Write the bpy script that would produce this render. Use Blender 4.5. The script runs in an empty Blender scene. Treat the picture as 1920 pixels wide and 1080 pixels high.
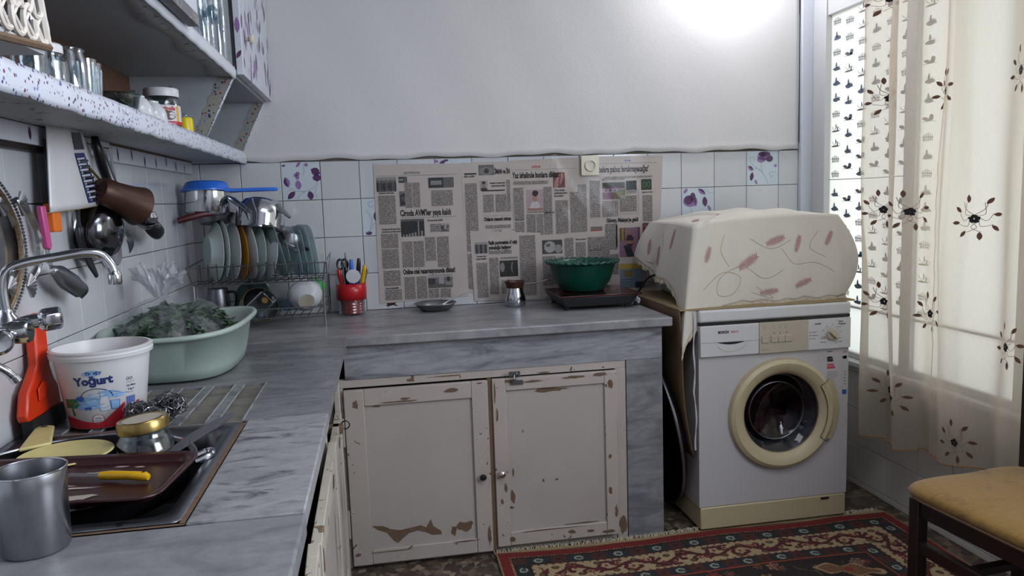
import bpy, bmesh, math, random
import numpy as np
from mathutils import Vector, Matrix
from mathutils.bvhtree import BVHTree
random.seed(7)
S = bpy.context.scene
C = S.collection
PI = math.pi

# ------------------------------------------------------------------ camera, world, lights, exposure
CAM = Matrix(((0.98424189, 0.05337111, -0.16858062), (-0.17354221, 0.10863678, -0.9788162),
              (-0.03392645, 0.99264776, 0.11618701)))
cd = bpy.data.cameras.new('camera'); cam = bpy.data.objects.new('camera', cd); C.objects.link(cam)
cam.matrix_world = Matrix.Translation((0.7445, -3.2129, 1.2741)) @ CAM.to_4x4()
cd.sensor_width = 36; cd.lens = 1412.13 / 1920 * 36; cd.clip_start = .02
S.camera = cam
w = bpy.data.worlds.new('world'); S.world = w; w.use_nodes = True
w.node_tree.nodes['Background'].inputs[0].default_value = (.80, .90, 1.0, 1)
w.node_tree.nodes['Background'].inputs[1].default_value = .9

def area(name, loc, rot, sx, sy, e, col):
    l = bpy.data.lights.new(name, 'AREA'); l.shape = 'RECTANGLE'; l.size = sx; l.size_y = sy; l.energy = e; l.color = col
    o = bpy.data.objects.new(name, l); o.location = loc; o.rotation_euler = rot; C.objects.link(o); return o
# overcast daylight outside the window in the right wall
area('daylight', (3.15, -1.15, 1.40), (0, PI / 2, 0), 1.9, 2.4, 17, (.86, .93, 1.0))
# added fill light under the ceiling, out of view
area('ceiling_fill', (1.35, -2.3, 2.57), (0, 0, 0), .9, .9, 13, (.97, .97, 1.0))
# added fill light, tinted like daylight, out of view by the right wall
area('near_fill', (2.66, -2.75, 1.85), (0, math.radians(97), math.radians(-4)), 1.2, 1.3, 58, (.83, .90, 1.0))
# bulb above the frame, close to the back wall
bl = bpy.data.lights.new('wall_bulb', 'POINT'); bl.energy = 10.5; bl.color = (.98, .98, 1.0); bl.shadow_soft_size = .06
bo = bpy.data.objects.new('wall_bulb', bl); bo.location = (2.28, -.23, 2.29); C.objects.link(bo)
S.view_settings.view_transform = 'Standard'; S.view_settings.look = 'None'
S.view_settings.gamma = 1; S.view_settings.use_curve_mapping = False
S.view_settings.exposure = 0.22
S.cycles.use_denoising = True
S.cycles.max_bounces = 10; S.cycles.diffuse_bounces = 4; S.cycles.glossy_bounces = 4
S.cycles.transmission_bounces = 6; S.cycles.transparent_max_bounces = 24
S.cycles.caustics_reflective = False; S.cycles.caustics_refractive = False
S.cycles.sample_clamp_indirect = 4

# ------------------------------------------------------------------ materials
def lin(c):
    if isinstance(c, str):
        c = [int(c[i:i + 2], 16) / 255 for i in (0, 2, 4)]
    return tuple(x / 12.92 if x <= .04045 else ((x + .055) / 1.055) ** 2.4 for x in c[:3]) + (1.0,)

class NT:
    def __init__(s, name):
        s.m = bpy.data.materials.new(name); s.m.use_nodes = True
        s.t = s.m.node_tree; s.n = s.t.nodes
        s.b = s.n['Principled BSDF']; s.out = s.n['Material Output']
    def add(s, typ, **k):
        n = s.n.new(typ)
        for a, b in k.items():
            if a in n.inputs.keys(): s.put(n.inputs[a], b)
            else: setattr(n, a, b)
        return n
    def put(s, i, v):
        if hasattr(v, 'is_output') or hasattr(v, 'links'): s.t.links.new(v, i)
        else: i.default_value = v
    def link(s, a, b): s.t.links.new(a, b)
    def coord(s, scale=(1, 1, 1), loc=(0, 0, 0), rot=(0, 0, 0), kind='Object'):
        c = s.n.new('ShaderNodeTexCoord'); m = s.n.new('ShaderNodeMapping')
        if kind == 'World':
            g = s.n.new('ShaderNodeNewGeometry'); s.link(g.outputs['Position'], m.inputs[0])
        else: s.link(c.outputs[kind], m.inputs[0])
        m.inputs['Scale'].default_value = scale; m.inputs['Location'].default_value = loc; m.inputs['Rotation'].default_value = rot
        return m.outputs[0]
    def noise(s, vec, scale, detail=4, rough=.55, dist=0):
        n = s.n.new('ShaderNodeTexNoise'); s.link(vec, n.inputs['Vector'])
        n.inputs['Scale'].default_value = scale; n.inputs['Detail'].default_value = detail
        n.inputs['Roughness'].default_value = rough; n.inputs['Distortion'].default_value = dist
        return n.outputs['Fac']
    def ramp(s, fac, stops, interp='LINEAR'):
        r = s.n.new('ShaderNodeValToRGB'); s.link(fac, r.inputs[0]); e = r.color_ramp; e.interpolation = interp
        while len(e.elements) < len(stops): e.elements.new(.5)
        for el, (p, c) in zip(e.elements, stops): el.position = p; el.color = lin(c) if not isinstance(c, float) else (c, c, c, 1)
        return r.outputs[0]
    def mix(s, fac, a, b, mode='MIX'):
        n = s.n.new('ShaderNodeMix'); n.data_type = 'RGBA'; n.blend_type = mode
        s.put(n.inputs[0], fac); s.put(n.inputs[6], a if not isinstance(a, str) else lin(a)); s.put(n.inputs[7], b if not isinstance(b, str) else lin(b))
        return n.outputs[2]
    def math(s, op, a, b=0.0, c=None):
        n = s.n.new('ShaderNodeMath'); n.operation = op; s.put(n.inputs[0], a); s.put(n.inputs[1], b)
        if c is not None: s.put(n.inputs[2], c)
        return n.outputs[0]
    def bump(s, h, strength=.2, dist=.002):
        n = s.n.new('ShaderNodeBump'); n.inputs['Strength'].default_value = strength; n.inputs['Distance'].default_value = dist
        s.link(h, n.inputs['Height']); s.link(n.outputs[0], s.b.inputs['Normal']); return n
    def set(s, **k):
        for a, v in k.items(): s.put(s.b.inputs[a.replace('_', ' ')], v)
        return s

def mat(name, col, rough=.5, metal=0.0, var=.08, scale=30, bump=0.0, coat=0.0, sheen=0.0, kind='Object'):
    t = NT(name); v = t.coord(kind=kind); n = t.noise(v, scale)
    c = lin(col); d = tuple(x * (1 - var * 2) for x in c[:3]) + (1,); e = tuple(min(1, x * (1 + var)) for x in c[:3]) + (1,)
    t.set(Base_Color=t.mix(n, d, e), Roughness=rough, Metallic=metal)
    if coat: t.b.inputs['Coat Weight'].default_value = coat
    if bump: t.bump(n, bump)
    return t.m

def thin_glass(name, tint, edge=.55, base=.04, rough=.03):
    t = NT(name); n = t.n; n.remove(t.b)
    tr = n.new('ShaderNodeBsdfTransparent'); tr.inputs[0].default_value = tint + (1,)
    gl = n.new('ShaderNodeBsdfGlossy'); gl.inputs['Roughness'].default_value = rough; gl.inputs[0].default_value = (.95, .97, 1, 1)
    lw = n.new('ShaderNodeLayerWeight'); lw.inputs[0].default_value = .35
    v = t.coord(); ns = t.noise(v, 35, 2); b = n.new('ShaderNodeBump'); b.inputs['Strength'].default_value = .25; b.inputs['Distance'].default_value = .002
    t.link(ns, b.inputs['Height']); t.link(b.outputs[0], gl.inputs['Normal']); t.link(b.outputs[0], lw.inputs['Normal'])
    f = t.math('MULTIPLY_ADD', lw.outputs['Facing'], edge, base)
    mx = n.new('ShaderNodeMixShader'); t.link(f, mx.inputs[0]); t.link(tr.outputs[0], mx.inputs[1]); t.link(gl.outputs[0], mx.inputs[2])
    t.link(mx.outputs[0], t.out.inputs[0]); return t.m

def marble(name, a, b, c, sc=(1, 1, 1), rot=(0, 0, 0), rough=.32, stain=0.0):
    t = NT(name); v = t.coord(scale=sc, rot=rot)
    n1 = t.noise(v, 3.0, 8, .62, 1.2); n2 = t.noise(v, 9, 6, .6, .6); n3 = t.noise(t.coord(), 140, 3)
    col = t.ramp(n1, [(.30, c), (.45, a), (.58, b), (.74, a)])
    col = t.mix(t.ramp(n2, [(.45, 0.0), (.75, .55)]), col, c)
    col = t.mix(t.ramp(n3, [(.55, 0.0), (.8, .25)]), col, '55565c')
    if stain:
        s = t.noise(t.coord(scale=(12, 26, 20)), 1.0, 5, .6, .5)
        col = t.mix(t.math('MULTIPLY', t.ramp(s, [(.54, 0.0), (.68, 1.0)]), stain), col, '404247')
    t.set(Base_Color=col, Roughness=t.math('MULTIPLY_ADD', n2, .25, rough - .1)); t.bump(n3, .08, .001); return t.m

def old_paint(name, base, chip='6a5540', amount=.62, sc=26, dirt='8f8880', grow=None):
    t = NT(name); v = t.coord(kind='World')
    n1 = t.noise(v, sc, 6, .65, .8); n2 = t.noise(v, 3.5, 4); n3 = t.noise(v, 180, 3)
    m = t.ramp(n1, [(amount, 0.0), (amount + .015, 1.0)])
    col = t.mix(t.ramp(n2, [(.35, 0.0), (.8, .45)]), base, dirt)
    edge = t.ramp(n1, [(amount - .03, 0.0), (amount, .5), (amount + .012, 0.0)])
    col = t.mix(edge, col, 'cfcac2'); col = t.mix(m, col, chip)
    t.set(Base_Color=col, Roughness=.5); t.bump(t.math('SUBTRACT', n3, t.math('MULTIPLY', m, 2.5)), .25, .001); return t.m

M = {}
def plaster():
    t = NT('plaster'); v = t.coord(kind='World'); n1 = t.noise(v, 1.6, 5); n2 = t.noise(v, 9, 8, .65); n3 = t.noise(v, 120, 3)
    col = t.mix(n1, 'c2c1c2', 'cccbcd'); col = t.mix(t.ramp(n2, [(.6, 0.0), (.8, .3)]), col, 'c3bfbc')
    t.set(Base_Color=col, Roughness=.6); t.bump(t.math('MULTIPLY_ADD', n2, 3.0, n3), .13, .004); return t.m
M['plaster'] = plaster()
def tile_m(name, a, b, rough=.14):
    t = NT(name); oi = t.n.new('ShaderNodeObjectInfo'); v = t.coord(kind='World'); n = t.noise(v, 5, 3); n2 = t.noise(v, 30, 4)
    col = t.mix(oi.outputs['Random'], a, b); col = t.mix(t.ramp(n2, [(.62, 0.0), (.8, .22)]), col, 'a8a190')
    t.set(Base_Color=col, Roughness=rough); t.b.inputs['Specular IOR Level'].default_value = .5; t.bump(n, .06, .006); return t.m
M['tile'] = tile_m('glazed_white', 'b9bcc1', 'c4c6ca')
M['tile2'] = tile_m('glazed_grey', 'b8b6b2', 'c0beba', .22)
M['tile_flower'] = tile_m('glazed_pale_blue', 'b8c4cf', 'bfcad3')
M['grout'] = mat('grout', '6a6459', .9, var=.2)
M['purple'] = mat('print_purple', '4f2a5c', .3); M['lilac'] = mat('print_lilac', '8b6ca0', .3); M['stemgrey'] = mat('print_stem', '8796a0', .3)
M['marble_top'] = marble('marble_worktop', '7f7f83', '929295', '5a5b60', (1.2, 4, 1), rough=.3)
M['marble_stain'] = marble('marble_stained', '88898d', '949598', '74757a', (2.2, 5, 1), stain=.85, rough=.36)
M['marble_left'] = marble('marble_left', '6d6e72', '7c7d81', '525458', (1.6, 5, 1), rough=.28)
M['marble_front'] = marble('marble_front', '77787d', '85868a', '606167', (2.0, 4, 1), rough=.34)
M['marble_groove'] = marble('marble_groove', '6a665f', '7a766e', '57544f', (2, 5, 1), rough=.4)
M['marble_apron'] = marble('marble_apron', '84868c', '97989d', '4e5057', (1.0, 1, 5.5), (0, .22, 0), .35)
M['marble_leg'] = marble('marble_leg', '727479', '84868a', '5b5d63', (1.5, 1, 5), (0, .05, 0), .4)
M['paint'] = old_paint('cracked_white_paint', 'aaa29c', '5c4a3a', .635, 24)
M['paint_panel'] = old_paint('aged_panel_paint', 'a69f9b', '6a5544', .80, 14)
M['paint_dark'] = old_paint('chipped_grey_edge', '5c5f6a', '7a5a44', .60, 26)
M['paint_side'] = old_paint('flaking_side_paint', 'b3ada4', '6f5c48', .60, 20)
M['barewood'] = mat('bare_wood', '6a5442', .8, var=.25, scale=60)
M['darkgap'] = mat('dark_interior', '1a1512', .95)
M['floor'] = None
def floor_m():
    t = NT('worn_terrazzo'); v = t.coord(kind='World'); vo = t.n.new('ShaderNodeTexVoronoi'); vo.inputs['Scale'].default_value = 45; t.link(v, vo.inputs['Vector'])
    sep = t.n.new('ShaderNodeSeparateColor'); t.link(vo.outputs['Color'], sep.inputs[0])
    col = t.ramp(sep.outputs[0], [(0, '2e2722'), (.4, '453b34'), (.8, '6a5e52'), (.95, '8a7d6c')]); n = t.noise(v, 8, 5)
    col = t.mix(t.ramp(n, [(.35, 0.0), (.7, .7)]), col, '463c34'); t.set(Base_Color=col, Roughness=.55); return t.m
M['floor'] = floor_m()
M['brown_panel'] = mat('brown_hardboard', '6a4a38', .7, var=.25, scale=25)
M['cab_in'] = mat('cabinet_inside', '9aa0a6', .6, var=.06)
M['cab_white'] = mat('cabinet_white_paper', 'cfd2dc', .35, var=.04)
def speckle(name, base, rough=.3, sc=75):
    t = NT(name); v = t.coord(kind='World'); vo = t.n.new('ShaderNodeTexVoronoi'); vo.inputs['Scale'].default_value = sc; t.link(v, vo.inputs['Vector'])
    sep = t.n.new('ShaderNodeSeparateColor'); t.link(vo.outputs['Color'], sep.inputs[0])
    dot = t.ramp(vo.outputs['Distance'], [(.34, 1.0), (.42, 0.0)]); sel = t.ramp(sep.outputs[0], [(.30, 0.0), (.35, 1.0)])
    dcol = t.ramp(sep.outputs[1], [(0, '2c2e5c'), (.35, '6d7fb0'), (.6, '7a3350'), (.85, '8f93a0'), (.95, '3f4a35')], 'CONSTANT')
    n = t.noise(v, 14, 5, .7); col = t.mix(t.math('MULTIPLY', dot, sel), base, dcol)
    col = t.mix(t.ramp(n, [(.62, 0.0), (.78, .5)]), col, '8e8a80'); t.set(Base_Color=col, Roughness=rough); return t.m
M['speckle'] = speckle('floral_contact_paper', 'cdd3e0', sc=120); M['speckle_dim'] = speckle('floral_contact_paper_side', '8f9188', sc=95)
M['flaky'] = old_paint('flaking_shelf_underside', 'a9b0b4', '5d564e', .60, 30)
M['chrome'] = mat('chrome', 'c9ccd2', .12, 1.0, .03); M['steel'] = mat('brushed_steel', 'a9abb0', .28, 1.0, .1, 60)
M['steel_dk'] = mat('dull_steel', '83858b', .35, 1.0, .15, 50); M['wire'] = mat('wire_metal', '8b8d92', .3, 1.0, .1)
M['wire_dk'] = mat('dark_wire', '3f4044', .45, .8, .1)
M['black'] = mat('black_plastic', '17171b', .35); M['blackm'] = mat('black_metal', '1c1c20', .3, .6); M['rubber'] = mat('black_rubber', '101012', .7)
M['white_pl'] = mat('white_plastic', 'd0d0d2', .3, var=.02); M['offwhite'] = mat('off_white_plastic', 'b8bcc4', .35, var=.03)
M['cream_pl'] = mat('cream_plastic', 'b3a788', .4, var=.04); M['cream_pan'] = mat('cream_panel', 'aaa292', .4, var=.02)
M['enamel'] = mat('white_enamel', 'b3b1b3', .28, var=.02, scale=4); M['enamel_l'] = mat('white_washer_lid', 'bfc0c2', .25, var=.02, scale=4)
M['red'] = mat('red_plastic', 'b31620', .3); M['red_dk'] = mat('dark_red', '45161c', .4); M['blue'] = mat('blue_plastic', '2f6fd8', .3, var=.05)
M['green'] = mat('green_plastic', '1f9a35', .35); M['teal'] = mat('teal_plastic', '074236', .3, var=.06); M['yellow'] = mat('yellow_plastic', 'd0a010', .35)
M['yel2'] = mat('bright_yellow_plastic', 'd9c310', .35); M['orange'] = mat('orange_plastic', 'cf3612', .35); M['orange2'] = mat('orange_bristle', 'e0701c', .6)
M['pink'] = mat('pink_plastic', 'c0528c', .35); M['lilac_pl'] = mat('lilac_sponge', 'b79fe0', .6, bump=.3)
M['basin'] = mat('sage_plastic', '9cada6', .38, var=.03); M['maroon'] = mat('maroon_tray', '33181c', .28, var=.15, scale=12)
M['batter'] = mat('dried_batter', 'a69c94', .5, var=.2); M['gold'] = mat('gold_lid', '9a8450', .3, .9, .1); M['ivory'] = mat('ivory_plastic', 'c9bd82', .4)
M['copper'] = mat('brown_copper', '4a2f25', .45, .4, .25, 18); M['ceramic'] = mat('white_porcelain', 'c3c7cc', .12, var=.02)
M['plate_g'] = mat('pale_green_porcelain', 'b1c0bd', .15, var=.04); M['mustard'] = mat('mustard_plate', 'a8741c', .3, var=.1)
M['glass'] = thin_glass('clear_glass', (.86, .90, .92), .60, .05); M['glass_b'] = thin_glass('bluish_glass', (.50, .62, .68), .35, .08, .12)
M['glass_g'] = thin_glass('greenish_glass', (.42, .52, .52), .4, .08, .1)
def frosted(name, col, fac):
    t = NT(name); tr = t.n.new('ShaderNodeBsdfTransparent'); tr.inputs[0].default_value = (.9, .95, .96, 1); mx = t.n.new('ShaderNodeMixShader'); mx.inputs[0].default_value = fac
    ns = t.noise(t.coord(), 60, 3); t.set(Base_Color=lin(col), Roughness=.12); t.bump(ns, .4, .002); t.link(tr.outputs[0], mx.inputs[1]); t.link(t.b.outputs[0], mx.inputs[2]); t.link(mx.outputs[0], t.out.inputs[0]); return t.m
M['plate_gb'] = frosted('frosted_blue_glass', 'a9c0c8', .42); M['plate_gg'] = frosted('frosted_green_glass', '8fa5a3', .5)
M["film"] = thin_glass('clear_plastic_film', (.98, .98, .98), .06, .006, .10)
M['lid_white'] = mat('white_cap', 'd3d5da', .35); M['jarlabel'] = mat('label_white', 'c8c9ce', .5); M['choc'] = mat('label_brown', '4a2418', .5)
M['paper'] = mat('newsprint', 'b5aca7', .85, var=.08, scale=9); M['ink'] = mat('newsprint_ink', '141317', .8)
M['cloth_chair'] = None; M['wood_dk'] = mat('dark_stained_wood', '1d1310', .45, var=.2, scale=20)
M['board'] = mat('tan_cardboard', '94815f', .8, var=.1); M['board_dk'] = mat('brown_cardboard', '5e4c38', .85, var=.2, scale=10)
M['black_glass'] = mat('black_glass', '0c0a0c', .06, 0, .02, coat=.5); M['hobred'] = mat('dark_red_glass', '3f1614', .12)
M['lid_rose'] = mat('faded_rose', '8f6a68', .5)
M['dark_chrome'] = mat('dark_chrome', '6d6f75', .14, 1.0, .2, 12)
M['wool'] = mat('steel_wool_wire', '77787e', .25, .9)
M['outlet'] = mat('outlet_cream', 'cfcbb8', .4)
def thread(name, col, k):
    t = NT(name); tl = t.n.new('ShaderNodeBsdfTranslucent'); tl.inputs[0].default_value = lin(col); mx = t.n.new('ShaderNodeMixShader'); mx.inputs[0].default_value = k
    t.set(Base_Color=lin(col), Roughness=.8); t.link(t.b.outputs[0], mx.inputs[1]); t.link(tl.outputs[0], mx.inputs[2]); t.link(mx.outputs[0], t.out.inputs[0]); return t.m
M['brown_leaf'] = thread('embroidery_brown', '6f5043', .4); M['blackthread'] = mat('embroidery_black', '15161a', .8)
M['stemthread'] = thread('embroidery_stem', '9a8676', .6); M['hem'] = mat('amber_hem_thread', '97672c', .7); M['lace'] = mat('lace_trim', 'b5aa98', .85, bump=.5, scale=90)
M['feather'] = mat('print_dusty_pink', 'a98884', .8, var=.2, scale=80); M['swirl'] = mat('print_tan_line', 'a89a82', .8)
M['sketch'] = mat('print_slate', '5d6a7c', .6, var=.25, scale=70); M['sketch_l'] = mat('print_grey', '6e6e70', .6)
M['navy'] = mat('print_navy', '1d2f6b', .5); M['skyb'] = mat('print_sky', '7fa6cf', .5); M['redp'] = mat('print_red', 'ad1f2c', .5); M['greenp'] = mat('print_green', '1f7a4c', .5)
M['whitep'] = mat('print_white', 'c9c9cc', .5); M['tealp'] = mat('print_teal', '2a7f92', .5); M['pinkp'] = mat('print_pink', 'ba4a5c', .5); M['bluep'] = mat('print_blue', '2455a8', .5)
M['greyp'] = mat('print_mid_grey', '77777c', .6); M['orangep'] = mat('print_orange', 'd0601c', .5)
M['wall_metal_gold'] = mat('tarnished_gold', '94826a', .35, .9, .45, 160)
M['drum'] = mat('drum_dark', '15151b', .4, .3); M['laundry'] = mat('laundry_maroon', '4c1a28', .9, var=.3, scale=20); M['doorglass'] = thin_glass('washer_door_glass', (.42, .42, .46), .16, .02)

def sheer():
    t = NT('sheer_curtain'); n = t.n; n.remove(t.b)
    v = t.coord(scale=(1, 1, 1)); wv = t.noise(t.coord(scale=(300, 300, 40)), 1.0, 2)
    tr = n.new('ShaderNodeBsdfTransparent'); df = n.new('ShaderNodeBsdfDiffuse'); tl = n.new('ShaderNodeBsdfTranslucent')
    df.inputs[0].default_value = lin('bfb8ae'); tl.inputs[0].default_value = lin('dccfc0')
    m1 = n.new('ShaderNodeMixShader'); m1.inputs[0].default_value = .62; t.link(df.outputs[0], m1.inputs[1]); t.link(tl.outputs[0], m1.inputs[2])
    m2 = n.new('ShaderNodeMixShader'); lw = n.new('ShaderNodeLayerWeight'); lw.inputs[0].default_value = .5
    f = t.math('MULTIPLY_ADD', lw.outputs['Facing'], .45, .50); f = t.math('MULTIPLY_ADD', wv, .12, f)
    t.link(f, m2.inputs[0]); t.link(tr.outputs[0], m2.inputs[1]); t.link(m1.outputs[0], m2.inputs[2]); t.link(m2.outputs[0], t.out.inputs[0]); return t.m
M['sheer'] = sheer()
def filmglass(name, col, trans):
    t = NT(name); n = t.n; n.remove(t.b)
    tr = n.new('ShaderNodeBsdfTransparent'); tr.inputs[0].default_value = (.95, .97, 1, 1)
    df = n.new('ShaderNodeBsdfDiffuse'); tl = n.new('ShaderNodeBsdfTranslucent'); df.inputs[0].default_value = lin(col); tl.inputs[0].default_value = lin(col)
    ns = t.noise(t.coord(), 6, 3); 
    m1 = n.new('ShaderNodeMixShader'); m1.inputs[0].default_value = .75; t.link(df.outputs[0], m1.inputs[1]); t.link(tl.outputs[0], m1.inputs[2])
    m2 = n.new('ShaderNodeMixShader'); t.link(t.math('MULTIPLY_ADD', ns, .05, 1 - trans - .02), m2.inputs[0])
    t.link(tr.outputs[0], m2.inputs[1]); t.link(m1.outputs[0], m2.inputs[2]); t.link(m2.outputs[0], t.out.inputs[0]); return t.m
M['winfilm'] = filmglass('frosted_window_film', 'f2efe6', .16)
M['bag'] = None
def bag_m():
    t = NT('crinkled_clear_bag'); n = t.n; n.remove(t.b); v = t.coord(); ns = t.noise(v, 11, 4, .6, 1.2)
    tr = n.new('ShaderNodeBsdfTransparent'); df = n.new('ShaderNodeBsdfDiffuse'); df.inputs[0].default_value = lin('c9ccd4'); gl = n.new('ShaderNodeBsdfGlossy'); gl.inputs['Roughness'].default_value = .12
    b = n.new('ShaderNodeBump'); b.inputs['Strength'].default_value = .6; b.inputs['Distance'].default_value = .008; t.link(ns, b.inputs['Height']); t.link(b.outputs[0], gl.inputs['Normal'])
    m1 = n.new('ShaderNodeMixShader'); m1.inputs[0].default_value = .5; t.link(df.outputs[0], m1.inputs[1]); t.link(gl.outputs[0], m1.inputs[2])
    m2 = n.new('ShaderNodeMixShader'); t.link(t.ramp(ns, [(.42, .08), (.68, .30)]), m2.inputs[0]); t.link(tr.outputs[0], m2.inputs[1]); t.link(m1.outputs[0], m2.inputs[2])
    t.link(m2.outputs[0], t.out.inputs[0]); return t.m
M['bag'] = bag_m()
M['bagtop'] = thin_glass('bunched_film', (.86, .86, .88), .1, .05)
_t = M['bagtop'].node_tree; _d = _t.nodes.new('ShaderNodeBsdfDiffuse'); _d.inputs[0].default_value = lin('cfd1da'); _x = _t.nodes.new('ShaderNodeMixShader'); _x.inputs[0].default_value = .36; _o = _t.nodes['Material Output']; _p = _o.inputs[0].links[0].from_socket; _t.links.new(_p, _x.inputs[1]); _t.links.new(_d.outputs[0], _x.inputs[2]); _t.links.new(_x.outputs[0], _o.inputs[0])
def fabric(name, a, b, sc, bump=.5, dirt=None):
    t = NT(name); v = t.coord(kind='World'); n = t.noise(v, sc, 5, .7); n2 = t.noise(v, sc * .16, 4, .6, .5)
    col = t.mix(n, a, b)
    if dirt: col = t.mix(t.ramp(n2, [(.55, 0.0), (.72, .8)]), col, dirt)
    t.set(Base_Color=col, Roughness=.95); t.b.inputs['Sheen Weight'].default_value = .2; t.bump(n, bump, .004); return t.m
M['cloth_chair'] = fabric('mustard_plush', '6e5220', '8c6b2e', 60, .8, '463315')
M['tablecloth'] = fabric('cream_tablecloth', 'bfbab0', 'c8c3b8', 40, .2)
M['herb'] = mat('herb_leaf', '24402c', .5, var=.35, scale=25); M['herb_l'] = mat('herb_leaf_light', '4a6a48', .5, var=.3, scale=25)
M['lacewhite'] = mat('white_lace_plastic', 'cfc8c0', .45); M['candy'] = mat('flowered_paper', 'c6cad6', .35, var=.03)
def news_cols():
    t = NT('newspaper_columns'); v = t.coord(kind='World'); sep = t.n.new('ShaderNodeSeparateXYZ'); t.link(v, sep.inputs[0])
    z = sep.outputs[2]; row = t.math('DIVIDE', z, .0031); fr = t.math('FRACT', row); fl = t.math('FLOOR', row)
    cm = t.n.new('ShaderNodeCombineXYZ'); t.link(t.math('MULTIPLY', sep.outputs[0], 520), cm.inputs[0]); t.link(t.math('MULTIPLY', fl, 7.31), cm.inputs[1])
    nz = t.n.new('ShaderNodeTexNoise'); t.link(cm.outputs[0], nz.inputs['Vector']); nz.inputs['Scale'].default_value = 1.0; nz.inputs['Detail'].default_value = 1
    ink = t.math('MULTIPLY', t.math('GREATER_THAN', fr, .33), t.math('GREATER_THAN', nz.outputs['Fac'], .42))
    t.set(Base_Color=t.mix(ink, 'aea59f', '2b2a30'), Roughness=.85); return t.m
M['cols'] = news_cols()
def vcol(name, rough=.85, bumps=0):
    t = NT(name); a = t.n.new('ShaderNodeVertexColor'); a.layer_name = 'Col'; n = t.noise(t.coord(), 200, 2)
    t.set(Base_Color=t.mix(t.math('MULTIPLY', n, .25), a.outputs[0], (0.02, 0.02, 0.02, 1)), Roughness=rough)
    if bumps: t.bump(n, bumps, .003)
    return t.m
M['photo'] = vcol('printed_photo', .7); M['rug'] = vcol('woven_rug', .95, .6)

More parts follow.
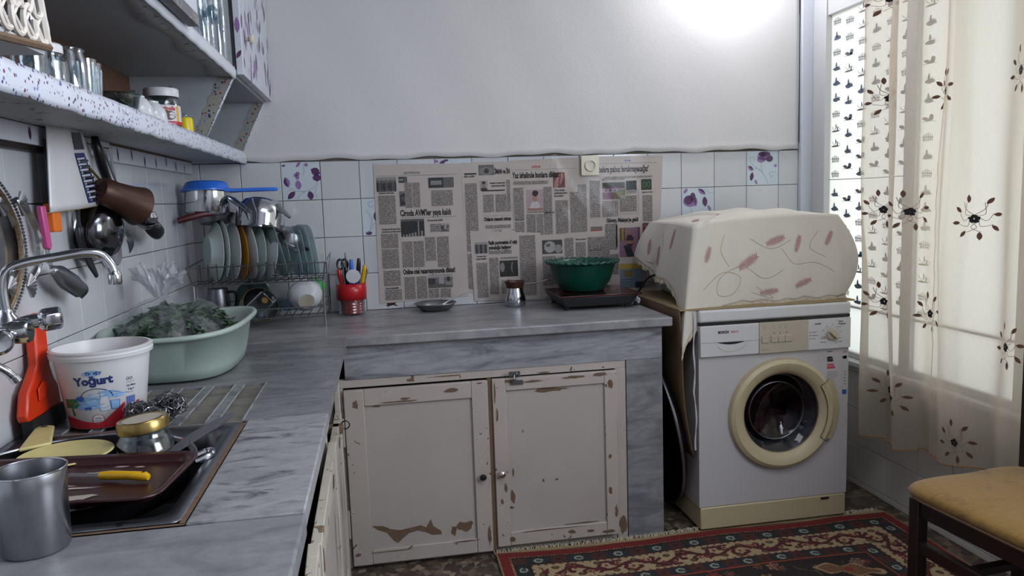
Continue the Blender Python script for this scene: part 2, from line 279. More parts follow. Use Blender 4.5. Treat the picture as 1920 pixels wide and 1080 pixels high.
# ------------------------------------------------------------------ mesh helpers
WL = {}
def org(parent):
    return WL.get(parent.name, Vector((0, 0, 0))) if parent is not None else Vector((0, 0, 0))
class MB:
    def __init__(s, xf=None): s.v = []; s.f = []; s.mi = []; s.xf = xf; s.cur = 0
    def P(s, vs, fs):
        o = len(s.v)
        for p in vs:
            p = Vector(p)
            if s.xf is not None: p = s.xf @ p
            s.v.append(tuple(p))
        for f in fs: s.f.append(tuple(i + o for i in f)); s.mi.append(s.cur)
        return s
    def box(s, x0, x1, y0, y1, z0, z1):
        return s.P([(x0, y0, z0), (x1, y0, z0), (x1, y1, z0), (x0, y1, z0), (x0, y0, z1), (x1, y0, z1), (x1, y1, z1), (x0, y1, z1)],
                   [(3, 2, 1, 0), (4, 5, 6, 7), (0, 1, 5, 4), (1, 2, 6, 5), (2, 3, 7, 6), (3, 0, 4, 7)])
    def lathe(s, prof, c=(0, 0, 0), seg=24, m=None, sx=1, sy=1, cap=True):
        m = m or Matrix.Identity(3); c = Vector(c); vs = []; fs = []
        for (r, z) in prof:
            for k in range(seg):
                a = 2 * PI * k / seg; vs.append(c + m @ Vector((r * sx * math.cos(a), r * sy * math.sin(a), z)))
        for i in range(len(prof) - 1):
            for k in range(seg):
                k2 = (k + 1) % seg; fs.append((i * seg + k, i * seg + k2, (i + 1) * seg + k2, (i + 1) * seg + k))
        if cap and prof[0][0] > 1e-5: fs.append(tuple(range(seg))[::-1])
        if cap and prof[-1][0] > 1e-5: fs.append(tuple((len(prof) - 1) * seg + k for k in range(seg)))
        return s.P(vs, fs)
    def tube(s, pts, r, seg=8, closed=False):
        pts = [Vector(p) for p in pts]; n = len(pts); rr = r if isinstance(r, (list, tuple)) else [r] * n
        vs = []; fs = []; up = None
        for i, p in enumerate(pts):
            if closed: t = (pts[(i + 1) % n] - pts[i - 1])
            else: t = pts[min(i + 1, n - 1)] - pts[max(i - 1, 0)]
            t = t.normalized() if t.length > 1e-9 else Vector((0, 0, 1))
            if up is None:
                up = Vector((0, 0, 1)) if abs(t.z) < .9 else Vector((1, 0, 0))
            a = t.cross(up);
            if a.length < 1e-6: a = t.orthogonal()
            a.normalize(); b = a.cross(t).normalized(); up = b
            for k in range(seg):
                an = 2 * PI * k / seg; vs.append(p + (a * math.cos(an) + b * math.sin(an)) * rr[i])
        for i in range(n if closed else n - 1):
            j = (i + 1) % n
            for k in range(seg):
                k2 = (k + 1) % seg; fs.append((i * seg + k, i * seg + k2, j * seg + k2, j * seg + k))
        if not closed: fs.append(tuple(range(seg))[::-1]); fs.append(tuple((n - 1) * seg + k for k in range(seg)))
        return s.P(vs, fs)
    def prism(s, poly, m, t):  # poly in 2-D; m maps (a, b, h) to space, from h=0 to h=t
        n = len(poly); vs = [m(a, b, 0) for a, b in poly] + [m(a, b, t) for a, b in poly]
        fs = [tuple(range(n))[::-1], tuple(range(n, 2 * n))] + [(i, (i + 1) % n, n + (i + 1) % n, n + i) for i in range(n)]
        return s.P(vs, fs)
    def grid(s, fn, nu, nv, cu=False, cv=False):
        vs = [fn(i / (nu if cu else nu - 1), j / (nv if cv else nv - 1)) for j in range(nv) for i in range(nu)]
        fs = []
        for j in range(nv if cv else nv - 1):
            for i in range(nu if cu else nu - 1):
                i2 = (i + 1) % nu; j2 = (j + 1) % nv; fs.append((j * nu + i, j * nu + i2, j2 * nu + i2, j2 * nu + i))
        return s.P(vs, fs)
    def build(s, name, m, parent=None, bev=0, solid=0, loc=None, smooth=True, kind=None, ang=38, sub=0):
        o_ = org(parent) if parent is not None else Vector(loc or (0, 0, 0))
        me = bpy.data.meshes.new(name); me.from_pydata([tuple(Vector(p) - o_) for p in s.v], [], s.f)
        for x in (m if isinstance(m, (list, tuple)) else [m]): me.materials.append(M[x] if isinstance(x, str) else x)
        me.polygons.foreach_set('material_index', s.mi)
        if smooth:
            me.polygons.foreach_set('use_smooth', [True] * len(me.polygons)); me.update(); me.set_sharp_from_angle(angle=math.radians(ang))
        me.update(); o = bpy.data.objects.new(name, me); C.objects.link(o)
        if parent is not None: o.parent = parent; WL[o.name] = o_
        else: o.location = o_; WL[o.name] = o_
        if solid: md = o.modifiers.new('s', 'SOLIDIFY'); md.thickness = solid; md.offset = 0
        if bev: md = o.modifiers.new('b', 'BEVEL'); md.width = bev; md.segments = 2; md.limit_method = 'ANGLE'; md.angle_limit = math.radians(50)
        if sub: md = o.modifiers.new('u', 'SUBSURF'); md.levels = sub; md.render_levels = sub
        if kind: o['kind'] = kind
        return o
def tag(o, label, cat, group=None, kind=None):
    o['label'] = label; o['category'] = cat
    if group: o['group'] = group
    if kind: o['kind'] = kind
    return o
def thing(name, label, cat, loc=(0, 0, 0), group=None):
    o = bpy.data.objects.new(name, None); o.empty_display_size = .05; C.objects.link(o); o.location = loc; WL[o.name] = Vector(loc)
    return tag(o, label, cat, group)
def struct(o): o['kind'] = 'structure'; return o
def B(*a): return MB().box(*a)
def lerp(a, b, t): return a + (b - a) * t
def rrect(w, h, r, n=6):
    out = []
    for cx, cy, a0 in ((w - r, h - r, 0), (-w + r, h - r, PI / 2), (-w + r, -h + r, PI), (w - r, -h + r, 3 * PI / 2)):
        for k in range(n + 1): a = a0 + k * PI / 2 / n; out.append((cx + r * math.cos(a), cy + r * math.sin(a)))
    return out
def rotm(ax, deg): return Matrix.Rotation(math.radians(deg), 3, ax)
def axis_m(d):  # matrix whose z axis is d
    d = Vector(d).normalized(); return d.to_track_quat('Z', 'Y').to_matrix()
def smooth(pts, n=6):
    pts = [Vector(p) for p in pts]; out = []
    for i in range(len(pts) - 1):
        p0 = pts[max(i - 1, 0)]; p1 = pts[i]; p2 = pts[i + 1]; p3 = pts[min(i + 2, len(pts) - 1)]
        for k in range(n):
            t = k / n; out.append(.5 * ((2 * p1) + (p2 - p0) * t + (2 * p0 - 5 * p1 + 4 * p2 - p3) * t * t + (3 * p1 - p0 - 3 * p2 + p3) * t ** 3))
    out.append(pts[-1]); return out

# flat print: 2-D drawing mapped on a surface
class D2:
    def __init__(s, mats): s.mb = MB(); s.mats = mats
    def poly(s, pts, m=0, fn=None):
        s.mb.cur = m; n = len(pts); c = (sum(p[0] for p in pts) / n, sum(p[1] for p in pts) / n)
        if fn: s.mb.P([(p[0], p[1], m * 1e-4) for p in pts], [tuple(range(n))]); return s
        s.mb.P([(c[0], c[1], m * 1e-4)] + [(p[0], p[1], m * 1e-4) for p in pts], [(0, 1 + i, 1 + (i + 1) % n) for i in range(n)]); return s
    def leaf(s, x, y, L, W, deg, m=0, half=None):
        a = math.radians(deg); pr = [(-.5, 0), (-.25, .38), (0, .5), (.25, .38), (.5, 0), (.25, -.38), (0, -.5), (-.25, -.38)]
        T = lambda p: (x + L * p[0] * math.cos(a) - W * p[1] * math.sin(a), y + L * p[0] * math.sin(a) + W * p[1] * math.cos(a))
        s.poly([T(p) for p in pr], m)
        if half is not None: s.poly([T(p) for p in pr[:5]], half)
        return s
    def disc(s, x, y, rx, ry=None, m=0, n=12, jag=0):
        ry = ry or rx; return s.poly([(x + rx * (1 + random.uniform(-jag, jag)) * math.cos(2 * PI * k / n), y + ry * (1 + random.uniform(-jag, jag)) * math.sin(2 * PI * k / n)) for k in range(n)], m)
    def rect(s, x0, x1, y0, y1, m=0): return s.poly([(x0, y0), (x1, y0), (x1, y1), (x0, y1)], m)
    def line(s, pts, wd, m=0, sm=4):
        if sm: pts = [(p.x, p.y) for p in smooth([(a, b, 0) for a, b in pts], sm)]
        vs = []; n = len(pts)
        for i, (x, y) in enumerate(pts):
            x0, y0 = pts[max(i - 1, 0)]; x1, y1 = pts[min(i + 1, n - 1)]; l = math.hypot(x1 - x0, y1 - y0) or 1; nx, ny = -(y1 - y0) / l * wd / 2, (x1 - x0) / l * wd / 2
            vs += [(x + nx, y + ny, m * 1e-4), (x - nx, y - ny, m * 1e-4)]
        s.mb.cur = m; s.mb.P(vs, [(2 * i, 2 * i + 1, 2 * i + 3, 2 * i + 2) for i in range(n - 1)]); return s
    def text(s, string, x, y, size, m=0, bold=0.0, sx=1.0, align='LEFT', rot=0, shear=0):
        cu = bpy.data.curves.new('t', 'FONT'); cu.body = string; cu.size = size; cu.offset = bold; cu.align_x = align; cu.shear = shear; cu.resolution_u = 2
        ob = bpy.data.objects.new('t', cu); C.objects.link(ob); dg = bpy.context.evaluated_depsgraph_get(); me = bpy.data.meshes.new_from_object(ob.evaluated_get(dg))
        c, sn = math.cos(rot), math.sin(rot); s.mb.cur = m
        vs = [(x + v.co.x * sx * c - v.co.y * sn, y + v.co.x * sx * sn + v.co.y * c, m * 1e-4) for v in me.vertices]
        s.mb.P(vs, [tuple(p.vertices) for p in me.polygons]); bpy.data.objects.remove(ob); bpy.data.curves.remove(cu); bpy.data.meshes.remove(me); return s
    def build(s, name, fn, parent=None, loc=None):
        s.mb.v = [tuple(fn(x, y, h)) for x, y, h in s.mb.v]
        return s.mb.build(name, s.mats, parent, smooth=False, loc=loc, kind='stuff')
def on_y(y, sgn=-1): return lambda a, b, h: (a, y + sgn * (h + .0004), b)          # drawing (x, z) on a wall facing -y
def on_x(x, sgn=1): return lambda a, b, h: (x + sgn * (h + .0004), a, b)           # drawing (y, z)
def cast(obj, axis, start, off=.0012):                                          # drawing draped on a mesh along an axis
    me = obj.data; dg = [tuple(v.co + obj.location if obj.parent is None else v.co + WL[obj.name]) for v in me.vertices]
    bv = BVHTree.FromPolygons(dg, [tuple(p.vertices) for p in me.polygons])
    def f(a, b, h):
        if axis == 'y': o, d = Vector((a, start, b)), Vector((0, 1, 0))
        elif axis == 'x': o, d = Vector((start, a, b)), Vector((1, 0, 0))
        else: o, d = Vector((a, b, start)), Vector((0, 0, -1))
        r = bv.ray_cast(o, d)
        if r[0] is None:
            r = bv.find_nearest(o + d * .1); return r[0] - d * (off + h)
        return r[0] - d * (off + h)
    return f
def paint(name, x0, x1, y0, y1, nx, ny, cf, fn, m, parent=None, loc=None):
    xs = np.linspace(x0, x1, nx + 1); ys = np.linspace(y0, y1, ny + 1)
    X, Y = np.meshgrid((xs[1:] + xs[:-1]) / 2, (ys[1:] + ys[:-1]) / 2); col = cf(X, Y)
    col = np.where(col <= .04045, col / 12.92, ((col + .055) / 1.055) ** 2.4)
    o_ = org(parent) if parent is not None else Vector(loc or (0, 0, 0))
    vs = np.array([fn(x, y, 0) for y in ys for x in xs]) - np.array(o_)
    i = np.arange(nx * ny); r, c = i // nx, i % nx; a = r * (nx + 1) + c
    fs = np.stack([a, a + 1, a + nx + 2, a + nx + 1], 1)
    me = bpy.data.meshes.new(name); me.vertices.add(len(vs)); me.vertices.foreach_set('co', vs.ravel())
    me.loops.add(len(fs) * 4); me.loops.foreach_set('vertex_index', fs.ravel().astype(np.int32)); me.polygons.add(len(fs)); me.polygons.foreach_set('loop_start', np.arange(0, len(fs) * 4, 4, dtype=np.int32))
    me.update(calc_edges=True); me.materials.append(M[m]); at = me.color_attributes.new('Col', 'FLOAT_COLOR', 'CORNER')
    cc = np.ones((nx * ny, 4, 4), np.float32); cc[:, :, :3] = col.reshape(-1, 1, 3); at.data.foreach_set('color', cc.ravel())
    o = bpy.data.objects.new(name, me); C.objects.link(o)
    if parent is not None: o.parent = parent; WL[o.name] = o_
    else: o.location = o_
    return o

# ------------------------------------------------------------------ the room
T = .1562; X0 = .0482; ZT = 1.457; W = 2.7176; ZC = .832
struct(B(-.1, W + .1, -4.4, .1, -.06, 0).build('floor', 'floor'))
struct(B(-.1, W + .1, -4.4, .1, 2.6, 2.7).build('ceiling', 'plaster'))
def plaster_surface(name, x0, x1, z0, z1, y0, fn, nu=80, nv=36):
    mb = MB()
    def g(u, v):
        x = lerp(x0, x1, u); z = lerp(z0, z1, v); return fn(x, z)
    return mb.grid(g, nu, nv)
wb = B(-.1, W + .1, 0, .1, 0, 2.6).build('wall_back', 'grout'); struct(wb)
def wav(x, z): return .0035 * math.sin(2.3 * x + 1.1 * z) + .002 * math.sin(7.1 * x - 3 * z) + .0012 * math.sin(17 * x + 11 * z)
pm = MB(); pm.grid(lambda u, v: (lerp(0, 2.640, u), -.009 + wav(lerp(0, 2.64, u), v) - (.004 if v < .02 else 0), lerp(ZT + .005 + .004 * math.sin(u * 37) + .003 * math.sin(u * 91), 2.6, v)), 120, 50)
pm.build('plaster_coat', 'plaster', wb, solid=.006)
struct(B(2.645, W, -.03, 0, 0, 2.6).build('trim_1', 'candy', bev=.003))
D = D2(['darkgap']); D.line([(2.643, 1.49), (2.643, 1.8), (2.642, 2.1), (2.643, 2.5)], .006, 0); D.build('crack', on_y(-.012), wb)
wl = B(-.1, 0, -4.4, 0, 0, 2.6).build('wall_left', 'grout'); struct(wl)
B(0, .004, -4.4, 0, ZT + .002, 2.6).build('plaster_coat', 'plaster', wl)
B(W - .6, W, -.004, 0, 0, ZC).build('plaster_coat', 'tile2', wb)
struct(B(-.1, W + .1, -4.5, -4.4, 0, 2.6).build('wall_near', 'plaster'))
tile_cache = {}
def tile(parent, mat_, w_, h_, frame, pos, depth=.006):
    key = (mat_, round(w_, 4), round(h_, 4), frame)
    if key not in tile_cache:
        e = .0012; b = .0016; mb = MB()
        a = [(e, e, 0), (w_ - e, e, 0), (w_ - e, h_ - e, 0), (e, h_ - e, 0)]
        a += [(x, y, depth - .001) for x, y, _ in a]
        a += [(e + b, e + b, depth), (w_ - e - b, e + b, depth), (w_ - e - b, h_ - e - b, depth), (e + b, h_ - e - b, depth)]
        q = {'B': lambda p: (p[0], -p[2], p[1]), 'L': lambda p: (p[2], p[0], p[1]), 'R': lambda p: (-p[2], p[0], p[1])}[frame]
        fs = []
        for l in (0, 4): fs += [(l + i, l + (i + 1) % 4, l + 4 + (i + 1) % 4, l + 4 + i) for i in range(4)]
        fs.append((8, 9, 10, 11))
        if frame == 'L' : fs = [f[::-1] for f in fs]
        mb.P([q(p) for p in a], fs); o = mb.build('tile', mat_, smooth=False); tile_cache[key] = o.data; bpy.data.objects.remove(o)
    o = bpy.data.objects.new('tile', tile_cache[key]); C.objects.link(o); o.parent = parent; o.location = Vector(pos) ; WL[o.name] = Vector(pos)
    o.rotation_euler = tuple(math.radians(random.uniform(-.16, .16)) for _ in range(3)); return o
tiles_b = {}
xs = [0.0] + [X0 + k * T for k in range(17)] + [2.645]
for r in range(4):
    z0 = ZT - (r + 1) * T
    for i in range(len(xs) - 1):
        tiles_b[(i - 1, r)] = tile(wb, 'tile_flower' if (i - 1, r) in ((2, 0), (4, 1), (13, 1), (15, 0), (6, 0)) else 'tile', xs[i + 1] - xs[i], T, 'B', (xs[i], 0, z0))
ys = [0.0] + [-.083 - .1605 * k for k in range(17)]
for r in range(5):
    for i in range(len(ys) - 1): tile(wl, 'tile', ys[i] - ys[i + 1], T, 'L', (0, ys[i + 1], ZT - (r + 1) * T))
# flower prints on four tiles; drawn in tile units 0..1
def flower_tile(k, r, fn):
    t = tiles_b[(k, r)]; D = D2(['lilac', 'purple', 'stemgrey']); fn(D); ox, oz = X0 + k * T, ZT - (r + 1) * T
    WL[t.name] = Vector((ox, 0, oz)); D.build('flower_print', lambda a, b, h: (ox + .004 + a * (T - .008), -.0064 - h, oz + .004 + b * (T - .008)), t)
def ft1(D):
    D.line([(.2, .33), (.35, .23), (.6, .22), (.8, .3), (.93, .45)], .012, 2); D.line([(.38, .02), (.45, .12), (.6, .22)], .012, 2); D.line([(.9, .02), (.86, .2), (.95, .42)], .012, 2); D.line([(.55, .68), (.6, .75), (.58, .97)], .012, 2)
    D.leaf(.12, .48, .3, .17, 105, 0, 1); D.leaf(.42, .4, .28, .17, 95, 0); D.leaf(.22, .12, .3, .15, 45, 1, 0); D.leaf(.73, .1, .26, .17, 100, 1, 0); D.leaf(.45, .95, .2, .08, 50, 0)
    for x, y, r in ((.42, .70, .06), (.36, .66, .05), (.41, .6, .055)): D.disc(x, y, r, r, 0)
    D.leaf(.9, .75, .28, .22, 150, 1); D.leaf(.93, .58, .22, .24, 90, 1); D.disc(.06, .93, .05, .025, 1); D.disc(.66, .94, .05, .05, 0)
def ft2(D):
    D.line([(.1, .7), (.25, .45), (.2, .2), (.1, .05)], .014, 2); D.line([(.2, .1), (.3, .3), (.5, .4)], .014, 2); D.line([(.3, .95), (.18, .9), (.22, .78), (.32, .82)], .014, 2)
    D.leaf(.38, .5, .3, .16, 100, 0, 1); D.disc(.15, .05, .09, .05, 1)
def ft3(D):
    D.line([(.3, .4), (.25, .2), (.05, .04)], .014, 2); D.line([(.7, .97), (.85, .88), (.98, .85)], .012, 2)
    D.disc(.24, .62, .22, .17, 0); D.disc(.2, .66, .15, .14, 1); D.disc(.33, .75, .09, .13, 1); D.disc(.42, .6, .06, .14, 0)
    D.leaf(.62, .9, .3, .14, -35, 0, 1); D.leaf(.72, .6, .32, .17, 95, 1, 0); D.leaf(.1, .93, .2, .1, 45, 0); D.leaf(.42, .12, .3, .16, 45, 1, 0); D.leaf(.86, .4, .22, .1, -60, 0); D.leaf(.84, .2, .22, .11, 25, 0); D.disc(.7, .22, .05, .05, 0); D.leaf(.98, .15, .08, .06, 0, 1); D.leaf(.0, .12, .06, .18, 0, 1)
def ft4(D):
    D.line([(.68, .02), (.5, .35), (.3, .5), (.2, .45)], .013, 2); D.line([(.5, .35), (.45, .55), (.47, .75)], .013, 2); D.line([(.3, .5), (.1, .7), (.1, .82), (.2, .84), (.24, .75), (.18, .72)], .012, 2); D.line([(.95, .35), (.8, .38), (.72, .3), (.78, .22), (.86, .28)], .012, 2)
    D.disc(.55, .85, .23, .13, 0); D.disc(.55, .93, .2, .07, 1); D.disc(.5, .9, .1, .09, 1); D.disc(.72, .78, .12, .1, 1); D.disc(.45, .76, .14, .1, 0); D.leaf(.6, .9, .2, .1, 30, 0)
    D.leaf(.1, .5, .22, .13, -40, 0, 1); D.leaf(.14, .25, .28, .13, 80, 1, 0); D.leaf(.28, .08, .18, .08, -60, 0); D.disc(.92, .56, .05, .045, 0)
def ft5(D): D.leaf(.2, .92, .2, .1, 20, 1); D.leaf(.02, .95, .16, .08, -20, 0); D.disc(.3, .97, .07, .03, 1)
for k, r, f in ((2, 0, ft1), (4, 1, ft2), (13, 1, ft3), (15, 0, ft4), (6, 0, ft5)): flower_tile(k, r, f)

# right wall with the window
YW0, YW1 = -.13, -2.2; ZW0, ZW1 = .55, 2.02
wr = MB(); wr.box(W, W + .12, -4.4, .1, 0, ZW0 - .02); wr.box(W, W + .12, -4.4, .1, ZW1 + .05, 2.6); wr.box(W, W + .12, YW0 + .06, .1, ZW0 - .02, ZW1 + .05); wr.box(W, W + .12, -4.4, YW1, ZW0 - .02, ZW1 + .05)
wr = struct(wr.build('wall_right', 'plaster'))
yr = [-.02] + [-.205 - .18 * k for k in range(11)]
zr = [0, .0268, .183, .3392, .4954, .528]
for i in range(len(yr) - 1):
    for j in range(5): tile(wr, 'tile2', yr[i] - yr[i + 1], zr[j + 1] - zr[j], 'R', (W - .0005, yr[i + 1], zr[j]))
wn = struct(B(W - .045, W + .02, YW1, -.02, ZW0 - .022, ZW0).build('window_1', 'enamel_l', bev=.004))
def wpart(n, m, *a, bev=.003): return B(*a).build(n, m, wn, bev=bev)
wpart('window_frame', 'enamel_l', W - .02, W + .03, -.125, -.03, ZW0, 2.6)
wpart('window_frame', 'enamel_l', W - .012, W + .03, YW1, -.125, ZW1, 2.10)
wpart('window_frame', 'enamel_l', W - .004, W + .03, YW1, -.125, ZW0, ZW0 + .025)
wpart('window_frame', 'enamel_l', W - .002, W + .02, YW1, -.125, .766, .774, bev=.001)
for y in (-.66, -1.2, -1.74): wpart('window_frame', 'enamel_l', W - .012, W + .03, y - .03, y + .03, ZW0, ZW1)
panes = []
for a, b in ((-.63, -.125), (-1.17, -.69), (-1.71, -1.23), (-2.2, -1.77)):
    panes.append(B(W + .008, W + .012, a, b, .774, ZW1).build('window_pane', 'winfilm', wn))
    B(W + .008, W + .012, a, b, ZW0 + .025, .766).build('window_pane', 'winfilm', wn)
# slate sketches printed on the film of the first two panes
def sketches(y0, y1, z0, z1, parent):
    D = D2(['sketch', 'sketch_l']); random.seed(3); c = 0; y = y0 - .045
    while y > y1 + .012:
        z = z0 + .02 + (.03 if c % 2 else 0)
        while z < z1 - .02:
            t = random.randrange(4)
            if t == 0:
                D.disc(y, z - .006, .026, .009, 0, 12, .25); D.leaf(y + .004, z + .010, .026, .012, 90, 0); D.line([(y - .030, z - .012), (y + .02, z - .013)], .0018, 1, 0); D.line([(y - .02, z + .004), (y + .02, z + .006)], .0014, 1, 0)
            elif t == 1:
                for q in (-.022, -.013, -.004, .005, .014, .022): D.line([(y + q, z - .016), (y + q + .002, z + .016 - abs(q) * .4)], .004, random.randrange(2), 0)
                D.line([(y - .028, z - .002), (y + .030, z + .001)], .003, 1, 0); D.line([(y - .024, z - .010), (y + .026, z - .009)], .002, 0, 0)
            elif t == 2:
                D.leaf(y - .014, z, .026, .026, 60, 0); D.leaf(y + .016, z - .003, .036, .014, 10, 1); D.disc(y, z - .008, .02, .005, 0, 10, .2); D.line([(y - .036, z - .014), (y + .036, z - .012)], .0016, 1, 0)
            else:
                D.line([(y - .034, z - .010), (y - .010, z + .008), (y + .010, z - .006), (y + .030, z + .010)], .002, 1, 2); D.disc(y + .002, z - .012, .030, .004, 1); D.leaf(y, z + .008, .026, .008, 90, 0); D.rect(y - .016, y - .008, z - .010, z + .004, 0)
            z += .066 + random.uniform(-.004, .004)
        y -= .088; c += 1
    D.build('printed_sketches', on_x(W + .007, -1), parent)
sketches(-.125, -.63, 1.32, ZW1, panes[0]); sketches(-.125, -.63, .78, 1.31, panes[0]); sketches(-.69, -.79, .78, ZW1, panes[1])
D = D2(['sketch_l']); D.line([(-.125, 1.315), (-.4, 1.313), (-.63, 1.314)], .003, 0); D.build('film_seam', on_x(W + .007, -1), panes[0])

# ------------------------------------------------------------------ worktop and base cabinets
def hslab(xs, ys, ztop, zb):
    mb = MB()
    for i in range(len(xs) - 1):
        for j in range(len(ys) - 1):
            zt = ztop((xs[i] + xs[i + 1]) / 2, (ys[j] + ys[j + 1]) / 2)
            if zt is not None: mb.box(xs[i], xs[i + 1], ys[j], ys[j + 1], zb, zt)
    return mb
YB = -.649; XC = .6126
wt = thing('worktop', 'grey marble worktop with drainage grooves, turning the corner under both tiled walls', 'worktop', (.9, -.3, ZC - .032))
B(.0075, 1.775, YB, -.0075, ZC - .034, ZC).build('marble_slab', 'marble_top', wt, bev=.005)
gx = [(.385, .437), (.310, .361), (.235, .287), (.160, .212), (.085, .137)]
gxs = sorted(set([0.0075, XC] + [a for g in gx for a in g]))
sl = hslab(gxs, [-1.588, -1.24, YB - .001], lambda x, y: ZC - .009 if y < -1.24 and any(a < x < b for a, b in gx) else ZC - .001, ZC - .030)
sl.build('marble_slab', 'marble_left', wt, smooth=False)
for a_, b_ in gx: B(a_ + .001, b_ - .001, -1.588, -1.241, ZC - .0078, ZC - .0072).build('groove_floor', 'marble_groove', wt)
mb = MB()
for a_, b_ in gx: mb.tube([(a_, -1.588, ZC - .001), (a_, -1.24, ZC - .001)], .0018, 6); mb.tube([(b_, -1.588, ZC - .001), (b_, -1.24, ZC - .001)], .0018, 6)
mb.build('groove_lips', 'marble_stain', wt, kind='stuff')
B(.449, XC + .002, -2.121, -1.590, ZC - .03, ZC + .001).build('marble_slab', 'marble_stain', wt, bev=.003)
B(.0075, XC + .004, -3.0, -2.124, ZC - .034, ZC).build('marble_slab', 'marble_front', wt, bev=.004)
B(.0075, .449, -1.625, -1.590, ZC - .03, ZC - .001).build('marble_slab', 'marble_left', wt)
D = D2(['rustjoint' if 'rustjoint' in M else 'barewood']); D.rect(.441, .449, -2.121, -1.60); D.rect(.0, .449, -1.612, -1.604); D.rect(.0, .45, -2.126, -2.119)
D.build('sealant', lambda a, b, h: (a, b, ZC + .0012 + h), wt)
B(.60, 1.742, -.622, -.60, .680, ZC - .034).build('apron', 'marble_apron', wt)
B(1.604, 1.742, -.622, -.05, 0, .679).build('marble_panel', 'marble_leg', wt)
# base cabinet under the back run
bc = thing('base_cabinet', 'white base cabinet with two flaking panelled doors under the marble worktop', 'cabinet', (1.1, -.4, 0))
fr = MB(); fr.box(.575, 1.602, -.618, -.598, .650, .679); fr.box(1.562, 1.602, -.618, -.598, .0, .650); fr.box(.560, .590, -.618, -.598, 0, .650); fr.box(.59, 1.602, -.612, -.598, .0, .02)
fr.build('face_frame', 'paint', bc, bev=.002); B(.60, 1.60, -.59, -.05, .01, .66).build('cabinet_body', 'darkgap', bc)
def door(x0, x1, z0, z1, px0, px1, pz0, pz1, y=-.622, droop=0):
    o = MB(); d = .022
    o.box(x0, px0, y - d, y, z0, z1).box(px1, x1, y - d, y, z0, z1).box(px0, px1, y - d + .0015, y, z0, pz0).box(px0, px1, y - d + .0015, y, pz1, z1)
    return o
d1 = door(.592, 1.088, .018, .646, .659, 1.030, .070, .588).build('door', 'paint', bc, bev=.0025)
B(.655, 1.034, -.634, -.624, .066, .592).build('door_panel', 'paint_panel', d1)
d2 = door(1.104, 1.560, .030, .648, 1.152, 1.514, .080, .604).build('door', 'paint', bc, bev=.0025)
B(1.148, 1.518, -.634, -.624, .076, .608).build('door_panel', 'paint_panel', d2)
B(1.088, 1.104, -.636, -.60, .02, .648).build('bare_edge_strip', 'barewood', bc)
kn = MB(); kn.lathe([(.004, 0), (.005, .008), (.011, .012), (.012, .018), (.008, .023), (0, .024)], (1.058, -.644, .302), 16, axis_m((0, -1, 0))).build('knob', 'black', d1)
kn = MB(); kn.lathe([(.005, 0), (.005, .01), (.011, .013), (.0115, .02), (.006, .024), (0, .025)], (1.126, -.644, .306), 16, axis_m((0, -1, 0))).build('knob', 'chrome', d2)
la = MB(); la.box(1.165, 1.205, -.648, -.643, .656, .672); la.box(1.170, 1.215, -.648, -.643, .625, .640); la.tube([(1.185, -.65, .664), (1.18, -.66, .65), (1.172, -.655, .632)], .003); la.lathe([(.006, 0), (.006, .008), (0, .009)], (1.19, -.648, .664), 12, axis_m((0, -1, 0)))
la.build('latch', 'steel_dk', bc)
for z in (.43, .14): MB().tube([(1.563, -.640, z - .04), (1.563, -.640, z + .04)], .0045, 8).build('hinge', 'paint', bc)
for z in (.50, .17): MB().tube([(.585, -.636, z - .05), (.585, -.636, z + .05)], .0055, 8).build('hinge', 'paint', bc)
# worn patches of bare wood on the doors
def patch(D, x, z, w_, h_, m=0, n=14, jag=.35): D.disc(x, z, w_ / 2, h_ / 2, m, n, jag)
D = D2(['barewood', 'steel_dk'])
pts = [(.662, .156), (.70, .152), (.725, .138), (.76, .130), (.80, .136), (.832, .140), (.850, .130), (.862, .150), (.868, .158), (.876, .132), (.902, .112), (.905, .098), (.87, .100), (.850, .112), (.82, .122), (.79, .116), (.768, .100), (.75, .084), (.735, .094), (.712, .126), (.68, .140)]
D.poly(pts, 0, 1); patch(D, .99, .118, .055, .04); patch(D, .948, .108, .02, .035)
for x, z, a, b in ((.70, .583, .03, .006), (.80, .590, .10, .005), (.93, .588, .16, .004)): patch(D, x, z, a, b)
D.build('bare_patch', on_y(-.6345), d1)
D = D2(['barewood'])
for x, z, a, b in ((.96, .623, .05, .012), (.80, .606, .03, .008), (.78, .597, .16, .006), (.63, .595, .02, .03), (.61, .06, .02, .012), (1.06, .65 - .01, .02, .006), (1.075, .08, .012, .08), (.72, .061, .15, .003), (1.0, .068, .1, .004)): patch(D, x, z, a, b)
D.build('bare_patch', on_y(-.6445), d1)
D = D2(['barewood'])
for x, z, a, b in ((1.118, .52, .008, .05), (1.112, .6, .006, .08), (1.125, .2, .01, .02), (1.17, .64, .05, .01), (1.25, .632, .06, .008), (1.40, .637, .07, .01), (1.50, .640, .05, .015), (1.535, .60, .02, .03), (1.53, .2, .012, .03), (1.55, .12, .01, .05), (1.16, .055, .02, .02), (1.38, .06, .03, .012), (1.45, .055, .025, .01), (1.30, .078, .25, .004), (1.52, .045, .05, .012), (1.14, .25, .01, .03), (1.53, .33, .012, .02)): patch(D, x, z, a, b)
D.build('bare_patch', on_y(-.6445), d2)
D = D2(['barewood'])
for x, z, a, b in ((1.31, .595, .12, .016), (1.165, .21, .016, .05), (1.28, .26, .01, .012), (1.17, .30, .008, .03), (1.33, .26, .014, .008), (1.42, .084, .15, .005), (1.21, .45, .006, .01), (1.16, .17, .02, .01)): patch(D, x, z, a, b)
D.build('bare_patch', on_y(-.6345), d2)
D = D2(['barewood']); patch(D, 1.585, .05, .03, .06); patch(D, .82, .663, .03, .012); patch(D, .95, .668, .12, .004); patch(D, 1.3, .655, .05, .006); D.build('bare_patch', on_y(-.6185), bc)
